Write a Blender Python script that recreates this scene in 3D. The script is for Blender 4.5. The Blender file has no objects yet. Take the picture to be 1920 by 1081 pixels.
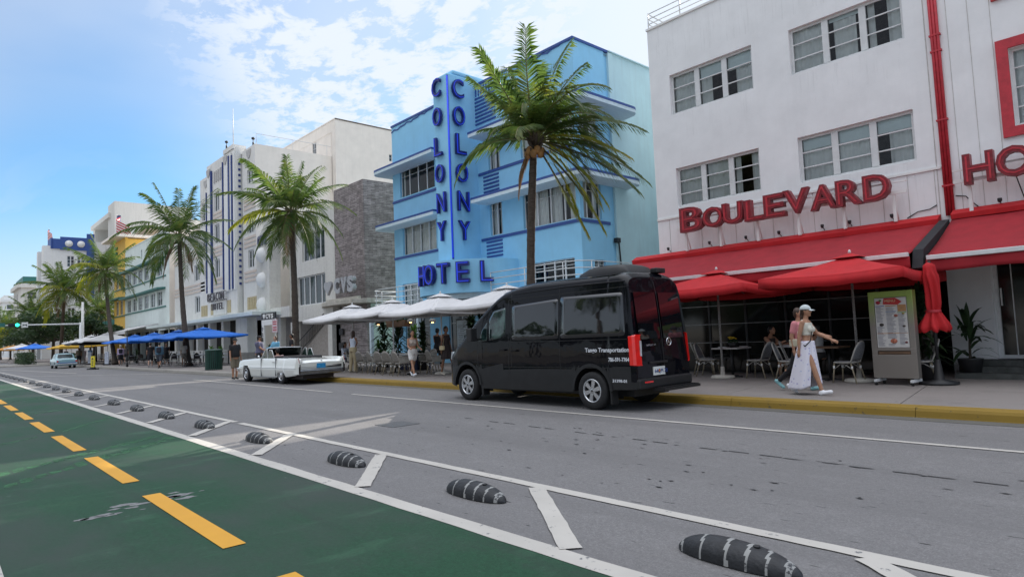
import bpy, bmesh, math, random
from mathutils import Vector, Matrix, Euler
R = math.radians
sc = bpy.context.scene
COL = sc.collection

# ------------------------------------------------------------------ camera
FPX, CX, CY, CAMH = 1200.0, 960.0, 540.5, 1.52
XC = Vector((0.6712448387904623, 0.07952992371762567, 0.7369568220938286))
YC = Vector((0.7401078380586099, -0.017084867767934796, -0.6722711471850942))
ZC = Vector((-0.04087486319704073, 0.9966860581581448, -0.07032884921426186))
CAM = Vector((0, 0, CAMH))
M3 = Matrix((XC, YC, ZC))
cd = bpy.data.cameras.new('camera'); cam = bpy.data.objects.new('camera', cd); COL.objects.link(cam)
cam.matrix_world = Matrix.Translation(CAM) @ M3.to_4x4()
cd.sensor_width = 36; cd.lens = FPX / 1920 * 36; cd.clip_start = .05; cd.clip_end = 3000
sc.camera = cam

# ------------------------------------------------------------------ light
SUN_AZ = math.atan2(-0.265, 0.964)      # the sun stands behind the buildings, over the gaps between them
SUN_EL = R(32.2)
sun_dir = Vector((math.sin(SUN_AZ) * math.cos(SUN_EL), math.cos(SUN_AZ) * math.cos(SUN_EL), math.sin(SUN_EL)))
sl = bpy.data.lights.new('sun', 'SUN'); sl.energy = 5.0; sl.angle = R(.53); sl.color = (1, .93, .82)
so = bpy.data.objects.new('sun', sl); COL.objects.link(so)
so.rotation_euler = sun_dir.to_track_quat('Z', 'Y').to_euler()
sc.view_settings.view_transform = 'Standard'
sc.view_settings.look = 'None'
sc.view_settings.exposure = 0.12
sc.view_settings.gamma = 1.0

def sky_dir(px, py):
    return (M3 @ Vector(((px - CX) / FPX, -(py - CY) / FPX, -1))).normalized()

w = bpy.data.worlds.new('World'); sc.world = w; w.use_nodes = True
def build_world():
    nt = w.node_tree; N = nt.nodes; L = nt.links; N.clear()
    out = N.new('ShaderNodeOutputWorld'); bg = N.new('ShaderNodeBackground')
    bg.inputs[1].default_value = SKY_STRENGTH
    sky = N.new('ShaderNodeTexSky'); sky.sky_type = 'NISHITA'; sky.sun_disc = False
    sky.sun_elevation = SUN_EL; sky.sun_rotation = SUN_AZ
    sky.air_density = 1.0; sky.dust_density = .6; sky.ozone_density = 1.6
    tc = N.new('ShaderNodeTexCoord')
    def math_(op, a, b=None, c=None, clamp=False):
        n = N.new('ShaderNodeMath'); n.operation = op; n.use_clamp = clamp
        for i, v in enumerate((a, b, c)):
            if v is None: continue
            if isinstance(v, (int, float)): n.inputs[i].default_value = v
            else: L.new(v, n.inputs[i])
        return n.outputs[0]
    sep = N.new('ShaderNodeSeparateXYZ'); L.new(tc.outputs['Generated'], sep.inputs[0])
    zc = math_('MAXIMUM', math_('ADD', sep.outputs[2], .06), .03)
    u = math_('DIVIDE', sep.outputs[0], zc); v = math_('DIVIDE', sep.outputs[1], zc)
    cmb = N.new('ShaderNodeCombineXYZ'); L.new(u, cmb.inputs[0]); L.new(v, cmb.inputs[1])
    def noise(scale, detail, rough, sx=1, sy=1, rot=0, dist=0, off=0):
        mp = N.new('ShaderNodeMapping'); mp.inputs['Scale'].default_value = (sx, sy, 1)
        mp.inputs['Rotation'].default_value = (0, 0, rot); mp.inputs['Location'].default_value = (off, off * .7, off)
        L.new(cmb.outputs[0], mp.inputs[0])
        n = N.new('ShaderNodeTexNoise'); n.inputs['Scale'].default_value = scale; n.inputs['Detail'].default_value = detail
        n.inputs['Roughness'].default_value = rough; n.inputs['Distortion'].default_value = dist
        L.new(mp.outputs[0], n.inputs['Vector']); return n.outputs[0]
    def ramp(val, lo, hi, a=0., b=1.):
        m = N.new('ShaderNodeMapRange'); m.interpolation_type = 'SMOOTHSTEP'
        L.new(val, m.inputs[0])
        m.inputs[1].default_value = lo; m.inputs[2].default_value = hi; m.inputs[3].default_value = a; m.inputs[4].default_value = b
        return m.outputs[0]
    def blob(px, py, r0, r1):          # a soft bank of cloud round one direction of the sky
        d = sky_dir(px, py)
        vm = N.new('ShaderNodeVectorMath'); vm.operation = 'DISTANCE'
        vm.inputs[1].default_value = d; L.new(tc.outputs['Generated'], vm.inputs[0])
        return ramp(vm.outputs['Value'], r0, r1, 1., 0.)
    fine = noise(5, 10, .66, dist=.35)
    puff = noise(9, 8, .62, sx=1, sy=1.35, rot=.5, dist=.3, off=3)
    wisp = noise(1.5, 10, .62, sx=.4, sy=1.3, rot=1.0, dist=.8, off=7)
    veil = noise(.8, 4, .5, off=11)
    # mottled bank high in the middle
    bank = blob(790, 30, .20, .52)
    bank = math_('MULTIPLY', bank, ramp(math_('ADD', math_('MULTIPLY', puff, .55), math_('MULTIPLY', fine, .45)), .34, .54))
    # wisps over the roofs
    wsp = math_('MULTIPLY', ramp(wisp, .36, .62), .9)
    low = ramp(sep.outputs[2], .04, .42, 1, .35)
    wsp = math_('MULTIPLY', wsp, low)
    # the thin veil that whitens the sky
    vl = ramp(veil, .2, .7, .18, .62)
    right = blob(1500, 30, .18, .85)
    right = math_('MULTIPLY', right, .95)
    blue = blob(170, 330, .04, .26)
    blue2 = blob(640, 130, .02, .2)
    a = math_('MAXIMUM', math_('MAXIMUM', math_('MULTIPLY', bank, .95), wsp), math_('MAXIMUM', vl, right))
    a = math_('MULTIPLY', a, math_('SUBTRACT', 1, math_('MULTIPLY', blue, .7)))
    hz = ramp(sep.outputs[2], .0, .26, .85, 0)
    a = math_('MAXIMUM', a, hz, clamp=True)
    # cloud added to the unseen sky behind the camera, to light the shaded street
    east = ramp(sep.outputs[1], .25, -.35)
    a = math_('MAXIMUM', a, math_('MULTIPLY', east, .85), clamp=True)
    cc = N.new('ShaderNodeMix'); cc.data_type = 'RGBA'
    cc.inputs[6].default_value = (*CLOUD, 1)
    cc.inputs[7].default_value = tuple(FILL_EAST) + (1,)
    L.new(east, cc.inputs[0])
    zen = ramp(sep.outputs[2], .45, .95)  # added bright cloud overhead, out of view, as fill light for the street
    c2 = N.new('ShaderNodeMix'); c2.data_type = 'RGBA'; L.new(zen, c2.inputs[0]); L.new(cc.outputs[2], c2.inputs[6]); c2.inputs[7].default_value = (*FILL_TOP, 1)
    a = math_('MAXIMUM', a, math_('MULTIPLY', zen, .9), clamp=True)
    mx = N.new('ShaderNodeMix'); mx.data_type = 'RGBA'
    sat = N.new('ShaderNodeMix'); sat.data_type = 'RGBA'; sat.blend_type = 'MULTIPLY'; sat.inputs[0].default_value = 1
    sat.inputs[7].default_value = (*SKY_TINT, 1)
    L.new(sky.outputs[0], sat.inputs[6])
    L.new(a, mx.inputs[0]); L.new(sat.outputs[2], mx.inputs[6]); L.new(c2.outputs[2], mx.inputs[7])
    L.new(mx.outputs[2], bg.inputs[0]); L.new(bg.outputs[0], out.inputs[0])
SKY_STRENGTH = .1
SKY_TINT = (.70, 1.38, 1.78)
CLOUD = (8.2, 8.8, 9.8)
FILL_EAST = (6., 6.3, 7.)
FILL_TOP = (22., 22.6, 24.)
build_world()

# ------------------------------------------------------------------ helpers
def pY(px, py, Y):                      # the point of the vertical plane Y that the photograph shows at a pixel
    r = M3 @ Vector(((px - CX) / FPX, -(py - CY) / FPX, -1)); return CAM + r * (Y / r.y)
def pX(px, py, X):
    r = M3 @ Vector(((px - CX) / FPX, -(py - CY) / FPX, -1)); return CAM + r * (X / r.x)
def pZ(px, py, Z=0.0):
    r = M3 @ Vector(((px - CX) / FPX, -(py - CY) / FPX, -1)); return CAM + r * ((Z - CAMH) / r.z)

def tag(o, label=None, cat=None, group=None, kind=None):
    if label: o['label'] = label
    if cat: o['category'] = cat
    if group: o['group'] = group
    if kind: o['kind'] = kind
    return o
def thing(name, label, cat, loc=(0, 0, 0), rz=0, group=None):
    o = bpy.data.objects.new(name, None); COL.objects.link(o); o.empty_display_size = .2
    o.location = loc; o.rotation_euler = (0, 0, rz)
    return tag(o, label, cat, group)
KIDS = {}
def adopt(o, parent):
    if parent is not None:
        o.parent = parent; KIDS.setdefault(parent.name, []).append(o)
def dup(root, loc=None, rz=None, label=None, group=None, scale=None, parent=None):
    c = root.copy(); COL.objects.link(c)
    if parent is not None: adopt(c, parent)
    for ch in KIDS.get(root.name, []): dup(ch, parent=c)
    if loc is not None: c.location = loc
    if rz is not None: c.rotation_euler = (0, 0, rz)
    if scale is not None: c.scale = (scale,) * 3 if isinstance(scale, (int, float)) else scale
    if label: c['label'] = label
    if group: c['group'] = group
    return c

class MB:
    def __init__(s): s.v = []; s.f = []; s.m = []; s.sm = []
    def add(s, vs, fs, mat=0, smooth=False):
        b = len(s.v); s.v += [tuple(p) for p in vs]
        for f in fs: s.f.append(tuple(b + i for i in f)); s.m.append(mat); s.sm.append(smooth)
        return s
    def quad(s, a, b, c, d, mat=0): return s.add([a, b, c, d], [(0, 1, 2, 3)], mat)
    def poly(s, pts, mat=0): return s.add(pts, [tuple(range(len(pts)))], mat)
    def box(s, x0, x1, y0, y1, z0, z1, mat=0):
        if x0 > x1: x0, x1 = x1, x0
        if y0 > y1: y0, y1 = y1, y0
        if z0 > z1: z0, z1 = z1, z0
        v = [(x0, y0, z0), (x1, y0, z0), (x1, y1, z0), (x0, y1, z0), (x0, y0, z1), (x1, y0, z1), (x1, y1, z1), (x0, y1, z1)]
        return s.add(v, [(3, 2, 1, 0), (4, 5, 6, 7), (0, 1, 5, 4), (1, 2, 6, 5), (2, 3, 7, 6), (3, 0, 4, 7)], mat)
    def obox(s, c, u, v, w, mat=0):     # box from a centre and three half vectors
        c, u, v, w = map(Vector, (c, u, v, w)); P = []
        for k in (-1, 1):
            for a, b in ((-1, -1), (1, -1), (1, 1), (-1, 1)): P.append(c + u * a + v * b + w * k)
        return s.add(P, [(3, 2, 1, 0), (4, 5, 6, 7), (0, 1, 5, 4), (1, 2, 6, 5), (2, 3, 7, 6), (3, 0, 4, 7)], mat)
    def prism(s, poly, ext, mat=0):     # polygon of 3-D points pushed along ext
        n = len(poly); e = Vector(ext); P = [Vector(p) for p in poly]; Q = [p + e for p in P]
        nrm = Vector((0, 0, 0))
        for i in range(n): nrm += P[i].cross(P[(i + 1) % n])
        if nrm.dot(e) > 0: P, Q = Q, P
        fs = [tuple(range(n)), tuple(range(2 * n - 1, n - 1, -1))]
        fs += [((i + 1) % n, i, n + i, n + (i + 1) % n) for i in range(n)]
        return s.add(P + Q, fs, mat)
    def tube(s, pts, r, n=8, mat=0, caps=True, smooth=True):
        pts = [Vector(p) for p in pts]; rs = r if isinstance(r, (list, tuple)) else [r] * len(pts)
        V = []; F = []; up = None
        for i, p in enumerate(pts):
            t = (pts[min(i + 1, len(pts) - 1)] - pts[max(i - 1, 0)]).normalized()
            if up is None: up = t.orthogonal().normalized()
            up = (up - t * up.dot(t))
            up = up.normalized() if up.length > 1e-6 else t.orthogonal().normalized()
            sd = t.cross(up)
            for k in range(n):
                a = 2 * math.pi * k / n; V.append(p + (up * math.cos(a) + sd * math.sin(a)) * rs[i])
        for i in range(len(pts) - 1):
            for k in range(n):
                a, b = i * n + k, i * n + (k + 1) % n; F.append((a, b, b + n, a + n))
        if caps: F += [tuple(range(n - 1, -1, -1)), tuple(range((len(pts) - 1) * n, len(pts) * n))]
        return s.add(V, F, mat, smooth)
    def lathe(s, prof, c=(0, 0, 0), n=16, mat=0, axis='z', smooth=True, sx=1, sy=1, caps=True):
        V = []; F = []; c = Vector(c)
        for r, h in prof:
            for k in range(n):
                a = 2 * math.pi * k / n; x, y = r * math.cos(a) * sx, r * math.sin(a) * sy
                p = {'z': (x, y, h), 'y': (x, h, -y), 'x': (h, x, y)}[axis]
                V.append(c + Vector(p))
        for i in range(len(prof) - 1):
            for k in range(n):
                a, b = i * n + k, i * n + (k + 1) % n; F.append((a, b, b + n, a + n))
        if caps: F += [tuple(range(n - 1, -1, -1)), tuple(range((len(prof) - 1) * n, len(prof) * n))]
        return s.add(V, F, mat, smooth)
    def grid(s, fn, nu, nv, mat=0, smooth=True, closed_u=False):
        V = [fn(i / nu, j / nv) for j in range(nv + 1) for i in range(nu + (0 if closed_u else 1))]
        w_ = nu if closed_u else nu + 1; F = []
        for j in range(nv):
            for i in range(nu):
                a = j * w_ + i; b = j * w_ + (i + 1) % w_; F.append((a, b, b + w_, a + w_))
        return s.add(V, F, mat, smooth)
    def mesh(s, name, mats):
        me = bpy.data.meshes.new(name); me.from_pydata(s.v, [], s.f)
        for m in mats: me.materials.append(m)
        me.polygons.foreach_set('material_index', s.m); me.polygons.foreach_set('use_smooth', s.sm)
        me.update(); return me
    def build(s, name, mats, parent=None, bevel=0, loc=None):
        if not isinstance(mats, (list, tuple)): mats = [mats]
        o = bpy.data.objects.new(name, s.mesh(name, mats)); COL.objects.link(o)
        if loc is not None: o.location = loc
        adopt(o, parent)
        if bevel:
            b = o.modifiers.new('bevel', 'BEVEL'); b.width = bevel; b.segments = 2; b.limit_method = 'ANGLE'; b.angle_limit = R(40)
        return o

def build_parts(mb, name, mats, parent, loc=None):
    # one object for each separate piece of the builder
    n = len(mb.v); p = list(range(n))
    def fd(a):
        while p[a] != a: p[a] = p[p[a]]; a = p[a]
        return a
    for f in mb.f:
        r = fd(f[0])
        for i in f[1:]: p[fd(i)] = r
    G = {}
    for k, f in enumerate(mb.f): G.setdefault(fd(f[0]), []).append(k)
    for ks in G.values():
        q = MB(); mp = {}
        for k in ks:
            for i in mb.f[k]:
                if i not in mp: mp[i] = len(q.v); q.v.append(mb.v[i])
            q.f.append(tuple(mp[i] for i in mb.f[k])); q.m.append(mb.m[k]); q.sm.append(mb.sm[k])
        q.build(name, mats, parent, loc=loc)
def text_mesh(txt, size, depth, bold=0.0, sx=1.0, align='LEFT', spacing=1.0):
    c = bpy.data.curves.new('t', 'FONT'); c.body = txt; c.size = size; c.extrude = depth / 2; c.offset = bold
    c.align_x = align; c.space_character = spacing; c.resolution_u = 3
    o = bpy.data.objects.new('t', c); COL.objects.link(o)
    bpy.context.view_layer.update()
    dg = bpy.context.evaluated_depsgraph_get()
    me = bpy.data.meshes.new_from_object(o.evaluated_get(dg))
    bpy.data.objects.remove(o); bpy.data.curves.remove(c)
    if sx != 1:
        for v in me.vertices: v.co.x *= sx
    return me
def letters(txt, size, depth, mats, O, U, W, parent=None, name='letter', bold=0., sx=1., spacing=1., align='LEFT'):
    # one mesh of lettering standing in the plane of U (reading direction) and W (up), face towards U x W
    me = text_mesh(txt, size, depth, bold, sx, align, spacing)
    U = Vector(U).normalized(); W = Vector(W).normalized(); Nn = U.cross(W).normalized()
    Mx = Matrix((U, W, Nn)).transposed().to_4x4(); Mx.translation = Vector(O)
    me.transform(Mx); me.materials.clear()
    for m in (mats if isinstance(mats, (list, tuple)) else [mats]): me.materials.append(m)
    me.name = name
    o = bpy.data.objects.new(name, me); COL.objects.link(o); adopt(o, parent); return o
def eval_mesh(o):
    bpy.context.view_layer.update()
    dg = bpy.context.evaluated_depsgraph_get(); me = bpy.data.meshes.new_from_object(o.evaluated_get(dg)); return me

# ------------------------------------------------------------------ materials
MAT = {}
def sock(b, n, v):
    if n in b.inputs: b.inputs[n].default_value = v
def base_mat(name, col, rough=.6, metal=0., spec=.5, **kw):
    m = bpy.data.materials.new(name); m.use_nodes = True; b = m.node_tree.nodes['Principled BSDF']
    b.inputs['Base Color'].default_value = (*col, 1); b.inputs['Roughness'].default_value = rough
    b.inputs['Metallic'].default_value = metal; sock(b, 'Specular IOR Level', spec)
    for k, v in kw.items(): sock(b, k.replace('_', ' '), v)
    return m, m.node_tree.nodes, m.node_tree.links, b
def mat(name, col, rough=.6, metal=0., var=.12, scale=6., bump=0., bscale=40., spec=.5, grime=0., col2=None, stretch=(1, 1, 1), **kw):
    """procedural colour variation, grime and bump on one colour"""
    if name in MAT: return MAT[name]
    m, N, L, b = base_mat(name, col, rough, metal, spec, **kw)
    tc = N.new('ShaderNodeTexCoord'); mp = N.new('ShaderNodeMapping'); mp.inputs['Scale'].default_value = stretch
    L.new(tc.outputs['Object'], mp.inputs[0])
    n = N.new('ShaderNodeTexNoise'); n.inputs['Scale'].default_value = scale; n.inputs['Detail'].default_value = 6; n.inputs['Roughness'].default_value = .6
    L.new(mp.outputs[0], n.inputs['Vector'])
    cr = N.new('ShaderNodeMix'); cr.data_type = 'RGBA'
    c2 = col2 or tuple(c * (1 - var * 2) for c in col)
    cr.inputs[6].default_value = (*c2, 1); cr.inputs[7].default_value = (*[min(1, c * (1 + var)) for c in col], 1)
    mr = N.new('ShaderNodeMapRange'); mr.inputs[1].default_value = .3; mr.inputs[2].default_value = .7
    L.new(n.outputs[0], mr.inputs[0]); L.new(mr.outputs[0], cr.inputs[0])
    last = cr.outputs[2]
    if grime:
        mp2 = N.new('ShaderNodeMapping'); mp2.inputs['Scale'].default_value = (1.6, 1.6, .12); L.new(tc.outputs['Object'], mp2.inputs[0])
        n2 = N.new('ShaderNodeTexNoise'); n2.inputs['Scale'].default_value = 2.2; n2.inputs['Detail'].default_value = 8; n2.inputs['Roughness'].default_value = .7
        L.new(mp2.outputs[0], n2.inputs['Vector'])
        r2 = N.new('ShaderNodeMapRange'); r2.inputs[1].default_value = .48; r2.inputs[2].default_value = .78; r2.inputs[4].default_value = grime
        L.new(n2.outputs[0], r2.inputs[0])
        g = N.new('ShaderNodeMix'); g.data_type = 'RGBA'; L.new(r2.outputs[0], g.inputs[0]); L.new(last, g.inputs[6])
        g.inputs[7].default_value = (.17, .155, .135, 1); last = g.outputs[2]
    L.new(last, b.inputs['Base Color'])
    if bump:
        nb = N.new('ShaderNodeTexNoise'); nb.inputs['Scale'].default_value = bscale; nb.inputs['Detail'].default_value = 4
        L.new(tc.outputs['Object'], nb.inputs['Vector'])
        bp = N.new('ShaderNodeBump'); bp.inputs['Strength'].default_value = bump; bp.inputs['Distance'].default_value = .02
        L.new(nb.outputs[0], bp.inputs['Height']); L.new(bp.outputs[0], b.inputs['Normal'])
    MAT[name] = m; return m

def leaf_mat(name, c1, c2, c3, trans=.45, scale=1.4, rough=.45):
    m, N, L, b = base_mat(name, c1, rough, 0, .4)
    tc = N.new('ShaderNodeTexCoord')
    n = N.new('ShaderNodeTexNoise'); n.inputs['Scale'].default_value = scale; n.inputs['Detail'].default_value = 5; n.inputs['Roughness'].default_value = .7
    L.new(tc.outputs['Object'], n.inputs['Vector'])
    cr = N.new('ShaderNodeValToRGB'); L.new(n.outputs[0], cr.inputs[0])
    cr.color_ramp.elements[0].position = .32; cr.color_ramp.elements[0].color = (*c1, 1)
    cr.color_ramp.elements[1].position = .72; cr.color_ramp.elements[1].color = (*c3, 1)
    e = cr.color_ramp.elements.new(.52); e.color = (*c2, 1)
    L.new(cr.outputs[0], b.inputs['Base Color'])
    tr = N.new('ShaderNodeBsdfTranslucent'); hs = N.new('ShaderNodeHueSaturation'); hs.inputs['Value'].default_value = 1.9; hs.inputs['Saturation'].default_value = 1.1; hs.inputs['Hue'].default_value = .49
    L.new(cr.outputs[0], hs.inputs['Color']); L.new(hs.outputs[0], tr.inputs[0])
    mx = N.new('ShaderNodeMixShader'); mx.inputs[0].default_value = trans
    out = N['Material Output']; L.new(b.outputs[0], mx.inputs[1]); L.new(tr.outputs[0], mx.inputs[2]); L.new(mx.outputs[0], out.inputs[0])
    MAT[name] = m; return m

def glass_mat(name='window_glass', tint=(.9, .95, .97), amount=1.45):
    m = bpy.data.materials.new(name); m.use_nodes = True; N = m.node_tree.nodes; L = m.node_tree.links; N.clear()
    out = N.new('ShaderNodeOutputMaterial'); t = N.new('ShaderNodeBsdfTransparent'); t.inputs[0].default_value = (*tint, 1)
    g = N.new('ShaderNodeBsdfGlossy'); g.inputs['Roughness'].default_value = .02
    f = N.new('ShaderNodeFresnel'); f.inputs[0].default_value = amount
    tc = N.new('ShaderNodeTexCoord'); nb = N.new('ShaderNodeTexNoise'); nb.inputs['Scale'].default_value = .9; L.new(tc.outputs['Object'], nb.inputs['Vector'])
    bp = N.new('ShaderNodeBump'); bp.inputs['Strength'].default_value = .12; bp.inputs['Distance'].default_value = .05; L.new(nb.outputs[0], bp.inputs['Height'])
    L.new(bp.outputs[0], g.inputs['Normal'])
    mx = N.new('ShaderNodeMixShader'); L.new(f.outputs[0], mx.inputs[0]); L.new(t.outputs[0], mx.inputs[1]); L.new(g.outputs[0], mx.inputs[2]); L.new(mx.outputs[0], out.inputs[0])
    MAT[name] = m; return m

M_glass = glass_mat(amount=1.5)
M_dkglass = mat('dark_window_glass', (.035, .05, .06), .06, var=.3, scale=1.1, spec=.6)
M_tint = mat('tinted_car_glass', (.006, .007, .009), .03, var=.1, spec=1.0, bump=.05, bscale=1.2)
M_white = mat('white_stucco', (.82, .825, .83), .85, var=.035, scale=1.3, bump=.25, bscale=60, grime=.05)
M_white2 = mat('clean_white_paint', (.78, .78, .76), .6, var=.03, scale=2)
M_cream = mat('cream_stucco', (.82, .76, .69), .85, var=.04, scale=1.0, bump=.2, grime=.08)
M_beacon = mat('grey_white_stucco', (.74, .73, .70), .85, var=.04, scale=1.2, bump=.2, grime=.2)
M_beige = mat('pinkish_beige_band', (.66, .57, .50), .85, var=.05)
M_beigeg = mat('greyed_pylon_stucco', (.66, .645, .60), .85, var=.05, grime=.25)
M_mint = mat('pale_green_stucco', (.58, .72, .66), .85, var=.04, scale=1, bump=.2, grime=.16)
M_mintw = mat('mint_white_stucco', (.70, .77, .74), .85, var=.04, scale=1, grime=.12)
M_teal = mat('dark_teal_trim', (.03, .16, .14), .5, var=.1)
M_yellowb = mat('yellow_stucco', (.80, .50, .10), .8, var=.06, scale=2, grime=.12)
M_colony = mat('sky_blue_stucco', (.29, .62, .86), .8, var=.035, scale=1.2, bump=.15, bscale=50, grime=.08)
M_colside = mat('pale_aqua_stucco', (.52, .73, .77), .85, var=.04, scale=.9, bump=.2, grime=.14)
M_soffit = mat('pale_soffit', (.62, .74, .80), .8, var=.04)
M_navy = mat('deep_blue_paint', (.018, .045, .20), .5, var=.12)
M_neon = mat('cobalt_sign_face', (.010, .014, .17), .35, var=.1)
M_bluetrim = mat('royal_blue_trim', (.03, .08, .30), .5, var=.08)
M_red = mat('red_awning_canvas', (.33, .013, .022), .85, var=.10, scale=3, bump=.25, bscale=160)
M_red2 = mat('bright_red_canvas', (.50, .010, .015), .8, var=.08, scale=3, bump=.2, bscale=160)
M_redp = mat('red_painted_metal', (.50, .03, .045), .5, var=.12, scale=8)
M_redlet = mat('weathered_red_letter', (.24, .014, .024), .45, var=.25, scale=9)
M_metal = mat('brushed_steel', (.42, .40, .37), .38, .85, var=.12, scale=2.5, stretch=(1, 1, 14))
M_alu = mat('white_metal_frame', (.66, .67, .67), .45, var=.05)
M_chrome = mat('chrome', (.75, .75, .76), .12, 1.0, var=.03)
M_alloy = mat('alloy_wheel', (.62, .63, .65), .25, .9, var=.05)
M_black = mat('black_plastic', (.012, .012, .013), .5, var=.2)
M_rubber = mat('tyre_rubber', (.014, .014, .015), .75, var=.2, scale=20)
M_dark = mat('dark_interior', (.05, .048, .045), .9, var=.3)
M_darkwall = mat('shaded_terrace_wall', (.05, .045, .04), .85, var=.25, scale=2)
M_iron = mat('black_iron', (.02, .02, .022), .5, var=.15)
M_canvas = mat('white_canvas', (.62, .61, .61), .85, var=.04, scale=3, bump=.15, bscale=120)
M_bluecan = mat('blue_canvas', (.02, .16, .62), .8, var=.08, scale=3)
M_yelcan = mat('yellow_canvas', (.75, .45, .06), .8, var=.08)
M_blkcan = mat('black_canvas', (.02, .02, .024), .8)
M_orgcan = mat('orange_canvas', (.60, .28, .05), .8)
M_wood = mat('brown_wood', (.16, .09, .05), .6, var=.2, scale=4, stretch=(1, 8, 1))
M_stoneslab = mat('concrete_ledge', (.52, .49, .43), .85, var=.12, scale=3, bump=.3, grime=.45)
M_curtain = mat('white_curtain', (.86, .85, .82), .9, var=.06, scale=3)
M_blind = mat('roller_blind', (.82, .88, .87), .8, var=.03)
M_trunk = mat('palm_bark', (.085, .065, .05), .9, var=.3, scale=7, bump=.8, bscale=14, stretch=(1, 1, 6))
M_bark = mat('tree_bark', (.07, .055, .04), .9, var=.3, scale=8, bump=.6, bscale=16)
M_frond = leaf_mat('palm_leaf', (.035, .07, .022), (.08, .13, .034), (.18, .19, .045), .45)
M_frond_y = leaf_mat('yellowing_palm_leaf', (.10, .14, .02), (.20, .22, .03), (.32, .27, .05), .5)
M_frond_d = leaf_mat('dry_palm_leaf', (.16, .10, .05), (.20, .13, .07), (.10, .06, .03), .25)
M_leaf = leaf_mat('dark_leaf', (.015, .035, .016), (.03, .06, .022), (.06, .09, .03), .25, scale=.9)
M_leafb = leaf_mat('bright_leaf', (.03, .09, .015), (.07, .17, .025), (.13, .24, .04), .35, scale=2)
M_coco = mat('coconut_husk', (.38, .20, .07), .6, var=.2)
# ------------------------------------------------------------------ ground, road and markings
def asphalt_mat(name, base, warm=(.0, .0, .0), green=False):
    m, N, L, b = base_mat(name, base, .82, 0, .35)
    tc = N.new('ShaderNodeTexCoord')
    def noise(scale, det=4, st=(1, 1, 1), rough=.6, rot=0):
        mp = N.new('ShaderNodeMapping'); mp.inputs['Scale'].default_value = st; mp.inputs['Rotation'].default_value = (0, 0, rot); L.new(tc.outputs['Object'], mp.inputs[0])
        n = N.new('ShaderNodeTexNoise'); n.inputs['Scale'].default_value = scale; n.inputs['Detail'].default_value = det; n.inputs['Roughness'].default_value = rough
        L.new(mp.outputs[0], n.inputs['Vector']); return n.outputs[0]
    def mr(v, a, b_, c, d):
        r = N.new('ShaderNodeMapRange'); r.inputs[1].default_value = a; r.inputs[2].default_value = b_; r.inputs[3].default_value = c; r.inputs[4].default_value = d
        L.new(v, r.inputs[0]); return r.outputs[0]
    def mix(f, a, b_, typ='MIX'):
        x = N.new('ShaderNodeMix'); x.data_type = 'RGBA'; x.blend_type = typ
        for i, v in ((0, f), (6, a), (7, b_)):
            if isinstance(v, tuple): x.inputs[i].default_value = (*v, 1)
            elif isinstance(v, (int, float)): x.inputs[i].default_value = v
            else: L.new(v, x.inputs[i])
        return x.outputs[2]
    agg = noise(75, 4, rough=.85)
    big = noise(.55, 6)
    mid = noise(24, 5, rough=.8); blot = noise(3.5, 7, rough=.7)
    trk = noise(.5, 5, (.12, 2.2, 1))
    if not green:
        c = mix(mr(agg, .34, .66, 0, 1), tuple(x * .5 for x in base), tuple(min(1, x * 1.55) for x in base))
        c = mix(mr(mid, .36, .64, 0, 1), tuple(x * .66 for x in base), tuple(x * 1.36 for x in base)) if False else c
        c = mix(mr(mid, .38, .62, .0, .62), c, tuple(x * .52 for x in base))
        c = mix(mr(blot, .52, .72, 0, .30), c, tuple(x * 1.5 for x in base))
        c = mix(mr(big, .3, .7, 0, .35), c, tuple(x * .75 for x in base))
        c = mix(mr(trk, .46, .72, 0, .55), c, tuple(x * .62 for x in base))
        # short dark tar marks lying along the lane
        dash = noise(3.2, 2, (1., 6.5, 1), .55)
        c = mix(mr(dash, .695, .72, 0, .85), c, (.018, .018, .018))
        spk = noise(26, 2, rough=.5)
        c = mix(mr(spk, .73, .76, 0, .5), c, (.25, .25, .25))
    else:
        c = mix(mr(agg, .25, .75, 0, 1), tuple(x * .75 for x in base), tuple(x * 1.3 for x in base))
        c = mix(mr(mid, .40, .60, 0, .5), c, tuple(x * .45 for x in base))
        c = mix(mr(noise(.35, 7, (1, 1.6, 1), .65), .42, .66, 0, .85), c, (.040, .052, .045))
        c = mix(mr(noise(13, 8, rough=.8), .60, .68, 0, .55), c, (.06, .075, .065))
        c = mix(mr(noise(1.6, 8, (1, .35, 1), .7), .56, .74, 0, .45), c, (.06, .15, .085))
        c = mix(mr(noise(30, 6, rough=.7), .66, .72, 0, .75), c, (.045, .05, .045))
        c = mix(mr(noise(2.4, 10, rough=.8), .66, .70, 0, .6), c, (.15, .18, .16))
        c = mix(mr(noise(.9, 8, (.25, 2.5, 1), .7), .55, .72, 0, .6), c, (.022, .03, .026))
    L.new(c, b.inputs['Base Color'])
    bp = N.new('ShaderNodeBump'); bp.inputs['Strength'].default_value = .5; bp.inputs['Distance'].default_value = .006
    L.new(agg, bp.inputs['Height']); L.new(bp.outputs[0], b.inputs['Normal'])
    MAT[name] = m; return m
M_asph = asphalt_mat('asphalt', (.198, .190, .188))
M_bike = asphalt_mat('green_bike_lane', (.012, .062, .028), green=True)

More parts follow.
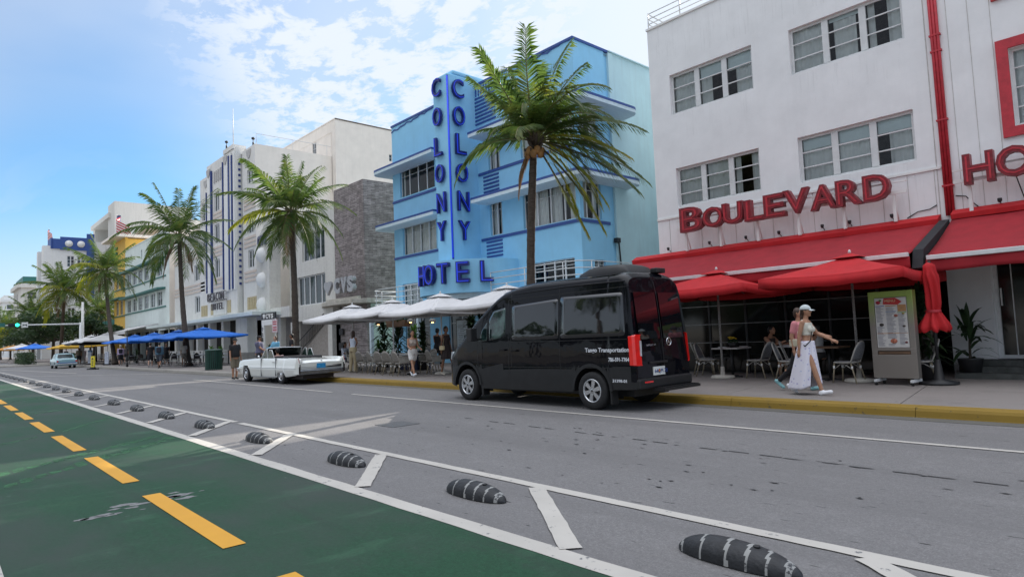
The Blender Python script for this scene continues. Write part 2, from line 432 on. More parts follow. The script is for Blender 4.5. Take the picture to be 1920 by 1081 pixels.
def paint_mat(name, col, wear=.66, under=(.16, .16, .165)):
    m, N, L, b = base_mat(name, col, .7, 0, .3)
    tc = N.new('ShaderNodeTexCoord')
    n = N.new('ShaderNodeTexNoise'); n.inputs['Scale'].default_value = 9; n.inputs['Detail'].default_value = 10; n.inputs['Roughness'].default_value = .75; L.new(tc.outputs['Object'], n.inputs['Vector'])
    r = N.new('ShaderNodeMapRange'); r.inputs[1].default_value = wear; r.inputs[2].default_value = wear + .03; L.new(n.outputs[0], r.inputs[0])
    n2 = N.new('ShaderNodeTexNoise'); n2.inputs['Scale'].default_value = 1.7; n2.inputs['Detail'].default_value = 8; L.new(tc.outputs['Object'], n2.inputs['Vector'])
    mv = N.new('ShaderNodeMix'); mv.data_type = 'RGBA'; mv.inputs[6].default_value = (*[c * .78 for c in col], 1); mv.inputs[7].default_value = (*[min(1, c * 1.1) for c in col], 1); L.new(n2.outputs[0], mv.inputs[0])
    x = N.new('ShaderNodeMix'); x.data_type = 'RGBA'; L.new(r.outputs[0], x.inputs[0]); L.new(mv.outputs[2], x.inputs[6]); x.inputs[7].default_value = (*under, 1)
    L.new(x.outputs[2], b.inputs['Base Color']); MAT[name] = m; return m
M_wline = paint_mat('worn_white_paint', (.50, .47, .425), .60)
M_yline = paint_mat('yellow_paint', (.66, .33, .035), .70, (.05, .06, .05))
M_ykerb = paint_mat('yellow_kerb_paint', (.26, .165, .026), .60, (.09, .075, .045))

def concrete_mat(name, base, joint=None):
    m, N, L, b = base_mat(name, base, .85, 0, .35)
    tc = N.new('ShaderNodeTexCoord')
    def noise(s, d=6, r=.65):
        n = N.new('ShaderNodeTexNoise'); n.inputs['Scale'].default_value = s; n.inputs['Detail'].default_value = d; n.inputs['Roughness'].default_value = r; L.new(tc.outputs['Object'], n.inputs['Vector']); return n.outputs[0]
    def mr(v, a, b_, c, d):
        r = N.new('ShaderNodeMapRange'); r.inputs[1].default_value = a; r.inputs[2].default_value = b_; r.inputs[3].default_value = c; r.inputs[4].default_value = d; L.new(v, r.inputs[0]); return r.outputs[0]
    def mix(f, a, b_):
        x = N.new('ShaderNodeMix'); x.data_type = 'RGBA'; L.new(f, x.inputs[0])
        for i, v in ((6, a), (7, b_)):
            if isinstance(v, tuple): x.inputs[i].default_value = (*v, 1)
            else: L.new(v, x.inputs[i])
        return x.outputs[2]
    c = mix(mr(noise(60, 3), .3, .7, 0, 1), tuple(x * .85 for x in base), tuple(x * 1.12 for x in base))
    c = mix(mr(noise(1.1, 8), .45, .75, 0, .55), c, tuple(x * .6 for x in base))
    c = mix(mr(noise(7, 4, .5), .69, .73, 0, .5), c, (.05, .045, .04))
    L.new(c, b.inputs['Base Color'])
    bp = N.new('ShaderNodeBump'); bp.inputs['Strength'].default_value = .3; bp.inputs['Distance'].default_value = .01; L.new(noise(50, 4), bp.inputs['Height']); L.new(bp.outputs[0], b.inputs['Normal'])
    MAT[name] = m; return m
M_walk = concrete_mat('sidewalk_concrete', (.23, .205, .19))
M_kerbc = concrete_mat('kerb_concrete', (.30, .28, .25))
M_ground = concrete_mat('sandy_ground', (.30, .27, .22))

KY, KZ = 11.12, .15       # kerb face and pavement height
g = MB(); g.quad((-900, -500, -.06), (300, -500, -.06), (300, 700, -.06), (-900, 700, -.06)); tag(g.build('ground', M_ground), kind='structure')
g = MB(); g.quad((-600, -2.2, 0), (40, -2.2, 0), (40, KY, 0), (-600, KY, 0)); tag(g.build('road', M_asph), kind='structure')
g = MB(); g.quad((-130, KY + .1, -.004), (-112, KY + .1, -.004), (-112, 160, -.004), (-130, 160, -.004)); tag(g.build('side_road', M_asph), kind='structure')
g = MB(); g.quad((-84, .40, .004), (30, .40, .004), (30, 3.14, .004), (-84, 3.14, .004)); tag(g.build('bike_lane', M_bike), kind='structure')
g = MB(); g.box(-600, 60, -30, -2.25, -.05, .12); tag(g.build('beach_side_pavement', M_walk), kind='structure')

def strip(mb, a, b, wd, z=.008):
    a = Vector((*a, z)); b = Vector((*b, z)); d = (b - a).normalized(); n = Vector((-d.y, d.x, 0)) * wd / 2
    k = max(1, int((b - a).length / 12))
    k = max(1, min(260, int((b - a).length / .12))); pj = (random.uniform(.95, 1.05), random.uniform(.95, 1.05))
    for i in range(k):
        p, q = a.lerp(b, i / k), a.lerp(b, (i + 1) / k); qj = (random.uniform(.93, 1.07), random.uniform(.93, 1.07)); mb.quad(p - n * pj[0], q - n * qj[0], q + n * qj[1], p + n * pj[1]); pj = qj
ln = MB()
strip(ln, (-84, 3.22), (30, 3.22), .17); strip(ln, (-84, 4.50), (-13.2, 4.50), .13); strip(ln, (-12.9, 4.50), (30, 4.50), .13)
strip(ln, (-16.6, 8.86), (30, 8.84), .10); strip(ln, (-17.9, 8.9), (-32, 9.05), .10); strip(ln, (-84, .36), (30, .36), .09)
strip(ln, (-53.5, 4.6), (-41.0, 10.6), .16, .012); strip(ln, (-84, 5.2), (-53.5, 7.6), .16, .012); strip(ln, (-83.5, 4.6), (-83.5, 11), .3, .012)
for k in range(16):
    x = -4.62 - 2.92 * k
    strip(ln, (x, 4.43), (x + 1.46, 3.34), .16, .012)
strip(ln, (-1.62, 4.43), (-.3, 3.4), .16, .012)
tag(ln.build('road_markings', M_wline), kind='structure')
yl = MB()
for k in range(-2, 17):
    x = -7.6 - 3.36 * k
    yl.quad((x, 1.65, .010), (x + 2.47, 1.65, .010), (x + 2.47, 1.82, .010), (x, 1.82, .010))
tag(yl.build('bike_lane_dashes', M_yline), kind='structure')
# faded streaks where tyres cross the green paint
fs = MB(); rnd_ = random.Random(4)
for (x0, y0, x1, y1, w_, n_) in ((-9.3, .5, -12.0, 3.1, .30, 2), (-10.3, .5, -12.6, 3.1, .22, 2), (-25, .5, -27, 3.1, .35, 2), (-15, 1.9, -17, 3.1, .2, 1), (-19, .5, -21, 3.1, .25, 1), (-13.5, .5, -14.6, 1.5, .18, 1)):
    for k in range(16):
        a, b = k / 16, (k + .8) / 16; w1 = w_ * rnd_.uniform(.5, 1.1)
        p = (x0 + (x1 - x0) * a, y0 + (y1 - y0) * a); q = (x0 + (x1 - x0) * b, y0 + (y1 - y0) * b); fs.quad((p[0] - w1, p[1], .0055), (p[0] + w1 * .4, p[1], .0055), (q[0] + w1 * .4, q[1], .0055), (q[0] - w1, q[1], .0055))
mf, N_, Lk, b_ = base_mat('faded_green_streak', (.05, .15, .07), .85, 0, .3)
tc_ = N_.new('ShaderNodeTexCoord'); mp_ = N_.new('ShaderNodeMapping'); mp_.inputs['Scale'].default_value = (2.2, .7, 1); nn_ = N_.new('ShaderNodeTexNoise'); nn_.inputs['Scale'].default_value = 3; nn_.inputs['Detail'].default_value = 9; nn_.inputs['Roughness'].default_value = .7
Lk.new(tc_.outputs['Object'], mp_.inputs[0]); Lk.new(mp_.outputs[0], nn_.inputs['Vector']); rr_ = N_.new('ShaderNodeMapRange'); rr_.inputs[1].default_value = .36; rr_.inputs[2].default_value = .60; rr_.inputs[4].default_value = .85; Lk.new(nn_.outputs[0], rr_.inputs[0]); Lk.new(rr_.outputs[0], b_.inputs['Alpha'])
tag(fs.build('faded_paint_streaks', mf), kind='structure')
# worn patch of bare asphalt in the green paint, and the tar seam on the carriageway
random.seed(5)
pt = MB()
def splat(mb, cx, cy, r, n=14, z=.0065, sx=1., sy=1.):
    mb.poly([(cx + math.cos(2 * math.pi * i / n) * r * sx * random.uniform(.55, 1.25), cy + math.sin(2 * math.pi * i / n) * r * sy * random.uniform(.55, 1.25), z) for i in range(n)])
for px, py, r in ((150, 975, .07), (170, 972, .09), (192, 966, .08), (215, 955, .06), (208, 966, .05), (232, 947, .10), (246, 952, .07), (262, 945, .09), (222, 962, .04), (300, 938, .04), (318, 933, .10), (335, 929, .13), (350, 933, .10), (325, 924, .06), (378, 920, .03), (268, 955, .03)):
    p = pZ(px, py); splat(pt, p.x, p.y, r * .72, 15, sx=.8, sy=1.5)
tag(pt.build('worn_road_patch', mat('bare_patch', (.20, .20, .20), .85, var=.15, scale=14)), kind='structure')
tr = MB()
for px, py in ((760, 795), (1210, 783), (1290, 784), (1560, 825), (1395, 1008), (1440, 989)):
    p = pZ(px, py)
for k in range(26):
    x = -9.5 + k * .36 + random.uniform(-.05, .05); y = 7.35 - .012 * k + random.uniform(-.02, .02)
    if random.random() < .7: tr.quad((x, y - .012, .006), (x + random.uniform(.12, .32), y - .012, .006), (x + .25, y + .012, .006), (x, y + .014, .006))
for k in range(60):
    x = random.uniform(-9, -.5); y = random.uniform(4.9, 7.6); l_ = random.uniform(.03, .12); h_ = random.uniform(.008, .02)
    tr.poly([(x, y, .006), (x + l_ * .5, y - h_, .006), (x + l_, y, .006), (x + l_ * .5, y + h_, .006)])
tag(tr.build('tar_marks', mat('tar', (.02, .02, .02), .6)), kind='structure')
p = pZ(745, 795); mh = MB(); mh.box(p.x - .3, p.x + .3, p.y - .28, p.y + .28, .001, .007); tag(mh.build('utility_cover', mat('iron_cover', (.12, .12, .12), .6, .3, var=.2, scale=20, bump=.4)), kind='structure')

# pavement in slabs with open joints, kerb with a rounded yellow edge
wk = MB(); xs = []; x = 12.
while x > -112: xs.append(x); x -= 3.12
xs.append(-112)
off = (-3.45 + 3.12 * 5) % 3.12
xs = [xx + .03 for xx in xs]
for a, b in zip(xs[1:], xs[:-1]):
    g_ = .007
    for y0, y1 in ((KY + .36, 14.05), (14.065, 17.2), (17.21, 60)):
        sk = lambda y: -(y - 11.8) * .15
        v = [(a + g_ + sk(y0), y0, -.05), (b - g_ + sk(y0), y0, -.05), (b - g_ + sk(y1), y1, -.05), (a + g_ + sk(y1), y1, -.05)]
        if y1 > 20: v = [(a, y0, -.05), (b, y0, -.05), (b, y1, -.05), (a, y1, -.05)]
        wk.prism(v, (0, 0, .05 + KZ))
tag(wk.build('pavement', M_walk, bevel=.004), kind='structure')
wb = MB(); wb.box(-112, 12, KY + .3, 60, -.05, KZ - .02); tag(wb.build('pavement_bed', mat('joint_dirt', (.04, .035, .03), .9)), kind='structure')
def kerb(x0, x1, mt, name='kerb', y=KY):
    pr = [(y - .012, -.02), (y, .02), (y + .015, .10), (y + .04, .142), (y + .075, .152), (y + .352, .153), (y + .352, -.02)]
    k = MB(); n = max(1, int(abs(x1 - x0) / 3.0))
    for i in range(n):
        a = x0 + (x1 - x0) * i / n + .004; b = x0 + (x1 - x0) * (i + 1) / n - .004
        k.prism([(a, yy, zz) for yy, zz in pr], (b - a, 0, 0))
    return tag(k.build(name, mt), kind='structure')
kerb(-24.5, 12, M_ykerb, 'yellow_kerb'); kerb(-112, -24.5, M_kerbc)
gt = MB(); gt.quad((-112, KY - .34, .004), (12, KY - .34, .004), (12, KY, .004), (-112, KY, .004)); tag(gt.build('gutter', concrete_mat('gutter_dirt', (.12, .115, .10))), kind='structure')
# far block beyond the side street
fp = MB(); fp.box(-600, -130, 9.6, 60, -.05, .14); tag(fp.build('far_pavement', M_walk), kind='structure')
fk = MB(); fk.prism([(-111.5, 6.1, 0), (-98.5, 6.1, 0), (-95, 7.6, 0), (-92.5, 11.1, 0), (-112, 11.1, 0)], (0, 0, .13)); tag(fk.build('kerb_extension', M_kerbc), kind='structure')

# ------------------------------------------------------------------ lane separator humps
def hump_mesh(seed, worn):
    L_, W_, H_ = .43, .13, .13
    mb = MB(); rnd = random.Random(seed)
    def f(u, v):
        t = u * 2 - 1; a = v * math.pi
        s_ = max(0, 1 - abs(t) ** 2.6) ** .62
        return (t * L_, -math.cos(a) * W_ * s_, .004 + math.sin(a) ** .8 * H_ * s_ * (1 - .12 * t))
    mb.grid(f, 56, 14)
    V = mb.v
    bands = [(-.90, -.86), (-.52, -.47), (-.10, -.04), (.22, .28), (.52, .57), (.78, .88)]
    mb.m = []
    for fc in mb.f:
        c = Vector((0, 0, 0))
        for i in fc: c += Vector(V[i])
        c /= len(fc); t = c.x / L_; slant = (.06 if c.y > 0 else -.06) * abs(c.y) / W_
        k = 0
        for i, (a, b) in enumerate(bands):
            if a < t + slant < b and worn != 'bare': k = 1
        mb.m.append(k)
    # bolt recesses
    for t in (-.32, .34): mb.lathe([(.022, H_ * .93), (.022, H_ * 1.0 + .002), (.014, H_ * 1.0 + .003)], (t * L_, 0, 0), 10, 2)
    return mb
M_band = paint_mat('worn_reflective_band', (.30, .30, .29), .58, (.05, .05, .055))
M_hump = mat('black_rubber', (.016, .017, .02), .6, var=.35, scale=9, bump=.3)
HX = [-2.2, -4.87, -7.42, -10.28, -12.97, -15.6, -18.28, -21.0, -23.9, -26.7]
x = -29.4
while x > -72: HX.append(x); x -= 2.72
hm = None
where = ['nearest the camera', 'second from the camera', 'third from the camera', 'fourth from the camera',
         'fifth from the camera', 'sixth from the camera', 'seventh from the camera', 'eighth from the camera', 'ninth from the camera', 'tenth from the camera']
for i, x in enumerate(HX):
    if i == 0:
        hm = hump_mesh(1, '').build('lane_separator', [M_hump, M_band, M_black]); o = hm
    else:
        o = dup(hm)
    o.location = (x, 3.86, .004); o.rotation_euler = (0, 0, random.uniform(-.03, .03))
    if i >= 10:
        ones = ['tenth', 'eleventh', 'twelfth', 'thirteenth', 'fourteenth', 'fifteenth', 'sixteenth', 'seventeenth', 'eighteenth', 'nineteenth']
        od = ones[i - 9] if i < 19 else ['twentieth', 'twenty-first', 'twenty-second', 'twenty-third', 'twenty-fourth', 'twenty-fifth', 'twenty-sixth', 'twenty-seventh', 'twenty-eighth', 'twenty-ninth'][i - 19]
        lb = 'small far black rubber lane hump, %s from the camera' % od
    else: lb = 'black rubber lane hump with white bands, ' + where[i]
    tag(o, lb, 'lane separator', 'rubber lane humps along the bike lane')
# ------------------------------------------------------------------ building helpers
EX, EY, EZ = Vector((1, 0, 0)), Vector((0, 1, 0)), Vector((0, 0, 1))
class Face:
    """a vertical wall face: origin, direction along it, inward normal"""
    def __init__(s, O, U, N): s.O, s.U, s.N = Vector(O), Vector(U).normalized(), Vector(N).normalized()
    def P(s, u, z, d=0.): return s.O + s.U * u + s.N * d + Vector((0, 0, z))
    def box(s, mb, u0, u1, z0, z1, d0, d1, mat=0):
        c = s.P((u0 + u1) / 2, (z0 + z1) / 2, (d0 + d1) / 2)
        return mb.obox(c, s.U * abs(u1 - u0) / 2, s.N * abs(d1 - d0) / 2, Vector((0, 0, abs(z1 - z0) / 2)), mat) if s.U.cross(s.N).z > 0 else mb.obox(c, s.U * abs(u1 - u0) / 2, -s.N * abs(d1 - d0) / 2, Vector((0, 0, abs(z1 - z0) / 2)), mat)
def front(Y): return Face((0, Y, 0), EX, EY)          # faces the street, u = X
def side(X): return Face((X, 0, 0), EY, -EX)          # faces +X (towards the camera), u = Y
def lside(X): return Face((X, 0, 0), EY, EX)          # faces -X

def wall(mb, F, u0, u1, z0, z1, holes=(), depth=.25, mat=0, rmat=None):
    us = sorted({u0, u1, *[h[0] for h in holes], *[h[1] for h in holes]}); zs = sorted({z0, z1, *[h[2] for h in holes], *[h[3] for h in holes]})
    flip = F.U.cross(EZ).dot(F.N) > 0
    def q(a, b, c, d, m): mb.quad(*((a, b, c, d) if not flip else (d, c, b, a)), m)
    for i in range(len(us) - 1):
        for j in range(len(zs) - 1):
            a, b, c, d = us[i], us[i + 1], zs[j], zs[j + 1]
            if a < u0 - 1e-6 or b > u1 + 1e-6 or c < z0 - 1e-6 or d > z1 + 1e-6: continue
            mu, mz = (a + b) / 2, (c + d) / 2
            if any(h[0] < mu < h[1] and h[2] < mz < h[3] for h in holes): continue
            q(F.P(a, c), F.P(b, c), F.P(b, d), F.P(a, d), mat)
    rm = mat if rmat is None else rmat
    for h in holes:
        a, b, c, d = h
        for p, r in (((a, c), (b, c)), ((b, c), (b, d)), ((b, d), (a, d)), ((a, d), (a, c))):
            q(F.P(*p), F.P(*r), F.P(*r, depth), F.P(*p, depth), rm)

def window(parent, F, h, cols=2, bars=(.33, .66), inset=.12, frame=None, fw=.05, bw=.022, see=False, curtain=None, blind=0, sill=False, name='window', mull=None, seed=0, glass=None, frame_out=False):
    """casement in the opening h; the pane is a sub-part of the frame"""
    a, b, c, d = h; frame = frame or M_alu; mull = mull or fw * 1.6
    mb = MB(); t = .05
    i0, i1 = inset, inset + t
    F.box(mb, a, b, c, c + fw, i0, i1); F.box(mb, a, b, d - fw, d, i0, i1)
    F.box(mb, a, a + fw, c + fw, d - fw, i0, i1); F.box(mb, b - fw, b, c + fw, d - fw, i0, i1)
    ws = (b - a) / cols if isinstance(cols, int) else None
    cuts = [a + ws * k for k in range(1, cols)] if ws else [a + (b - a) * k for k in cols]
    for u in cuts: F.box(mb, u - mull / 2, u + mull / 2, c + fw, d - fw, i0 - .012, i1 + .01)
    ed = [a + fw] + [x for u in cuts for x in (u - mull / 2, u + mull / 2)] + [b - fw]
    for k in range(0, len(ed), 2):
        for f in bars: 
            z = c + (d - c) * f; F.box(mb, ed[k], ed[k + 1], z - bw / 2, z + bw / 2, i0 + .008, i1 - .008)
    if sill: F.box(mb, a - .04, b + .04, c - .05, c - .004, -.05, inset)
    o = mb.build(name, frame, parent, bevel=.004 if see else 0)
    g = MB(); dd = inset + t * .5
    g.quad(F.P(a + .01, c + .01, dd), F.P(b - .01, c + .01, dd), F.P(b - .01, d - .01, dd), F.P(a + .01, d - .01, dd))
    g.build('pane', glass or (M_glass if see else M_dkglass), o)
    rnd = random.Random(seed * 7 + 3)
    if curtain:
        for (f0, f1) in curtain:
            cm = MB()
            u0, u1 = a + (b - a) * f0, a + (b - a) * f1; n = max(6, int((u1 - u0) / .03)); ph = rnd.random() * 6
            P0 = []
            for k in range(n + 1):
                u = u0 + (u1 - u0) * k / n; w_ = math.sin(k * 1.05 + ph) * .022 + math.sin(k * .37 + ph * 2) * .02
                P0.append((F.P(u, c + .02, inset + .13 + w_), F.P(u + .01 * math.sin(k), d - .02, inset + .13 + w_ * .6)))
            for k in range(n): cm.add([P0[k][0], P0[k + 1][0], P0[k + 1][1], P0[k][1]], [(0, 1, 2, 3)], 0, True)
            cm.build('curtain', M_curtain, o)
    if blind:
        bl = MB()
        for k, f in enumerate(blind if isinstance(blind, (list, tuple)) else [blind] * len(range(0, len(ed), 2))):
            if f: bl.quad(F.P(ed[2 * k], d - (d - c) * f, inset + .10), F.P(ed[2 * k + 1], d - (d - c) * f, inset + .10), F.P(ed[2 * k + 1], d, inset + .10), F.P(ed[2 * k], d, inset + .10))
        bl.build('blind', M_blind, o)
    return o

def shell(mb, x0, x1, y0, y1, z1, mat=0, roofmat=0, back=True, z0=.0, front_=False, rside=True, lsd=True):
    """side walls, rear and roof of a plain block"""
    if rside: mb.quad((x1, y0, z0), (x1, y1, z0), (x1, y1, z1), (x1, y0, z1), mat)
    if lsd: mb.quad((x0, y1, z0), (x0, y0, z0), (x0, y0, z1), (x0, y1, z1), mat)
    mb.quad((x1, y1, z0), (x0, y1, z0), (x0, y1, z1), (x1, y1, z1), mat)
    mb.quad((x0, y0, z1), (x1, y0, z1), (x1, y1, z1), (x0, y1, z1), roofmat)
    if front_: mb.quad((x0, y0, z0), (x1, y0, z0), (x1, y0, z1), (x0, y0, z1), mat)

# ------------------------------------------------------------------ Boulevard hotel (white, right)
def boulevard():
    YB = 18.0; X0, XP, X1 = -12.35, -4.18, 3.5; RZ = 11.62
    b = thing('white_hotel', 'white stucco three storey hotel with steel casement windows above the red awnings', 'hotel', ((X0 + X1) / 2, YB + 6, 0))
    F = front(YB)
    W = [(-11.58, -8.72, 8.47, 9.82), (-7.60, -4.73, 8.5, 9.82), (-11.54, -8.70, 5.40, 6.68), (-7.56, -4.69, 5.38, 6.68)]
    W2 = [(-2.72, -.3, 5.7, 7.5), (-2.72, -.3, 8.9, 10.6)]
    holes = W
    m = MB()
    wall(m, F, X0, XP, 3.7, RZ, W, .22)
    wall(m, F, XP, X1, 3.7, RZ + .6, W2, .22)
    shell(m, X0, XP, YB, YB + 14, RZ, 0, 1); shell(m, XP, X1, YB, YB + 14, RZ + .6, 0, 1)
    # dark rooms
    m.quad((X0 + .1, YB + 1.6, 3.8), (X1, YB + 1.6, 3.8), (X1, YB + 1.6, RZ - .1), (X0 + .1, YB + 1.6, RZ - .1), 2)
    # ground floor: piers, lintel, back wall
    m.box(X0, -12.0, YB + .002, YB + .4, 0, 3.7); m.box(XP - .1, -3.42, YB - .05, YB + .5, 0, 3.7)
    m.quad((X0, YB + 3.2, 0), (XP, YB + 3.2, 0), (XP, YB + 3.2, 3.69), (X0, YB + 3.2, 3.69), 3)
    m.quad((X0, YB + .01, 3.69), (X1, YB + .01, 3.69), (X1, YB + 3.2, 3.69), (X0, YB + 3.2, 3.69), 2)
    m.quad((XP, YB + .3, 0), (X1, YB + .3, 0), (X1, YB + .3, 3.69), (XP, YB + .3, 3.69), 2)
    w_ = m.build('wall', [M_white, M_stoneslab, M_dark, M_darkwall], b)
    tr = MB()      # ledge under the first floor windows, board grooves below it, coping
    F.box(tr, X0, XP - .02, 5.06, 5.12, -.035, .0); F.box(tr, X0 - .03, XP, RZ, RZ + .07, -.04, .3); F.box(tr, XP, X1, RZ + .6, RZ + .67, -.04, .3)
    for i in range(14):
        u = X0 + .45 + i * .58; F.box(tr, u, u + .012, 3.9, 5.05, -.01, 0., 1)
    for i in range(12):
        u = XP + .35 + i * .42
        F.box(tr, u, u + .010, 3.9, 5.6 if 1.35 < u - XP < 4 else RZ + .55, -.009, 0., 1)
    F.box(tr, XP - .12, XP - .1, 3.8, RZ, -.01, 0, 1)
    tr.build('trim', [M_white2, mat('groove_shadow', (.52, .50, .48), .9)], b)
    cu = [((0, .30), (.36, .60)), ((.0, .3), (.37, .62)), ((.03, .3), (.36, .66)), ((.0, .3), (.36, .66), (.8, 1))]
    bl = [(0, .3, .36), (0, .12, 0), (0, 0, 0), (.28, .30, .3)]
    cu = [((0.01, .30), (.80, .99)), ((.01, .31), (.40, .58), (.88, .98)), ((.01, .26), (.37, .63), (.90, .98)), ((.02, .31), (.36, .64), (.78, .99))]
    cu[0] = ((.01, .30), (.36, .50), (.78, .99)); cu[1] = ((.01, .31), (.40, .60), (.70, .76), (.86, .98))
    cu[2] = ((.01, .28), (.37, .63), (.70, .76), (.88, .98))
    for i, h in enumerate(W):
        window(b, F, h, 3, (.335, .66), .10, fw=.075, bw=.035, see=True, curtain=cu[i], blind=bl[i], seed=i, mull=.17)
    for h in W2:
        window(b, F, h, 2, (.25, .5, .75), .10, fw=.07, bw=.03, see=True, curtain=[(.0, .4), (.6, 1)], seed=9)
        fr = MB(); a, bb, c, d = h
        F.box(fr, a - .22, a, c - .22, d + .22, -.06, 0); F.box(fr, bb, bb + .22, c - .22, d + .22, -.06, 0)
        F.box(fr, a, bb, d, d + .22, -.06, 0); F.box(fr, a, bb, c - .22, c, -.06, 0)
        fr.build('window_surround', M_redp, b)
    lamps = []
    # glowing ceiling lamps seen through two windows
    for (x, z) in ((-9.28, 8.95), (-9.05, 6.1), (-4.98, 6.05)):
        lamp = MB(); lamps.append(lamp)
        lamp.lathe([(.02, -.05), (.10, -.02), (.11, .03), (.03, .05)], (x, YB + 1.3, z), 12)
    M_lamp = bpy.data.materials.new('warm_room_lamp'); M_lamp.use_nodes = True; bs = M_lamp.node_tree.nodes['Principled BSDF']
    bs.inputs['Base Color'].default_value = (1, .6, .25, 1); sock(bs, 'Emission Color', (1, .55, .2, 1)); sock(bs, 'Emission Strength', 4.); MAT['lamp'] = M_lamp
    for lamp in lamps: lamp.build('room_lamp', M_lamp, b).location = -Vector(b.location)
    # red pipes
    p = MB()
    for dx in (-.065, .0, .065): p.tube([(XP + .10 + dx, YB - .05, 3.9), (XP + .10 + dx, YB - .05, RZ + .6)], .034, 8)
    for z in (4.6, 6.2, 7.9, 8.3, 9.9, 11.2): p.box(XP - .02, XP + .22, YB - .09, YB - .005, z, z + .04)
    p.build('drain_pipe', M_redp, b)
    # small fixtures: spotlights over the awning, loose cables, junction boxes
    for k, x in enumerate((-11.9, -10.4, -9.2, -8.2, -7.0, -6.3, -5.3, -3.1)):
        s = MB(); s.tube([(x, YB - .01, 3.98), (x, YB - .14, 4.06)], .012, 5); s.lathe([(.02, -.04), (.045, .0), (.045, .06)], (x, YB - .16, 4.06), 8); s.build('spotlight', M_iron, b)
    for pts in ([(-5.0, YB - .02, 3.98), (-4.75, YB - .04, 4.10), (-4.5, YB - .03, 4.12), (-4.35, YB - .02, 4.2)], [(-3.95, YB - .02, 4.35), (-3.75, YB - .05, 4.30), (-3.6, YB - .05, 4.1), (-3.5, YB - .02, 3.98)], [(-2.75, YB - .3, 4.55), (-2.7, YB - .1, 4.2), (-2.66, YB - .02, 3.98)], [(-2.6, YB - .3, 4.55), (-2.52, YB - .08, 4.15), (-2.62, YB - .02, 3.98)]):
        s = MB(); s.tube(pts, .013, 5); s.build('cable', M_iron, b)
    # roof rail
    r = MB()
    for k in range(3): r.tube([(X0 + .04, YB + .05, RZ + .25 + .18 * k), (X0 + 6.2, YB + .05, RZ + .25 + .18 * k)], .018, 6)
    for k in range(3): r.tube([(X0 + .04, YB + .05, RZ + .25 + .18 * k), (X0 + .04, YB + 6, RZ + .25 + .18 * k)], .018, 6)
    for k in range(6): r.tube([(X0 + .04 + k * 1.24, YB + .05, RZ + .05), (X0 + .04 + k * 1.24, YB + .05, RZ + .64)], .022, 6)
    r.build('roof_railing', M_alu, b)
    # unseen block added behind the gap to trim the sun streak on the road
    an = MB(); an.box(-15.1, X0 + .002, 24.0, 31, 0, 15.0); an.build('sun_blocker', M_white, b)
    # entrance door
    D = MB(); F2 = front(YB + .25)
    F2.box(D, -3.42, -3.34, .5, 3.1, -.1, 0, 0); F2.box(D, -3.34, 3.0, .5, .58, -.1, 0, 0); F2.box(D, -3.34, 3, .58, 3.1, -.03, 0, 1)
    F2.box(D, -3.30, -3.27, 1.7, 2.1, -.16, -.13, 2); F2.box(D, -3.1, -3.08, .58, 3.1, -.05, -.03, 2)
    D.build('entrance_door', [M_alu, M_dkblk, M_alu], b)
    st = MB()
    for k in range(3): st.box(-3.95, 3, 16.55 + .38 * k, 18.3, KZ - .02 + .117 * k, KZ + .117 * (k + 1) - (.0 if k < 2 else -.0))
    st.build('entrance_steps', mat('dark_tiled_step', (.075, .08, .075), .7, var=.25, scale=5), b)
    for ch in KIDS[b.name]: ch.location = -Vector(b.location)
    return b
M_dkblk = mat('black_glass_door', (.010, .012, .012), .12, var=.4, scale=1.5, spec=.7)
boulevard()

# dark terrace: floor, screen, posts, under the awnings
def terrace_screen():
    t = thing('terrace_screen', 'dark glazed terrace screen with thin rails behind the bistro chairs', 'screen', (-8.2, 16.95, KZ))
    m = MB(); x0, x1, Y = -12.3, -4.35, 16.95
    F = front(Y)
    def loc(mb, name, mt): o = mb.build(name, mt, t); o.location = -Vector(t.location); return o
    for k in range(8):
        x = x0 + (x1 - x0) * k / 7; m.box(x - .03, x + .03, Y - .03, Y + .03, KZ, 2.35)
    for z, r in ((2.08, .012), (1.55, .010), (1.02, .010), (2.36, .03)): m.box(x0, x1, Y - .035 - r, Y - .035 + r, z - r, z + r, 1)
    loc(m, 'frame', [M_iron, mat('dull_rail', (.22, .22, .22), .4, .7)])
    g = MB()
    for k in range(7):
        a = x0 + (x1 - x0) * k / 7 + .04; b = x0 + (x1 - x0) * (k + 1) / 7 - .04
        g.quad((a, Y, KZ + .05), (b, Y, KZ + .05), (b, Y, 2.33), (a, Y, 2.33))
    loc(g, 'pane', mat('smoked_glass', (.012, .013, .012), .07, var=.4, scale=.8, spec=.55))
    return t
terrace_screen()

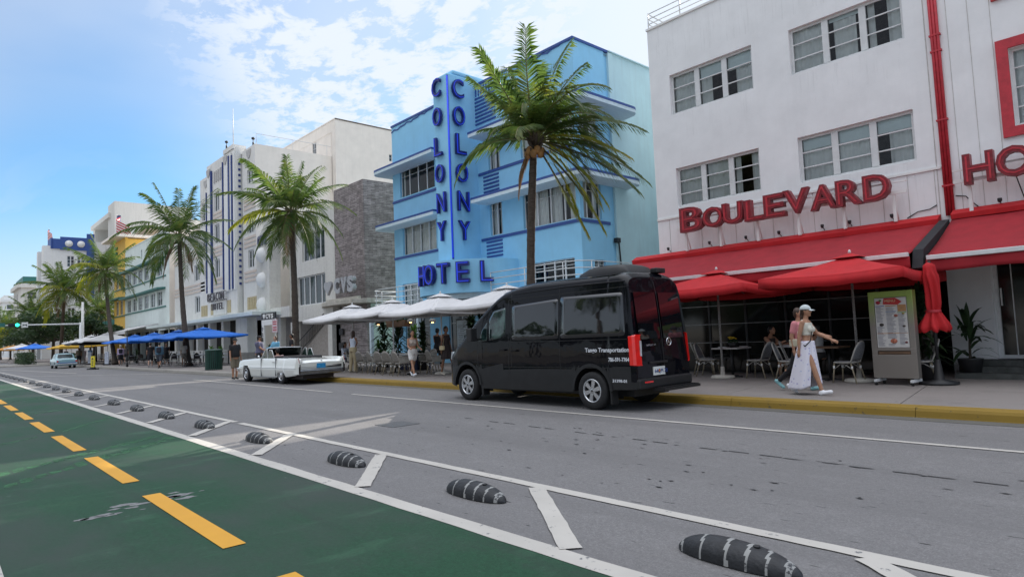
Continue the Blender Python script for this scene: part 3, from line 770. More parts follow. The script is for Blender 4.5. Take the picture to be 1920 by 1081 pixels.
def awning(x0, x1, label, y1=15.35, zb=2.86, zt=3.80, open_end=True):
    Y0 = 17.93
    t = thing('red_awning', label, 'awning', ((x0 + x1) / 2, Y0, 2.6), group=None)
    L_ = -Vector(t.location)
    c = MB(); n = 40
    def f(u, v):
        x = x0 + (x1 - x0) * u; sag = -.05 * math.sin(v * math.pi) + .006 * math.sin(u * 40)
        return (x, Y0 + (y1 - Y0) * v, zt + (zb - zt) * v + sag)
    c.grid(f, n, 10)
    c.grid(lambda u, v: (x0 + (x1 - x0) * u, y1 - .02 + .012 * math.sin(u * 60), zb - .06 - .24 * v - .012 * math.sin(u * 31)), n * 2, 3)
    o = c.build('canopy', M_red, t, loc=L_); so_ = o.modifiers.new('s', 'SOLIDIFY'); so_.thickness = .008
    h = MB(); h.prism([(x0, Y0 + .05, zt - .03), (x0, Y0 - .26, zt - .10), (x0, Y0 - .28, zt + .02), (x0, Y0 - .05, zt + .14), (x0, Y0 + .05, zt + .16)], (x1 - x0, 0, 0)); h.build('housing', M_red2, t, bevel=.01, loc=L_)
    b = MB(); b.box(x0 + .02, x1 - .02, y1 - .07, y1 + .02, zb - .06, zb + .035); b.build('front_bar', M_alu, t, bevel=.012, loc=L_)
    for xx in (x0 + 1.2, (x0 + x1) / 2, x1 - 1.2):
        a = MB(); a.tube([(xx, Y0 - .1, zt - .12), (xx + .9, (Y0 + y1) / 2, (zt + zb) / 2 - .14), (xx, y1 + .05, zb - .04)], .03, 6); a.build('arm', M_alu, t, loc=L_)
    return t
awning(-13.25, -4.28, 'long dark red awning hung over the bistro terrace, left of the black joint')
awning(-4.02, 4.2, 'dark red awning over the hotel entrance, right of the black joint', zb=2.76, y1=15.45, zt=3.86)
j = MB(); j.prism([(-4.26, 17.7, 3.78), (-4.26, 15.5, 2.95), (-4.26, 15.35, 2.55), (-4.26, 15.55, 2.45), (-4.26, 17.8, 3.3)], (.2, 0, 0)); o = j.build('awning_joint', M_blkcan); tag(o, 'black sloping fabric joint between the two red awnings', 'awning joint')

# raised sign letters
def raised_sign(text, xs, name, label, cat):
    """letters stand on posts in front of the wall"""
    Y = 17.55
    t = thing(name, label, cat, (xs[0][1], Y, 4.4)); L_ = -Vector(t.location)
    for ch, x, zb, h, wd in xs:
        me = text_mesh(ch, 1.0, .2, .035); v = [p.co.copy() for p in me.vertices]
        mnx, mxx = min(p.x for p in v), max(p.x for p in v); mny, mxy = min(p.y for p in v), max(p.y for p in v)
        for p in me.vertices:
            q = p.co; p.co = Vector((x + (q.x - mnx) / (mxx - mnx) * wd, Y - q.z, zb + (q.y - mny) / (mxy - mny) * h))
        me.flip_normals() if False else None
        me.materials.clear(); me.materials.append(M_redlet)
        for s_ in (1,):
            o = bpy.data.objects.new('letter', me); COL.objects.link(o); adopt(o, t); o.location = L_
        # raised neon tube channel: a thinner copy in front
        me2 = text_mesh(ch, 1.0, .02, -.028); v = [p.co.copy() for p in me2.vertices]
        for p in me2.vertices:
            q = p.co; p.co = Vector((x + (q.x - mnx) / (mxx - mnx) * wd, Y - .105 - q.z, zb + (q.y - mny) / (mxy - mny) * h))
        me2.materials.clear(); me2.materials.append(M_redp)
        o2 = bpy.data.objects.new('tube_channel', me2); COL.objects.link(o2); adopt(o2, o)
    f = MB(); a, b = xs[0][1] - .25, xs[-1][1] + xs[-1][4] + .3
    f.box(a, b, Y + .12, Y + .16, 4.58, 4.66); f.box(a, b, Y + .12, Y + .16, 4.86, 4.90)
    n = max(2, int((b - a) / 1.2))
    for k in range(n + 1):
        x = a + .3 + (b - a - .6) * k / n; f.box(x - .035, x + .035, Y + .13, Y + .2, 3.9, 4.6); f.tube([(x, Y + .16, 4.55), (x, 17.95, 3.95)], .015, 6)
    f.build('support_frame', M_white2, t, loc=L_)
LH = {'B': (-11.17, .80, 4.46, .77), 'O': (-10.37, .70, 4.47, .63), 'U': (-9.71, .66, 4.48, .64), 'L': (-9.01, .60, 4.47, .62), 'E': (-8.42, .60, 4.47, .66),
      'V': (-7.85, .70, 4.48, .67), 'A': (-7.13, .68, 4.46, .67), 'R': (-6.46, .64, 4.46, .68), 'D': (-5.80, .62, 4.46, .67)}
raised_sign('BOULEVARD', [(c, x, z, h, w_) for c, (x, w_, z, h) in LH.items()], 'boulevard_sign', 'raised weathered red letters reading BOULEVARD on the white hotel wall', 'sign')
raised_sign('HOTEL', [('H', -3.66, 4.48, .70, .58), ('O', -3.05, 4.50, .68, .66), ('T', -2.34, 4.48, .70, .55), ('E', -1.74, 4.48, .70, .5), ('L', -1.2, 4.48, .70, .45)], 'hotel_sign', 'raised weathered red letters HO beginning the word HOTEL right of the pipe', 'sign')
# stains and rain streaks on the two near fronts, thin films of dirt with shapes of their own
def stains():
    m, N, L, b = base_mat('rain_streak_stain', (.22, .20, .17), .9, 0, .2)
    tc = N.new('ShaderNodeTexCoord'); mp = N.new('ShaderNodeMapping'); mp.inputs['Scale'].default_value = (9, 9, .5); n = N.new('ShaderNodeTexNoise'); n.inputs['Scale'].default_value = 1.6; n.inputs['Detail'].default_value = 8; n.inputs['Roughness'].default_value = .65
    L.new(tc.outputs['Object'], mp.inputs[0]); L.new(mp.outputs[0], n.inputs['Vector']); r = N.new('ShaderNodeMapRange'); r.inputs[1].default_value = .55; r.inputs[2].default_value = .85; r.inputs[4].default_value = .16; L.new(n.outputs[0], r.inputs[0]); L.new(r.outputs[0], b.inputs['Alpha']); MAT['stain'] = m
    hotel = [o for o in bpy.data.objects if o.name == 'white_hotel'][0]; F = front(18.0)
    for (x0, x1, z0, z1) in ((-12.2, -4.6, 10.2, 11.6), (-11.5, -8.8, 7.6, 8.42), (-7.5, -4.8, 7.6, 8.44), (-7.5, -4.75, 4.95, 5.36), (-12.2, -4.3, 4.0, 5.04), (-3.9, 1.0, 3.95, 5.2)):
        q = MB(); q.quad(F.P(x0, z0, -.004), F.P(x1, z0, -.004), F.P(x1, z1, -.004), F.P(x0, z1, -.004)); q.build('rain_stain', m, hotel, loc=-Vector(hotel.location))
stains()
# ------------------------------------------------------------------ Colony hotel (sky blue)
def glyph(ch, P, U, W, wd, h, depth, mt, parent=None, name='letter', bold=.02):
    """one letter centred on P, width wd, height h, face normal U x W"""
    me = text_mesh(ch, 1.0, 1.0, bold); v = [p.co.copy() for p in me.vertices]
    mnx, mxx = min(p.x for p in v), max(p.x for p in v); mny, mxy = min(p.y for p in v), max(p.y for p in v)
    U = Vector(U).normalized(); W = Vector(W).normalized(); Nn = U.cross(W)
    for p in me.vertices:
        q = p.co; p.co = Vector(P) + U * ((q.x - mnx) / (mxx - mnx) - .5) * wd + W * ((q.y - mny) / (mxy - mny) - .5) * h + Nn * (q.z + .5) * depth
    me.materials.clear(); me.materials.append(mt)
    o = bpy.data.objects.new(name, me); COL.objects.link(o); adopt(o, parent); return o
def ray_plane(px, py, P0, n):
    r = M3 @ Vector(((px - CX) / FPX, -(py - CY) / FPX, -1)); return CAM + r * ((Vector(P0) - CAM).dot(n) / r.dot(n))

def slab(poly, z0, z1):
    m = MB(); m.prism([(x, y, z0) for x, y in poly], (0, 0, z1 - z0)); return m
def arc(cx, cy, r, a0, a1, n=8): return [(cx + r * math.cos(R(a0 + (a1 - a0) * i / n)), cy + r * math.sin(R(a0 + (a1 - a0) * i / n))) for i in range(n + 1)]

def colony():
    Y = 20.0; XL, XR = -31.92, -17.5; RZ = 13.9
    b = thing('blue_hotel', 'sky blue art deco hotel with navy bands, eyebrow ledges and tall central fin', 'hotel', ((XL + XR) / 2, Y + 8, 0))
    L_ = -Vector(b.location)
    F = front(Y); S_ = side(XR)
    big3, big2 = (-20.95, XR + .001, 9.50, 11.05), (-20.95, XR + .001, 6.24, 7.86)
    A = [(-31.16, -27.75, 9.58, 11.15), (-31.03, -27.75, 6.22, 7.84), (-23.25, -22.42, 9.46, 10.95), (-23.28, -22.41, 6.26, 7.88)]
    G = [(-20.5, -17.95, 3.45, 4.62), (-31.2, -29.2, 3.3, 4.58)]
    sideW = [(Y + .001, 21.40, 9.50, 11.05), (Y + .001, 21.40, 6.24, 7.86)]
    m = MB()
    c3 = (-20.95, XR - .001, 9.50, 11.05); c2 = (-20.95, XR - .001, 6.24, 7.86)
    # front with the corner openings running up to the corner
    wall(m, F, XL, XR, 3.2, RZ, A + G + [(c3[0], XR, c3[2], c3[3]), (c2[0], XR, c2[2], c2[3])], .22)
    wall(m, S_, Y, 22.05, 3.2, RZ, [(Y, 21.4, 9.50, 11.05), (Y, 21.4, 6.24, 7.86), (20.75, 21.5, 3.7, 4.5)], .22)
    wall(m, side(XR - .06), 22.05, 22.3, 0, RZ, [], 0, 0)
    m.quad((XR, 22.05, 3.2), (XR - .06, 22.05, 3.2), (XR - .06, 22.05, RZ), (XR, 22.05, RZ))
    m.box(XR - .5, XR + .06, 22.30, 22.62, 0, 13.92, 1)
    wall(m, side(XR), 22.62, 44, 0, RZ + .05, [], 0, 1)
    m.quad((XL, 44, 0), (XL, Y, 0), (XL, Y, RZ), (XL, 44, RZ), 1); m.quad((XL, 44, 0), (XR, 44, 0), (XR, 44, RZ), (XL, 44, RZ), 1)
    m.quad((XL, Y, RZ - .12), (XR, Y, RZ - .12), (XR, 44, RZ - .12), (XL, 44, RZ - .12), 2)
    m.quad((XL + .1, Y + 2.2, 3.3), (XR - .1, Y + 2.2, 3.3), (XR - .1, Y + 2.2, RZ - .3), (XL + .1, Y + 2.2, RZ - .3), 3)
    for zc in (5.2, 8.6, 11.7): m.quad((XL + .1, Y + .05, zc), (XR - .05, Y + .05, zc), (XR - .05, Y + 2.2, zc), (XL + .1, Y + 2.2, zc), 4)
    # ground floor
    wall(m, F, XL, XR, 0, 3.2, [(-31.0, -28.6, .2, 2.9), (-26.9, -24.8, .2, 2.95), (-24.4, -21.9, .2, 2.95), (-21.3, -18.3, .9, 2.9)], .25, 0)
    m.quad((XR, Y, 0), (XR, 22.05, 0), (XR, 22.05, 3.2), (XR, Y, 3.2))
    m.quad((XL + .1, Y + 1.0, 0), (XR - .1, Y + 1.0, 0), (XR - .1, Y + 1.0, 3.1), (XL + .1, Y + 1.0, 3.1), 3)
    m.build('wall', [M_colony, M_colside, M_stoneslab, M_dark, M_soffit], b, loc=L_)
    cv = [[((.02, .30), (.36, .42)), ((.0, .35), (.36, .68), (.7, 1))], None]
    def win(h, cols, cu, **k):
        o = window(b, k.pop('F', F), h, cols, (.76,), .12, fw=.045, bw=.025, see=True, curtain=cu, **k); o.location = L_; return o
    win(A[0], 4, [(.0, .06), (.94, 1)], seed=1); win(A[1], 4, [(0, .44), (.5, 1)], seed=2)
    win(A[2], 2, [(0, .35), (.6, 1)], seed=3); win(A[3], 2, [(0, .45), (.55, 1)], seed=4)
    win((c3[0], XR - .12, c3[2], c3[3]), 4, [(0, .45), (.6, 1)], seed=5); win((c2[0], XR - .12, c2[2], c2[3]), 4, [(.08, .42), (.46, .66), (.8, .95)], seed=6)
    win((Y + .12, 21.4, 9.50, 11.05), 3, [(0, .4), (.75, 1)], seed=7, F=S_); win((Y + .12, 21.4, 6.24, 7.86), 3, [(.0, .42), (.8, 1)], seed=8, F=S_)
    win(G[0], 4, [], seed=9); win(G[1], 3, [(0, 1)], seed=10); win((20.75, 21.5, 3.7, 4.5), 2, [(0, 1)], seed=11, F=S_)
    for k, h in enumerate([(-31.0, -28.6, .2, 2.9), (-26.9, -24.8, .2, 2.95), (-24.4, -21.9, .2, 2.95), (-21.3, -18.3, .9, 2.9)]):
        o = window(b, F, h, 2 if k else 3, (.72,), .10, fw=.06, name='shopfront_window', see=False); o.location = L_
    # eyebrow ledges wrapping the corners, with navy edge
    def eyebrow(poly, z):
        o = slab(poly, z - .16, z - .002).build('eyebrow_ledge', M_soffit, b, loc=L_)
        cx = sum(p[0] for p in poly) / len(poly); cy = sum(p[1] for p in poly) / len(poly)
        pl = [(x + .012 * (1 if x > cx else -1), y + (-.012 if y < Y else 0)) for x, y in poly]
        m2 = MB(); m2.prism([(x, y, z) for x, y in pl], (0, 0, .10)); m2.build('navy_edge', M_bluetrim, o)
    right = lambda x0: [(x0, Y + .02), (x0, 19.0)] + arc(-16.95, 19.45, .45, -90, 0, 5) + arc(-16.95, 22.7, .45, 0, 75, 4) + [(XR + .02, 23.25), (XR + .02, Y + .02)]
    eyebrow(right(-23.55), 11.14); eyebrow(right(-23.5), 7.94)
    left = lambda: [(-26.6, Y + .02), (-26.6, 19.0)][::1] + [(-32.0, 19.0)] + arc(-32.2, 19.5, .5, -90, -180, 5)[1:] + [(-32.7, 21.6), (XL - .02, 22.2), (XL - .02, Y + .02)]
    eyebrow(left()[::-1], 11.20); eyebrow(left()[::-1], 7.95)
    tr = MB()
    def band(x0, x1, z, sd=None):
        F.box(tr, x0, x1, z, z + .13, -.05, 0)
        if sd: S_.box(tr, Y - .05, sd, z, z + .13, -.05, 0)
    band(-24.0, XR + .05, 9.32, 21.9); band(-23.95, XR + .05, 6.06, 21.9); band(XL - .02, -26.8, 9.35); band(XL - .02, -26.8, 6.05)
    # coping
    F.box(tr, XL - .03, XR + .05, RZ, RZ + .11, -.05, .12); S_.box(tr, Y + .12, 22.3, RZ, RZ + .11, -.05, .12)
    side(XR).box(tr, 22.3, 44, RZ + .06, RZ + .11, -.09, .15, 1)
    # navy louvres
    for k in range(8): F.box(tr, -24.05 + .2 * k, -23.96 + .2 * k, 13.36, 13.86, -.03, 0)
    for k in range(8): F.box(tr, -24.15, -22.58, 11.90 + .185 * k, 11.99 + .185 * k, -.035, 0)
    for k in range(5): F.box(tr, -23.66, -22.52, 8.40 + .185 * k, 8.49 + .185 * k, -.035, 0)
    for k in range(5): F.box(tr, -23.6, -22.44, 5.22 + .175 * k, 5.305 + .175 * k, -.035, 0)
    # zigzag frieze
    for (xa, xb) in ((XL, -27.0), (-22.4, XR)):
        z = RZ - .33; x = xa; k = 0
        while x < xb - .2:
            st = .34; z2 = z + (.10 if k % 2 == 0 else -.06); 
            if k % 4 == 3: z2 = z + .02
            tr.prism([(x, Y - .03, z), (x + st, Y - .03, z2), (x + st, Y - .03, z2 + .07), (x, Y - .03, z + .07)], (0, .03, 0)); z = z2; z += -.02 if z > RZ - .3 else .01; x += st; k += 1
    tr.build('navy_trim', [M_bluetrim, M_colside], b, loc=L_)
    # central fin: a square pylon standing out from the front
    XE, XF, YF, TZ = -24.1, -25.32, 18.3, 14.25
    f = MB(); f.prism([(x, y, 4.95) for x, y in ((XF, Y + 1), (XF, YF), (XE, YF), (XE, Y + 1))], (0, 0, TZ - 4.95))
    f.prism([(XF, YF + .35, TZ), (XE, YF + .35, TZ), (XE, Y + 1, TZ), (XF, Y + 1, TZ)], (0, 0, .22))
    f.build('sign_fin', M_colony, b, bevel=.07, loc=L_)
    ne = MB(); ne.tube([(XE + .05, YF - .05, 5.2), (XE + .05, YF - .05, 14.05)], .045, 8, 1); ne.box(XE - .03, XE + .04, YF - .04, YF + .03, 5.15, 14.1)
    M_ne = bpy.data.materials.new('blue_neon_tube'); M_ne.use_nodes = True; bs = M_ne.node_tree.nodes['Principled BSDF']; bs.inputs['Base Color'].default_value = (.02, .06, .7, 1); sock(bs, 'Emission Color', (.02, .08, 1, 1)); sock(bs, 'Emission Strength', .22); MAT['neon'] = M_ne
    ne.build('neon_edge', [M_neon, M_ne], b, loc=L_)
    LB, EG, RB = Vector((XF, YF, 0)), Vector((XE, YF, 0)), Vector((XE, Y, 0))
    # marquee drum
    C0 = Vector((-24.3, 20.0, 0)); RR = 2.9
    d = MB(); pl = [(C0.x + RR * math.cos(a), C0.y + RR * math.sin(a)) for a in [R(180 + 180 * k / 36) for k in range(37)]]
    d.prism([(x, y, 3.45) for x, y in pl], (0, 0, 1.5)); d.build('marquee', M_colony, b, loc=L_)
    porch = MB(); porch.prism([(C0.x + (RR - .3) * math.cos(R(180 + 10 * k)), C0.y + (RR - .3) * math.sin(R(180 + 10 * k)), 3.2) for k in range(19)], (0, 0, .26)); porch.box(-32.2, -16.4, 18.2, 19.99, 3.02, 3.19)
    for x in (-32.0, -29.6, -27.3, -21.4, -19, -16.6): porch.box(x - .09, x + .09, 18.3, 18.48, KZ, 3.02)
    porch.build('porch_canopy', M_soffit, b, loc=L_)
    # porch railing: four chrome rails
    for (pts) in ([(-21.6, 18.45), (-17.2, 18.45), (-16.6, 18.7), (-16.35, 19.2), (-16.35, 21.6)], [(-27.0, 18.45), (-31.5, 18.45), (-32.3, 18.8), (-32.5, 19.4), (-32.5, 21)]):
        r_ = MB()
        for k in range(4): r_.tube([(x, y, 3.45 + .27 * k) for x, y in pts], .022, 6, 0)
        for x, y in pts[:1] + [((pts[0][0] + pts[1][0]) / 2, 18.45)] + pts[1:2] + pts[3:]: r_.tube([(x, y, 3.19), (x, y, 4.28)], .02, 6, 0)
        r_.build('porch_railing', M_alu, b, loc=L_)
    dp = MB(); dp.tube([(XR + .10, 22.25, 5.35), (XR + .13, 22.3, 5.3), (XR + .13, 22.4, 4.0)], .035, 6); dp.box(XR + .02, XR + .2, 22.1, 22.35, 5.3, 5.5); dp.build('drain_pipe', M_iron, b, loc=L_)
    # fin letters: two things, one on each flank
    def column(px, A_, B_, name, label, ws_):
        U = (B_ - A_).normalized(); nrm = U.cross(EZ).normalized()
        t = thing(name, label, 'sign', (A_ + B_) / 2 + Vector((0, 0, 6)))
        for ch, x, y0, y1 in px:
            p0 = ray_plane(x, y0, A_ + nrm * .12, nrm); p1 = ray_plane(x, y1, A_ + nrm * .12, nrm); c = (p0 + p1) / 2; c -= nrm * .06
            h = p0.z - p1.z; wd = {'C': .62, 'O': .64, 'L': .56, 'N': .62, 'Y': .62}[ch] * ws_
            o = glyph(ch, c, U, EZ, wd, h, .13, M_neon, t, bold=.02); o.location = -Vector(t.location)
            o2 = glyph(ch, c + nrm * .125, U, EZ, wd * .88, h * .93, .02, M_ne, o, 'neon_tube', -.035)
        return t
    column([('C', 818, 148, 183), ('O', 820, 202, 237), ('L', 822, 257, 293), ('O', 825, 308, 343), ('N', 828, 361, 399), ('Y', 829, 415, 452)], LB, EG, 'colony_sign', 'column of navy neon letters COLONY on the street face of the blue fin', 1.08)
    column([('C', 858, 149, 184), ('O', 860, 200, 236), ('L', 864, 252, 290), ('O', 866, 307, 342), ('N', 869, 359, 396), ('Y', 871, 414, 450)], EG, RB, 'colony_sign', 'column of navy neon letters COLONY on the right flank of the blue fin', 1.12)
    t = thing('hotel_sign', 'navy neon letters HOTEL curving round the blue marquee drum', 'sign', (C0.x, C0.y - 3, 4))
    for ch, px, y0, y1, wd in (('H', 797, 505, 541, .62), ('O', 810, 505, 541, .66), ('T', 834, 495, 539, .66), ('E', 869, 492, 532, .62), ('L', 912, 489, 527, .60)):
        r = M3 @ Vector(((px - CX) / FPX, -((y0 + y1) / 2 - CY) / FPX, -1)); rr = RR + .05
        # nearest crossing of the ray with the drum, in plan
        a_ = r.x ** 2 + r.y ** 2; b_ = -2 * (r.x * C0.x + r.y * C0.y); c_ = C0.x ** 2 + C0.y ** 2 - rr ** 2
        D = b_ * b_ - 4 * a_ * c_
        tt = (-b_ - math.sqrt(max(D, 0))) / (2 * a_); p = CAM + r * tt
        n = Vector((p.x - C0.x, p.y - C0.y, 0)).normalized(); U = EZ.cross(n)
        o = glyph(ch, (p.x, p.y, 4.35), U, EZ, wd, .95, .2, M_neon, t, bold=.03); o.location = -Vector(t.location)
        o2 = glyph(ch, Vector((p.x, p.y, 4.35)) + n * .19, U, EZ, wd * .86, .86, .03, M_ne, o, 'neon_tube', -.03)
    return b
colony()

# ------------------------------------------------------------------ drugstore building with stone pylon
def brick_mat():
    m, N, L, b = base_mat('split_face_stone', (.25, .22, .21), .9, 0, .3)
    tc = N.new('ShaderNodeTexCoord'); mp = N.new('ShaderNodeMapping'); mp.inputs['Rotation'].default_value = (R(90), 0, 0); mp.inputs['Scale'].default_value = (1, 1, 1)
    sep = N.new('ShaderNodeSeparateXYZ'); cb = N.new('ShaderNodeCombineXYZ'); ad = N.new('ShaderNodeMath'); ad.operation = 'ADD'
    L.new(tc.outputs['Object'], sep.inputs[0]); L.new(sep.outputs[0], ad.inputs[0]); L.new(sep.outputs[1], ad.inputs[1]); L.new(ad.outputs[0], cb.inputs[0]); L.new(sep.outputs[2], cb.inputs[1])
    br = N.new('ShaderNodeTexBrick'); br.inputs['Scale'].default_value = 1; br.inputs['Brick Width'].default_value = .55; br.inputs['Row Height'].default_value = .11; br.inputs['Mortar Size'].default_value = .008
    br.inputs['Color1'].default_value = (.33, .29, .285, 1); br.inputs['Color2'].default_value = (.19, .165, .16, 1); br.inputs['Mortar'].default_value = (.09, .08, .075, 1); br.inputs['Bias'].default_value = -.1
    L.new(cb.outputs[0], br.inputs['Vector'])
    n = N.new('ShaderNodeTexNoise'); n.inputs['Scale'].default_value = 3; n.inputs['Detail'].default_value = 8; L.new(tc.outputs['Object'], n.inputs['Vector'])
    x = N.new('ShaderNodeMix'); x.data_type = 'RGBA'; x.blend_type = 'OVERLAY'; x.inputs[0].default_value = .7; L.new(br.outputs[0], x.inputs[6]); L.new(n.outputs[0], x.inputs[7]); L.new(x.outputs[2], b.inputs['Base Color'])
    bp = N.new('ShaderNodeBump'); bp.inputs['Strength'].default_value = .6; bp.inputs['Distance'].default_value = .03; L.new(br.outputs[0], bp.inputs['Height']); L.new(bp.outputs[0], b.inputs['Normal'])
    MAT['stone'] = m; return m
M_stone = brick_mat()
M_signgrey = mat('silver_sign_letter', (.42, .42, .44), .35, .4, var=.1)

def heart(mb, c, s, dep, mt=0):
    pts = []
    for k in range(28):
        t = 2 * math.pi * k / 28; x = 16 * math.sin(t) ** 3; y = 13 * math.cos(t) - 5 * math.cos(2 * t) - 2 * math.cos(3 * t) - math.cos(4 * t)
        pts.append((c[0] + x / 17 * s * .5, c[1], c[2] + y / 17 * s * .5))
    mb.prism(pts, (0, -dep, 0), mt)

def pharmacy():
    Y = 20.0
    b = thing('pharmacy_building', 'two storey white building with grey stone pylon and pale green flank beside the blue hotel', 'building', (-42, Y + 6, 0)); L_ = -Vector(b.location)
    F = front(Y); m = MB()
    up, lo = (-44.45, -40.85, 7.3, 9.32), (-45.35, -40.85, 4.15, 6.25)
    wall(m, F, -45.4, -39.4, 3.5, 10.7, [up, lo], .25)
    m.quad((-39.4, Y, 0), (-39.4, Y + 12, 0), (-39.4, Y + 12, 10.7), (-39.4, Y, 10.7))
    # recess between pylon and windows
    wall(m, front(Y + .9), -48.8, -45.4, 3.5, 10.3, [(-46.9, -46.3, 5.5, 9)], .1); m.quad((-45.4, Y, 3.5), (-45.4, Y + .9, 3.5), (-45.4, Y + .9, 10.7), (-45.4, Y, 10.7))
    m.quad((-51.3, Y + .5, 10.3), (-35.5, Y + .5, 10.3), (-35.5, 34, 10.3), (-51.3, 34, 10.3), 2)
    # flank towards the blue hotel
    wall(m, side(-35.46), 20.35, 34, 0, 10.62, [(22.25, 23.2, 7.35, 8.5), (22.2, 23.3, 4.05, 5.5)], .12, 1)
    m.box(-51.6, -45.2, 19.3, 20.9, 3.42, 4.2); m.box(-45.2, -38.9, 19.55, 19.998, 3.0, 4.05)
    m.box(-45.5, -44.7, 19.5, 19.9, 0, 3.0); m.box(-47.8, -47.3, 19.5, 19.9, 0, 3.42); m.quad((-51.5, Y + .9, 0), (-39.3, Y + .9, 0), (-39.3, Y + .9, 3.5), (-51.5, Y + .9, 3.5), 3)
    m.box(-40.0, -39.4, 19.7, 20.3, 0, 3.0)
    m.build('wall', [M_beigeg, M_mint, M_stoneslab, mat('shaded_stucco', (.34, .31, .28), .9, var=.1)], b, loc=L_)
    # pylon with flared top
    p = MB(); ol = [(-51.3, 3.9), (-48.7, 3.9), (-48.75, 6), (-48.7, 8), (-48.35, 9.6), (-47.6, 10.7), (-46.9, 11.3), (-49.1, 11.15), (-51.0, 9.9), (-51.3, 9.2)]
    p.prism([(x, 19.25, z) for x, z in ol], (0, .9, 0)); p.build('pylon', M_beigeg, b, bevel=.03, loc=L_)
    for z in (8.45, 6.5, 4.55):
        d = MB(); d.grid(lambda u, v: (-50.0 + .55 * math.sin(v * math.pi / 2) * math.cos(u * 2 * math.pi) * (1 if True else 1), 19.25 - .5 * math.cos(v * math.pi / 2), z - .62 * math.sin(v * math.pi / 2) * math.sin(u * 2 * math.pi)), 24, 8, closed_u=True); d.build('wall_dome', M_white2, b, loc=L_)
    # stone tower
    s = MB(); s.box(-39.38, -35.44, Y, Y + 6, 4.05, 11.6); s.box(-38.9, -35.5, Y + .1, Y + 4, 0, 3.75)
    s.build('stone_tower', M_stone, b, loc=L_)
    lg = MB(); pl = [(-40.6, 20)] + [(-40.4, 19.5), (-39.3, 18.95), (-37.0, 18.75), (-35.2, 18.9)] + [(-34.4, 19.5), (-34.3, 21.6), (-35.4, 21.6), (-35.4, 20)]
    lg.prism([(x, y, 3.76) for x, y in pl], (0, 0, .27)); lg.build('ledge', M_stoneslab, b, bevel=.02, loc=L_)
    bp = MB(); bp.box(-38.9, -38.4, 19.93, 19.998, 1.9, 2.3); bp.box(-38.9, -38.4, 19.9, 19.998, .9, 1.4); bp.build('meter_box', M_iron, b, loc=L_)
    for h, c, br in ((up, 4, ()), (lo, (.22, .42, .62, .84), ())): o = window(b, F, h, 4 if h is up else (.20, .40, .60, .82), br, .15, fw=.08, mull=.12); o.location = L_
    for h in ((22.25, 23.2, 7.35, 8.5), (22.2, 23.3, 4.05, 5.5)): o = window(b, side(-35.46), h, 1, (.5,), .08, frame=mat('blue_grey_shutter', (.05, .14, .22), .5)); o.location = L_
    # outside stair
    st = MB()
    for k in range(12): st.box(-44.6 + .36 * k, -39.5, 19.95, 20.8, .15 + .2 * k, .15 + .2 * (k + 1))
    st.build('stair', M_stoneslab, b, loc=L_)
    wl = MB(); wl.prism([(-45.0, 19.8, KZ), (-39.6, 19.8, KZ), (-39.6, 19.8, 2.9), (-40.5, 19.8, 2.7), (-45.0, 19.8, .35)], (0, .14, 0)); wl.build("stair_wall", MAT["shaded_stucco"], b, loc=L_)
    rl = MB(); rl.tube([(-48.6, 19.5, 1.15), (-45.0, 19.5, 1.2), (-40.2, 19.5, 3.35)], .03, 6)
    rl.tube([(-48.6, 19.5, .4), (-45.0, 19.5, .45), (-40.2, 19.5, 2.6)], .02, 6)
    for k in range(34):
        x = -48.4 + k * .25; z = 0 if x < -45 else (x + 45) * .448; rl.tube([(x, 19.5, .42 + z), (x, 19.5, 1.18 + z)], .012, 4)
    rl.build('stair_railing', M_iron, b, loc=L_)
    # signs: the three signs the building carries
    t = thing('pharmacy_sign', 'silver heart and letters CVS on the stone tower ledge', 'sign', (-37.5, 19.3, 4.2)); tl = -Vector(t.location)
    h = MB(); heart(h, (-38.9, 19.35, 5.02), 1.05, .18); h.build('heart', M_signgrey, t, loc=tl)
    for ch, x in (('C', -37.75), ('V', -36.85), ('S', -36.0)): o = glyph(ch, (x, 19.5, 5.02), EX, EZ, .78, 1.02, .25, M_signgrey, t, bold=.06); o.location = tl
    bs_ = MB(); bs_.box(-39.5, -35.3, 19.35, 19.6, 4.04, 4.22); bs_.build('sign_base', M_stoneslab, t, loc=tl)
    t = thing('pharmacy_sign', 'small raised letters CVS near the top of the beige pylon', 'sign', (-49.8, 19.2, 9.6)); tl = -Vector(t.location)
    for ch, x in (('C', -50.55), ('V', -49.95), ('S', -49.35)): o = glyph(ch, (x, 19.25, 9.62), EX, EZ, .55, .8, .12, mat('dull_blue_letter', (.16, .17, .24), .5), t, bold=.05); o.location = tl
    return b
pharmacy()

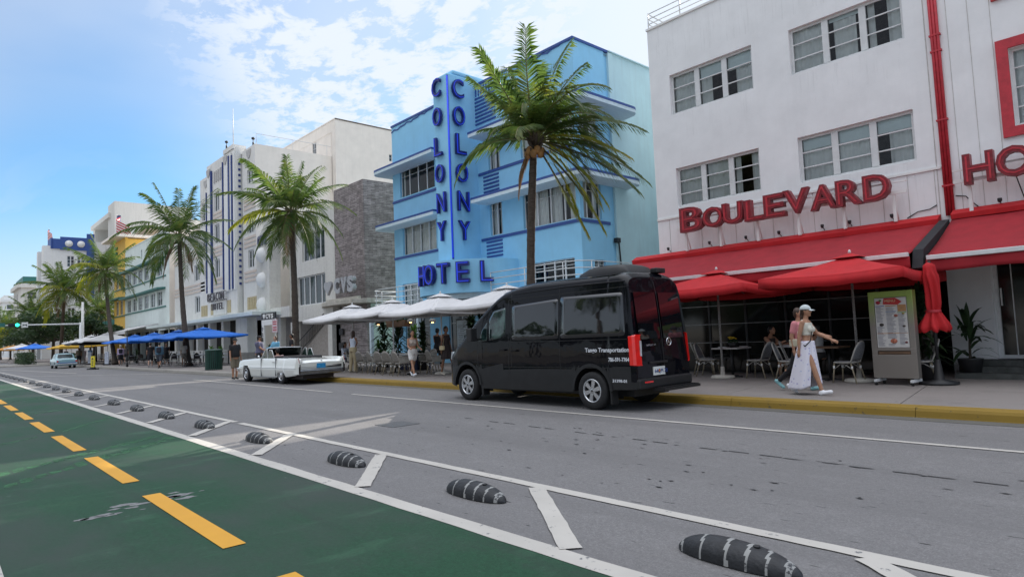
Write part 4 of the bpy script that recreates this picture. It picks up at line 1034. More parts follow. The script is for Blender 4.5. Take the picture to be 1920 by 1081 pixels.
# tall plain block rising behind
def plain_block():
    b = thing('tall_white_building', 'tall plain cream building rising behind the drugstore', 'building', (-60, 36, 0)); L_ = -Vector(b.location)
    m = MB(); X1, X0, Y0 = -52.6, -66, 27
    wall(m, front(Y0), X0, X1, 0, 21.65, [(-64.5, -63.2, 19.0, 20.0), (-57.3, -56.5, 19.4, 20.5)], .15); wall(m, side(X1), Y0, 56, 0, 21.65, [(32.6, 33.3, 18.6, 19.3), (44.0, 45.6, 11.0, 12.2)], .15)
    m.quad((X0, Y0, 21.64), (X1, Y0, 21.64), (X1, 56, 21.64), (X0, 56, 21.64)); m.quad((X0, 56, 0), (X0, Y0, 0), (X0, Y0, 21.65), (X0, 56, 21.65)); m.quad((X0, 56, 0), (X1, 56, 0), (X1, 56, 21.65), (X0, 56, 21.65))
    m.build('wall', M_cream, b, loc=L_)
    c = MB(); side(X1).box(c, Y0, 56, 21.66, 21.76, -.04, .2); front(Y0).box(c, X0, X1, 21.66, 21.76, -.04, .2, 1); front(Y0).box(c, X0 + 1.2, X1 - .9, 20.6, 20.68, -.03, 0, 1); c.box(-53.4, -53.3, 26.97, 27, 15, 20.6, 1)
    c.build('coping', [mat('weathered_coping', (.16, .13, .10), .9, var=.3, scale=3), M_cream], b, loc=L_)
    for F, h in ((front(Y0), (-64.5, -63.2, 19.0, 20.0)), (front(Y0), (-57.3, -56.5, 19.4, 20.5)), (side(X1), (32.6, 33.3, 18.6, 19.3)), (side(X1), (44.0, 45.6, 11.0, 12.2))):
        o = window(b, F, h, 2, (.5,), .06); o.location = L_
plain_block()
# ------------------------------------------------------------------ Beacon hotel
def beacon():
    Y = 20.0
    b = thing('beacon_hotel', 'tall off-white art deco hotel with dark blue vertical fins and beige banding', 'hotel', (-65, Y + 8, 0)); L_ = -Vector(b.location)
    m = MB()
    # right block
    R_W = [(-55.15, -53.85, 15.0 + .2, 16.4), (-55.15, -53.85, 10.9, 12.6), (-55.1, -53.8, 7.95, 9.5)]
    wall(m, front(Y), -56.3, -53.3, 4.0, 18.35, R_W, .2)
    # tower, proud of the wall
    TW = [(-62.35, -60.95, 13.95, 15.75), (-62.35, -60.95, 10.95, 12.75), (-62.35, -60.95, 7.75, 9.5)]
    wall(m, front(Y - .45), -64.5, -56.5, 4.0, 18.75, TW, .2)
    m.quad((-56.5, Y - .45, 4.0), (-56.5, Y + .3, 4.0), (-56.5, Y + .3, 18.75), (-56.5, Y - .45, 18.75)); m.box(-59.5, -57.0, Y - .55, Y + .6, 18.76, 19.15)
    m.quad((-64.5, Y - .45, 18.74), (-56.5, Y - .45, 18.74), (-56.5, 26, 18.74), (-64.5, 26, 18.74))
    # left block and low wing
    wall(m, front(Y), -68.1, -64.5, 4.0, 18.2, [(-67.5, -66.1, 13.9, 15.7), (-67.4, -66.0, 10.8, 12.5), (-66.75, -65.35, 8.1, 9.8)], .2)
    LW = [(-70.35, -68.65, 8.15, 9.8), (-75.75, -74.3, 8.15, 9.7), (-70.2, -68.5, 4.9, 6.6), (-75.5, -74.2, 4.95, 6.6)]
    wall(m, front(Y + .05), -77.4, -68.1, 4.0, 13.2, LW, .2)
    # right flank: cream
    wall(m, side(-53.3), Y, 46, 0, 18.35, [], 0, 1); m.quad((-77.4, Y, 13.19), (-68.1, Y, 13.19), (-68.1, 46, 13.19), (-77.4, 46, 13.19), 1); m.quad((-68.1, Y, 18.2), (-53.3, Y, 18.2), (-53.3, 46, 18.2), (-68.1, 46, 18.2), 1)
    m.quad((-77.4, 46, 0), (-77.4, Y, 0), (-77.4, Y, 13.2), (-77.4, 46, 13.2), 1); m.quad((-68.1, 46, 13.2), (-68.1, Y, 13.2), (-68.1, Y, 18.2), (-68.1, 46, 18.2), 1); m.quad((-77.4, 46, 0), (-53.3, 46, 0), (-53.3, 46, 18.3), (-77.4, 46, 18.3), 1)
    # ground floor
    m.quad((-77.4, Y + 2, 0), (-53.3, Y + 2, 0), (-53.3, Y + 2, 4), (-77.4, Y + 2, 4), 2); m.quad((-77.4, Y, 3.99), (-53.3, Y, 3.99), (-53.3, Y + 2, 3.99), (-77.4, Y + 2, 3.99), 2)
    for x in (-77, -73.2, -69.4, -65.6, -61.8, -58, -55.6): m.box(x - .3, x + .3, Y, Y + .6, 0, 3.98)
    m.box(-55.9, -53.3, 19.2, 20.6, 0, 3.98)
    m.build('wall', [M_beacon, M_cream, M_darkwall], b, loc=L_)
    # bands of beige mouldings
    bd = MB()
    def band(x0, x1, z, Yf): 
        for k in range(3): front(Yf).box(bd, x0, x1, z + .36 * k, z + .2 + .36 * k, -.05, 0)
    for z in (13.0, 9.75, 6.8): band(-55.95, -53.3, z, Y)
    for z in (12.95, 9.75, 6.8): band(-62.6, -60.0, z, Y - .45)
    for z in (10.45, 6.95): band(-77.4, -68.3 + 1.5, z, Y + .05 if 1 else Y)
    build_parts(bd, 'moulding', M_beige, b, L_)
    # blue fins
    bl = MB(); G = front(Y - .45)
    for x, z0, z1, w_ in ((-64.35, 6.5, 16.2, .10), (-62.95, 6.45, 18.0, .26), (-59.65, 6.5, 18.1, .16), (-58.05, 6.4, 18.3, .30), (-57.3, 6.4, 18.2, .26)): G.box(bl, x - w_ / 2, x + w_ / 2, z0, z1, -.16, 0)
    wf = MB()
    for x, w_ in ((-63.6, .9), (-58.85, 1.0), (-57.66, .34), (-56.85, .34)): G.box(wf, x - w_ / 2, x + w_ / 2, 6.3, 18.5, -.12, 0)
    build_parts(wf, 'white_pilaster', M_white2, b, L_); build_parts(bl, 'blue_fin', M_navy, b, L_)
    dt = MB()
    for k in range(22): side(-56.5).box(dt, Y - .28, Y - .08, 6.7 + .5 * k, 6.9 + .5 * k, -.04, 0)
    for x in (-62.3, -61.75, -61.2, -60.65, -60.2): G.box(dt, x, x + .28, 16.7, 17.8, -.07, 0, 1)
    for (x, z, Yf) in ((-54.7, 17.7, Y), (-66.3, 17.4, Y), (-74, 12.4, Y + .05), (-63.6, 17.8, Y - .57), (-58.9, 18.0, Y - .57)):
        pts = [(x + .5 * math.cos(a), Yf - .06, z + .45 - .75 * math.sin(a)) for a in [math.pi * k / 10 for k in range(11)]]; dt.prism(pts, (0, .06, 0), 1)
    build_parts(dt, 'ornament', [M_navy, mat('grey_relief', (.48, .47, .46), .8)], b, L_)
    oc = MB(); Mo = mat('ochre_panel', (.50, .42, .26), .8, var=.1)
    for x0, x1 in ((-67.9, -65.9), (-55.35, -53.35)):
        front(Y).box(oc, x0, x1, 4.45, 5.5, -.04, 0)
    G.box(oc, -63.5, -62.6, 4.4, 5.4, -.04, 0); G.box(oc, -59.0, -58.1, 4.4, 5.5, -.04, 0)
    for x0 in (-67.9, -55.35):
        for k in range(3): front(Y).box(oc, x0 + .25 + k * .55, x0 + .6 + k * .55, 4.55, 5.4, -.07, -.04, 0)
    build_parts(oc, 'relief_panel', Mo, b, L_)
    for h in R_W + [(-67.5, -66.1, 13.9, 15.7), (-67.4, -66.0, 10.8, 12.5), (-66.75, -65.35, 8.1, 9.8)]: o = window(b, front(Y), h, 2, (.5,), .1, fw=.1); o.location = L_
    for h in TW: o = window(b, front(Y - .45), h, 2, (), .1, fw=.1); o.location = L_
    for h in LW: o = window(b, front(Y + .05), h, 2, (), .12, fw=.12); o.location = L_
    cn = MB(); cn.prism([(-81.0, 18.0, 3.7), (-54.2, 18.0, 3.7), (-53.6, 17.2, 3.62), (-46.8, 17.2, 3.62), (-46.8, 19.6, 3.62), (-53, 19.9, 3.7), (-81, 19.9, 3.7)], (0, 0, .3)); cn.build('canopy', M_stoneslab if 0 else M_mintw, b, bevel=.03, loc=L_)
    # terrace: low wall and steps of the porch
    tw = MB(); tw.box(-78, -51.8, 17.6, 17.85, KZ, 1.15); tw.box(-78, -51.8, 17.85, 22, KZ, .9); tw.build('terrace_wall', M_beigeg, b, loc=L_)
    rf = MB(); rf.tube([(-53.5, 20.2, 18.4), (-53.5, 20.2, 19.3), (-53.5, 44, 19.3)], .025, 5); 
    for k in range(8): rf.tube([(-53.5, 20.2 + k * 3.2, 18.3), (-53.5, 20.2 + k * 3.2, 19.3)], .02, 5)
    rf.build('roof_railing', M_alu, b, loc=L_)
    for k, (x, y) in enumerate(((-54.2, 20.2), (-59.0, 19.6))):
        s = MB(); s.lathe([(.08, 0), (.08, .35), (.03, .4), (.03, .6)], (x, y, 18.35 if k == 0 else 19.15), 8); s.lathe([(.05, -.12), (.15, -.05), (.15, .05), (.05, .12)], (x, y, (18.35 if k == 0 else 19.15) + .7), 8); s.build('floodlight', M_iron, b, loc=L_)
    fp_ = MB(); fp_.tube([(-59.6, 20.4, 19.1), (-59.6, 20.4, 23.3)], [.06, .03], 6); o = fp_.build('flagpole', M_alu); tag(o, 'tall bare metal flagpole on the off-white art deco hotel roof', 'flagpole')
    # sign
    t = thing('beacon_sign', 'dark letters BEACON HOTEL on the off-white hotel front above the canopy', 'sign', (-61, 19.4, 5)); tl = -Vector(t.location)
    Md = mat('dark_grey_letter', (.10, .09, .10), .5); s = MB(); s.box(-62.5, -59.1, 19.44, 19.548, 4.35, 5.45); s.build('backboard', M_white2, t, loc=tl)
    for i, ch in enumerate('BEACON'): o = glyph(ch, (-62.95 + i * .78, 19.2, 5.98), EX, EZ, .56, .72, .08, Md, t, bold=.0); o.location = tl
    for i, ch in enumerate('HOTEL'): o = glyph(ch, (-62.1 + i * .66, 19.3, 5.08), EX, EZ, .48, .60, .08, Md, t, bold=.0); o.location = tl
    s = MB(); s.box(-63.4, -58.7, 19.3, 19.34, 5.56, 5.62); s.box(-63.4, -58.7, 19.3, 19.34, 6.34, 6.38)
    for k in range(5): s.box(-63.2 + k, -63.15 + k, 19.3, 19.54, 5.58, 5.64)
    s.build('support_rail', M_iron, t, loc=tl)
beacon()

def street_hotel(name, label, x0, x1, rz, rows, mt, mtside, trim, eyeb=True, Y=20.0, depth=26, n=5, right_margin=2.6, extra=None, canopy=None):
    b = thing(name, label, 'hotel', ((x0 + x1) / 2, Y + 6, 0)); L_ = -Vector(b.location); m = MB()
    holes = []; a0, a1 = x0 + .8, x1 - right_margin; step = (a1 - a0) / n
    for z0, z1 in rows:
        for k in range(n): holes.append((a0 + k * step + .45, a0 + (k + 1) * step - .45, z0, z1))
    ex = extra or []
    wall(m, front(Y), x0, x1, 3.6, rz, holes + ex, .25); shell(m, x0, x1, Y, Y + depth, rz - .01, 1, 1)
    m.quad((x0, Y + 1.5, 0), (x1, Y + 1.5, 0), (x1, Y + 1.5, 3.6), (x0, Y + 1.5, 3.6), 2); m.quad((x0, Y, 3.59), (x1, Y, 3.59), (x1, Y + 1.5, 3.59), (x0, Y + 1.5, 3.59), 2)
    k = x0
    while k < x1 - .1: m.box(k, k + .5, Y, Y + .5, 0, 3.58); k += (x1 - .5 - x0) / max(1, round((x1 - x0) / 4.2))
    m.build('wall', [mt, mtside, M_darkwall], b, loc=L_)
    for h in holes: o = window(b, front(Y), h, 2, (.5, .75), .1, fw=.10); o.location = L_
    for h in ex: o = window(b, front(Y), h, 1, (), .1, fw=.04); o.location = L_
    tm = MB()
    for z0, z1 in rows:
        if eyeb: tm.prism([(a0 - 1, Y, z1 + .12), (a0 - 1, Y - .75, z1 + .12), (a1 + .3, Y - .75, z1 + .12), (a1 + .9, Y - .35, z1 + .12), (a1 + 1.0, Y, z1 + .12)], (0, 0, .2))
        front(Y).box(tm, a0 - .6, a1 + 1.2, z0 - .24, z0 - .08, -.08, 0)
    tm.build('trim', trim, b, loc=L_)
    c = MB(); front(Y).box(c, x0 - .03, x1 + .03, rz, rz + .12, -.05, .3); c.build('coping', mt, b, loc=L_)
    return b, L_
b_, L_ = street_hotel('green_trimmed_hotel', 'mint white hotel with teal eyebrow ledges and rows of windows', -101.6, -79.4, 15.1, [(6.45, 8.2), (10.0, 11.75)], M_mintw, M_cream, M_teal, n=6, extra=[(-98.3, -97.7, 13.0, 14.2), (-92.6, -92.0, 13.0, 14.2)])
# awnings on its front
for (x0, x1, y1, z1, lb) in ((-101, -92, 15.5, 3.1, 'off-white sloping awning at the far end of the teal trimmed hotel'), (-92, -84, 16.5, 3.6, 'pale folding awning raised over the teal trimmed hotel terrace')):
    a = MB(); a.prism([(x0, 19.9, 4.35), (x1, 19.9, 4.35), (x1, y1, z1), (x0, y1, z1)], (0, 0, .08)); a.prism([(x0, y1, z1), (x1, y1, z1), (x1, y1, z1 - .3), (x0, y1, z1 - .3)], (0, .03, 0)); o = a.build('awning', M_canvas); tag(o, lb, 'awning')
def far_letters(txt, x0, x1, Y, z, h, mt, name, label):
    t = thing(name, label, 'sign', (x0, Y, z)); n = len(txt)
    for i, ch in enumerate(txt): o = glyph(ch, (x0 + (x1 - x0) * (i + .5) / n, Y, z + h / 2), EX, EZ, (x1 - x0) / n * .72, h, .2, mt, t, bold=.03); o.location = -Vector(t.location)
far_letters('AVALON', -107.2, -99.6, 18.4, 4.5, 1.1, M_teal, 'avalon_sign', 'teal standing letters on the ledge of the yellow hotel')
yb, L_ = street_hotel('yellow_hotel', 'narrow yellow hotel front with overhanging cream roof beside the teal trimmed hotel', -108.8, -101.65, 17.0, [(6.4, 8.5), (10.2, 12.0)], M_yellowb, M_yellowb, M_teal, n=2, right_margin=1.0, Y=20.02)
rf = MB(); rf.box(-110.2, -100.9, 18.6, 40, 17.15, 17.5); rf.box(-110.2, -99, 18.6, 20, 4.1, 4.4); build_parts(rf, 'roof_overhang', M_cream, yb, L_)
for k in range(5): 
    g_ = MB(); g_.box(-108.6, -106.4, 19.75, 20.0, 13.0 + .75 * k, 13.35 + .75 * k); g_.build('green_louvre', M_teal, yb, loc=L_)

# penthouse building beyond, with flag
def penthouse():
    b = thing('penthouse_building', 'cream rooftop penthouse with raised grey slabs beyond the yellow hotel', 'building', (-155, 42, 0)); L_ = -Vector(b.location); m = MB()
    p = lambda px, py: pY(px, py, 30)
    m.box(-160, -134.6, 30, 60, 0, 23.6); m.box(-134.5, -131, 28.6, 60, 23.6, 24.0); m.box(-160, -131, 29, 60, 23.62, 23.95)
    m.box(-188, -160.5, 30, 55, 0, 27.2, 1); m.box(-188.5, -167, 29.5, 50, 31.5, 32.6, 1); m.box(-188, -186, 30, 50, 27.2, 31.5, 1); m.box(-170, -163, 30, 46, 27.2, 34.6, 1); m.box(-186, -170, 36, 50, 27.2, 31.5, 2)
    m.build('wall', [M_cream, M_beigeg, mat('shaded_grey_wall', (.30, .30, .29), .8)], b, loc=L_)
penthouse()
def flag(name, label, x, y, z0, z1, w_, h, seed=0):
    t = thing(name, label, 'flag', (x, y, z0)); p = MB(); p.tube([(0, 0, 0), (0, 0, z1 - z0)], [.10, .05], 6); p.lathe([(.02, -.12), (.14, 0), (.02, .12)], (0, 0, z1 - z0 + .1), 8); p.build('flagpole', M_alu, t)
    m = MB()
    def f(u, v):
        return (u * w_ * .86, .18 * w_ * math.sin(u * 7 + v) * u, z1 - z0 - .1 - v * h - u * u * w_ * .42 + .1 * math.sin(u * 9) * w_ * .15)
    m.grid(f, 39, 13); m.m = [(2 if (i % 39) < 16 and (i // 39) < 7 else (i // 39) % 2) for i in range(39 * 13)]
    st = MB()
    m.build('cloth', [mat('flag_red', (.55, .03, .05), .8), mat('flag_white', (.75, .73, .72), .8), mat('flag_blue', (.03, .04, .16), .8)], t)
    for r in range(5):
        for c in range(6):
            u, v = .03 + c * .062, .05 + r * .095; q = Vector(f(u, v)); st.obox((q.x, q.y - .02, q.z), (.004 * w_, 0, 0), (0, .03, 0), (0, 0, .005 * w_))
    st.build('star', MAT['flag_white'], t); return t
pp = pY(219, 404, 28); pb = pY(222, 440, 28)
flag('us_flag', 'stars and stripes flag flying over the roof of the yellow hotel', pp.x, 28, 20, pp.z, 7.6, 3.8)
pp = pY(91, 430, 24); flag('us_flag', 'small pale flag on a pole above the corner of the blue banded building', pp.x, 24, 24, pp.z, 3.6, 2.8)
pp = pY(22, 562, 30); flag('us_flag', 'tiny flag at the far left end of the street', pp.x, 30, 8, pp.z, 5, 4.5)

# white building with royal blue band across the side street
def blue_band():
    X = -173.0; s = 173 / 84.
    b = thing('blue_banded_building', 'white five storey corner building with a royal blue band round its top', 'building', (X - 10, 28, 0)); L_ = -Vector(b.location); m = MB()
    sw = [(22.6, 24.0, 20.6, 23.1), (24.5, 26.0, 20.6, 23.1), (22.6, 24.0, 14.6, 17.2), (24.5, 26, 14.6, 17.2), (28.6, 30.1, 20.4, 22.4), (28.6, 30.1, 14.8, 17), (22.8, 24.2, 8.6, 11.4), (27.0, 28.4, 7, 9.5), (22.8, 24.2, 3, 6)]
    wall(m, side(X), 20, 42, 0, 26.6, sw, .3)
    fw = [(X - 16 + k * 4.2, X - 13.6 + k * 4.2, z, z + 2.6) for k in range(3) for z in (4, 8.6, 14.6, 20.6)]
    wall(m, front(20), X - 20, X, 0, 26.6, fw, .3); m.quad((X - 20, 20, 26.6), (X, 20, 26.6), (X, 42, 26.6), (X - 20, 42, 26.6)); m.quad((X - 20, 42, 0), (X - 20, 20, 0), (X - 20, 20, 26.6), (X - 20, 42, 26.6)); m.box(X - 8, X - 6, 17.9, 20, 0, 24.5); m.box(X - 2.2, X - .2, 18.2, 20, 0, 25.2)
    m.build('wall', M_white2, b, loc=L_)
    t = MB(); S_ = side(X)
    S_.box(t, 21.3, 26.3, 24.4, 27.3, -.35, 0); S_.box(t, 26.3, 27.8, 13.5, 28.3, -.35, 0); S_.box(t, 20, 21.3, 24.6, 26.8, -.35, 0); front(20).box(t, X - 5, X, 24.6, 27.0, -.4, 0); front(20).box(t, X - 13, X - 9, 22, 25.5, -.4, 0); front(20).box(t, X - 3.2, X - 2.5, 0, 24.6, -.4, 0); front(20).box(t, X - 10.2, X - 9.3, 0, 24, -.4, 0)
    t.build('blue_band', M_bluetrim, b, loc=L_)
    d = MB()
    for y in (22.9, 25.2): d.lathe([(.75, -.42), (.75, -.3)], (X + .42, y, 25.8), 16, axis='x')
    d.v = [(x + 0.4, y, z) for x, y, z in d.v]; build_parts(d, 'white_roundel', M_white2, b, L_)
    e = MB()
    for z in (20.2, 14.2, 8.2): S_.box(e, 21.2, 26.2, z - .35, z - .1, -.25, 0)
    build_parts(e, 'window_ledge', M_white2, b, L_)
    for h in sw: o = window(b, side(X), h, 2, (.33, .66), .1, fw=.13, bw=.08); o.location = L_
    for h in fw: o = window(b, front(20), h, 2, (.5,), .1, fw=.13, bw=.08); o.location = L_
blue_band()
# dark teal topped block and the last white ones
def far_block(name, label, x0, x1, y0, rz, cap, mt=M_white2, rows=4, n=3):
    b = thing(name, label, 'building', ((x0 + x1) / 2, y0 + 8, 0)); L_ = -Vector(b.location); m = MB(); H = []
    for r in range(rows):
        z = rz - 4.6 - r * 3.6
        for k in range(n): H.append((y0 + 1.5 + k * 4.2, y0 + 4.3 + k * 4.2, z, z + 2.2))
    H2 = [(x0 + 2 + k * 4.5, x0 + 5 + k * 4.5, h[2], h[3]) for k in range(3) for h in H[::n]]
    wall(m, side(x1), y0, y0 + 18, 0, rz, H, .3); wall(m, front(y0), x0, x1, 0, rz, H2, .3); m.quad((x0, y0, rz), (x1, y0, rz), (x1, y0 + 18, rz), (x0, y0 + 18, rz)); m.build('wall', mt, b, loc=L_)
    c = MB(); c.box(x0 - .8, x1 + .8, y0 - .8, y0 + 19, rz - 1.2, rz + .002); c.box(x0 + .5, x1 - .5, y0 + .5, y0 + 17, rz + .01, rz + 2.2, 1); c.build('cornice', [mt, cap], b, loc=L_)
    for h in H: o = window(b, side(x1), h, 1, (.5,), .12, fw=.15, bw=.08); o.location = L_
    for h in H2: o = window(b, front(y0), h, 1, (.5,), .12, fw=.15, bw=.08); o.location = L_
p0, p1 = pY(43, 565, 20), pY(60, 540, 20)
far_block('teal_topped_building', 'grey building with dark teal rooftop storey, far left above the palms', -262, -240, 20, 22.5, M_teal, M_beigeg)
far_block('far_white_building', 'farthest small white building at the left edge', -420, -395, 26, 28, M_white2, M_white2, rows=3)
far_block('far_cream_building', 'low cream building behind the leafy tree beyond the side street', -225, -196, 20, 12, M_cream, M_cream, rows=2)
# ------------------------------------------------------------------ vehicles
def car_paint(name, col, rough=.22, metal=0., coat=1.):
    m, N, L, b = base_mat(name, col, rough, metal, .5 if col[0] > .05 else .06); sock(b, 'Coat Weight', coat if col[0] > .05 else .4); sock(b, 'Coat Roughness', .03)
    tc = N.new('ShaderNodeTexCoord'); n = N.new('ShaderNodeTexNoise'); n.inputs['Scale'].default_value = 1.3; n.inputs['Detail'].default_value = 3; L.new(tc.outputs['Object'], n.inputs['Vector'])
    bp = N.new('ShaderNodeBump'); bp.inputs['Strength'].default_value = .16; bp.inputs['Distance'].default_value = .05; L.new(n.outputs[0], bp.inputs['Height'])
    if 'Coat Normal' in b.inputs: L.new(bp.outputs[0], b.inputs['Coat Normal'])
    L.new(bp.outputs[0], b.inputs['Normal'])
    n2 = N.new('ShaderNodeTexNoise'); n2.inputs['Scale'].default_value = 7; n2.inputs['Detail'].default_value = 6; L.new(tc.outputs['Object'], n2.inputs['Vector'])
    r = N.new('ShaderNodeMapRange'); r.inputs[1].default_value = .4; r.inputs[2].default_value = .8; r.inputs[3].default_value = rough; r.inputs[4].default_value = rough + .15; L.new(n2.outputs[0], r.inputs[0]); L.new(r.outputs[0], b.inputs['Roughness'])
    MAT[name] = m; return m
M_vanp = car_paint('black_car_paint', (.003, .0035, .006), .12)
M_clad = mat('grey_black_cladding', (.011, .0115, .013), .5, var=.2, scale=6)
M_cadp = car_paint('cream_white_car_paint', (.80, .81, .76), .3)
M_bluep = car_paint('pale_blue_car_paint', (.25, .42, .46), .3)
M_silp = car_paint('silver_car_paint', (.3, .31, .33), .3, .3)
M_tail = mat('red_tail_lens', (.85, .015, .012), .12, var=.1, spec=.8, Emission_Strength=.0)
M_taild = mat('dark_red_lens', (.25, .01, .01), .15)
M_head = mat('headlamp_lens', (.55, .58, .6), .08, .2)
M_plate = mat('licence_plate_white', (.72, .73, .70), .4)
M_plateb = mat('licence_plate_blue', (.03, .30, .62), .4, var=.2, scale=12)
M_deco = mat('white_vinyl_lettering', (.72, .74, .78), .5)
M_seat = mat('dark_car_seat', (.03, .018, .016), .5)

def interp(tab, x):
    if x <= tab[0][0]: return tab[0][1]
    for (a, b), (c, d) in zip(tab, tab[1:]):
        if x <= c: return b + (d - b) * (x - a) / (c - a)
    return tab[-1][1]

def wheel(parent, x, y, r, w_, style, sgn=-1, loc=None, rim=None):
    """a road wheel with its axle along Y; sgn -1 faces the street"""
    T = MB(); prof = [(r * .60, -w_ * .46), (r * .66, -w_ * .5), (r * .93, -w_ * .5), (r * .985, -w_ * .40), (r, -w_ * .25), (r, w_ * .25), (r * .985, w_ * .40), (r * .93, w_ * .5), (r * .60, w_ * .5)]
    T.lathe(prof, (0, 0, 0), 40, 0, 'y', caps=False)
    for k in range(3): T.lathe([(r * 1.001, -w_ * .2 + w_ * .2 * k - .006), (r * .985, -w_ * .2 + w_ * .2 * k), (r * 1.001, -w_ * .2 + w_ * .2 * k + .006)], (0, 0, 0), 40, 0, 'y') if 0 else None
    t = T.build('wheel', M_rubber, parent); t.location = (x, y, r)
    if loc is not None: t.location += loc
    rm = MB(); f = sgn * w_ * .5; rr = r * .62
    rm.lathe([(rr, f * .98), (rr * .97, f * 1.04), (rr * .90, f * 1.02), (rr * .87, f * .6), (rr * .87, -f * .3)], (0, 0, 0), 36, 0, 'y', caps=False)
    rm.lathe([(.001, f * .50), (rr * .88, f * .45), (rr * .88, f * .40)], (0, 0, 0), 24, 1, 'y')
    if style == 'alloy':
        for k in range(6):
            a = 2 * math.pi * k / 6 + .3; c, s_ = math.cos(a), math.sin(a); n1 = Vector((-s_, 0, c)); d1 = Vector((c, 0, s_))
            pts = [d1 * rr * .14 + n1 * rr * .13, d1 * rr * .9 + n1 * rr * .20, d1 * rr * .9 - n1 * rr * .20, d1 * rr * .14 - n1 * rr * .13]
            rm.prism([p + Vector((0, f * .96, 0)) for p in pts], (0, -f * .35, 0))
        rm.lathe([(.001, f * 1.0), (rr * .16, f * .99), (rr * .24, f * .93), (rr * .24, f * .6)], (0, 0, 0), 20, 0, 'y')
        rm.lathe([(.001, f * 1.02), (rr * .10, f * 1.01), (rr * .11, f * .98)], (0, 0, 0), 16, 1, 'y')
        for k in range(6):
            a = 2 * math.pi * k / 6; rm.lathe([(.001, f * .98), (rr * .035, f * .98), (rr * .035, f * .9)], (rr * .19 * math.cos(a), 0, rr * .19 * math.sin(a)), 6, 1, 'y')
    else:
        rm.lathe([(.001, f * 1.12), (rr * .25, f * 1.10), (rr * .42, f * .98), (rr * .55, f * .84), (rr * .80, f * .92), (rr * .88, f * .9)], (0, 0, 0), 32, 0, 'y')
        for k in range(24):
            a = 2 * math.pi * k / 24; rm.obox((rr * .68 * math.cos(a), f * .92, rr * .68 * math.sin(a)), (rr * .13 * math.cos(a), 0, rr * .13 * math.sin(a)), (0, .008, 0), (-.006 * math.sin(a), 0, .006 * math.cos(a)), 1)
    rm.build('rim', [rim or M_alloy, M_black], t); return t

def loft(secs, mat_fn=None, cap0=True, cap1=True):
    m = MB(); n = len(secs[0]); V = [p for s_ in secs for p in s_]; F = []; 
    for i in range(len(secs) - 1):
        for k in range(n - 1):
            a = i * n + k; F.append((a, a + 1, a + n + 1, a + n))
    m.add(V, F, 0, True)
    if mat_fn:
        for i, f in enumerate(m.f):
            c = sum((Vector(m.v[j]) for j in f), Vector()) / 4; m.m[i] = mat_fn(c)
    if cap0: m.add(secs[0], [tuple(range(n - 1, -1, -1))])
    if cap1: m.add(secs[-1], [tuple(range(n))])
    return m

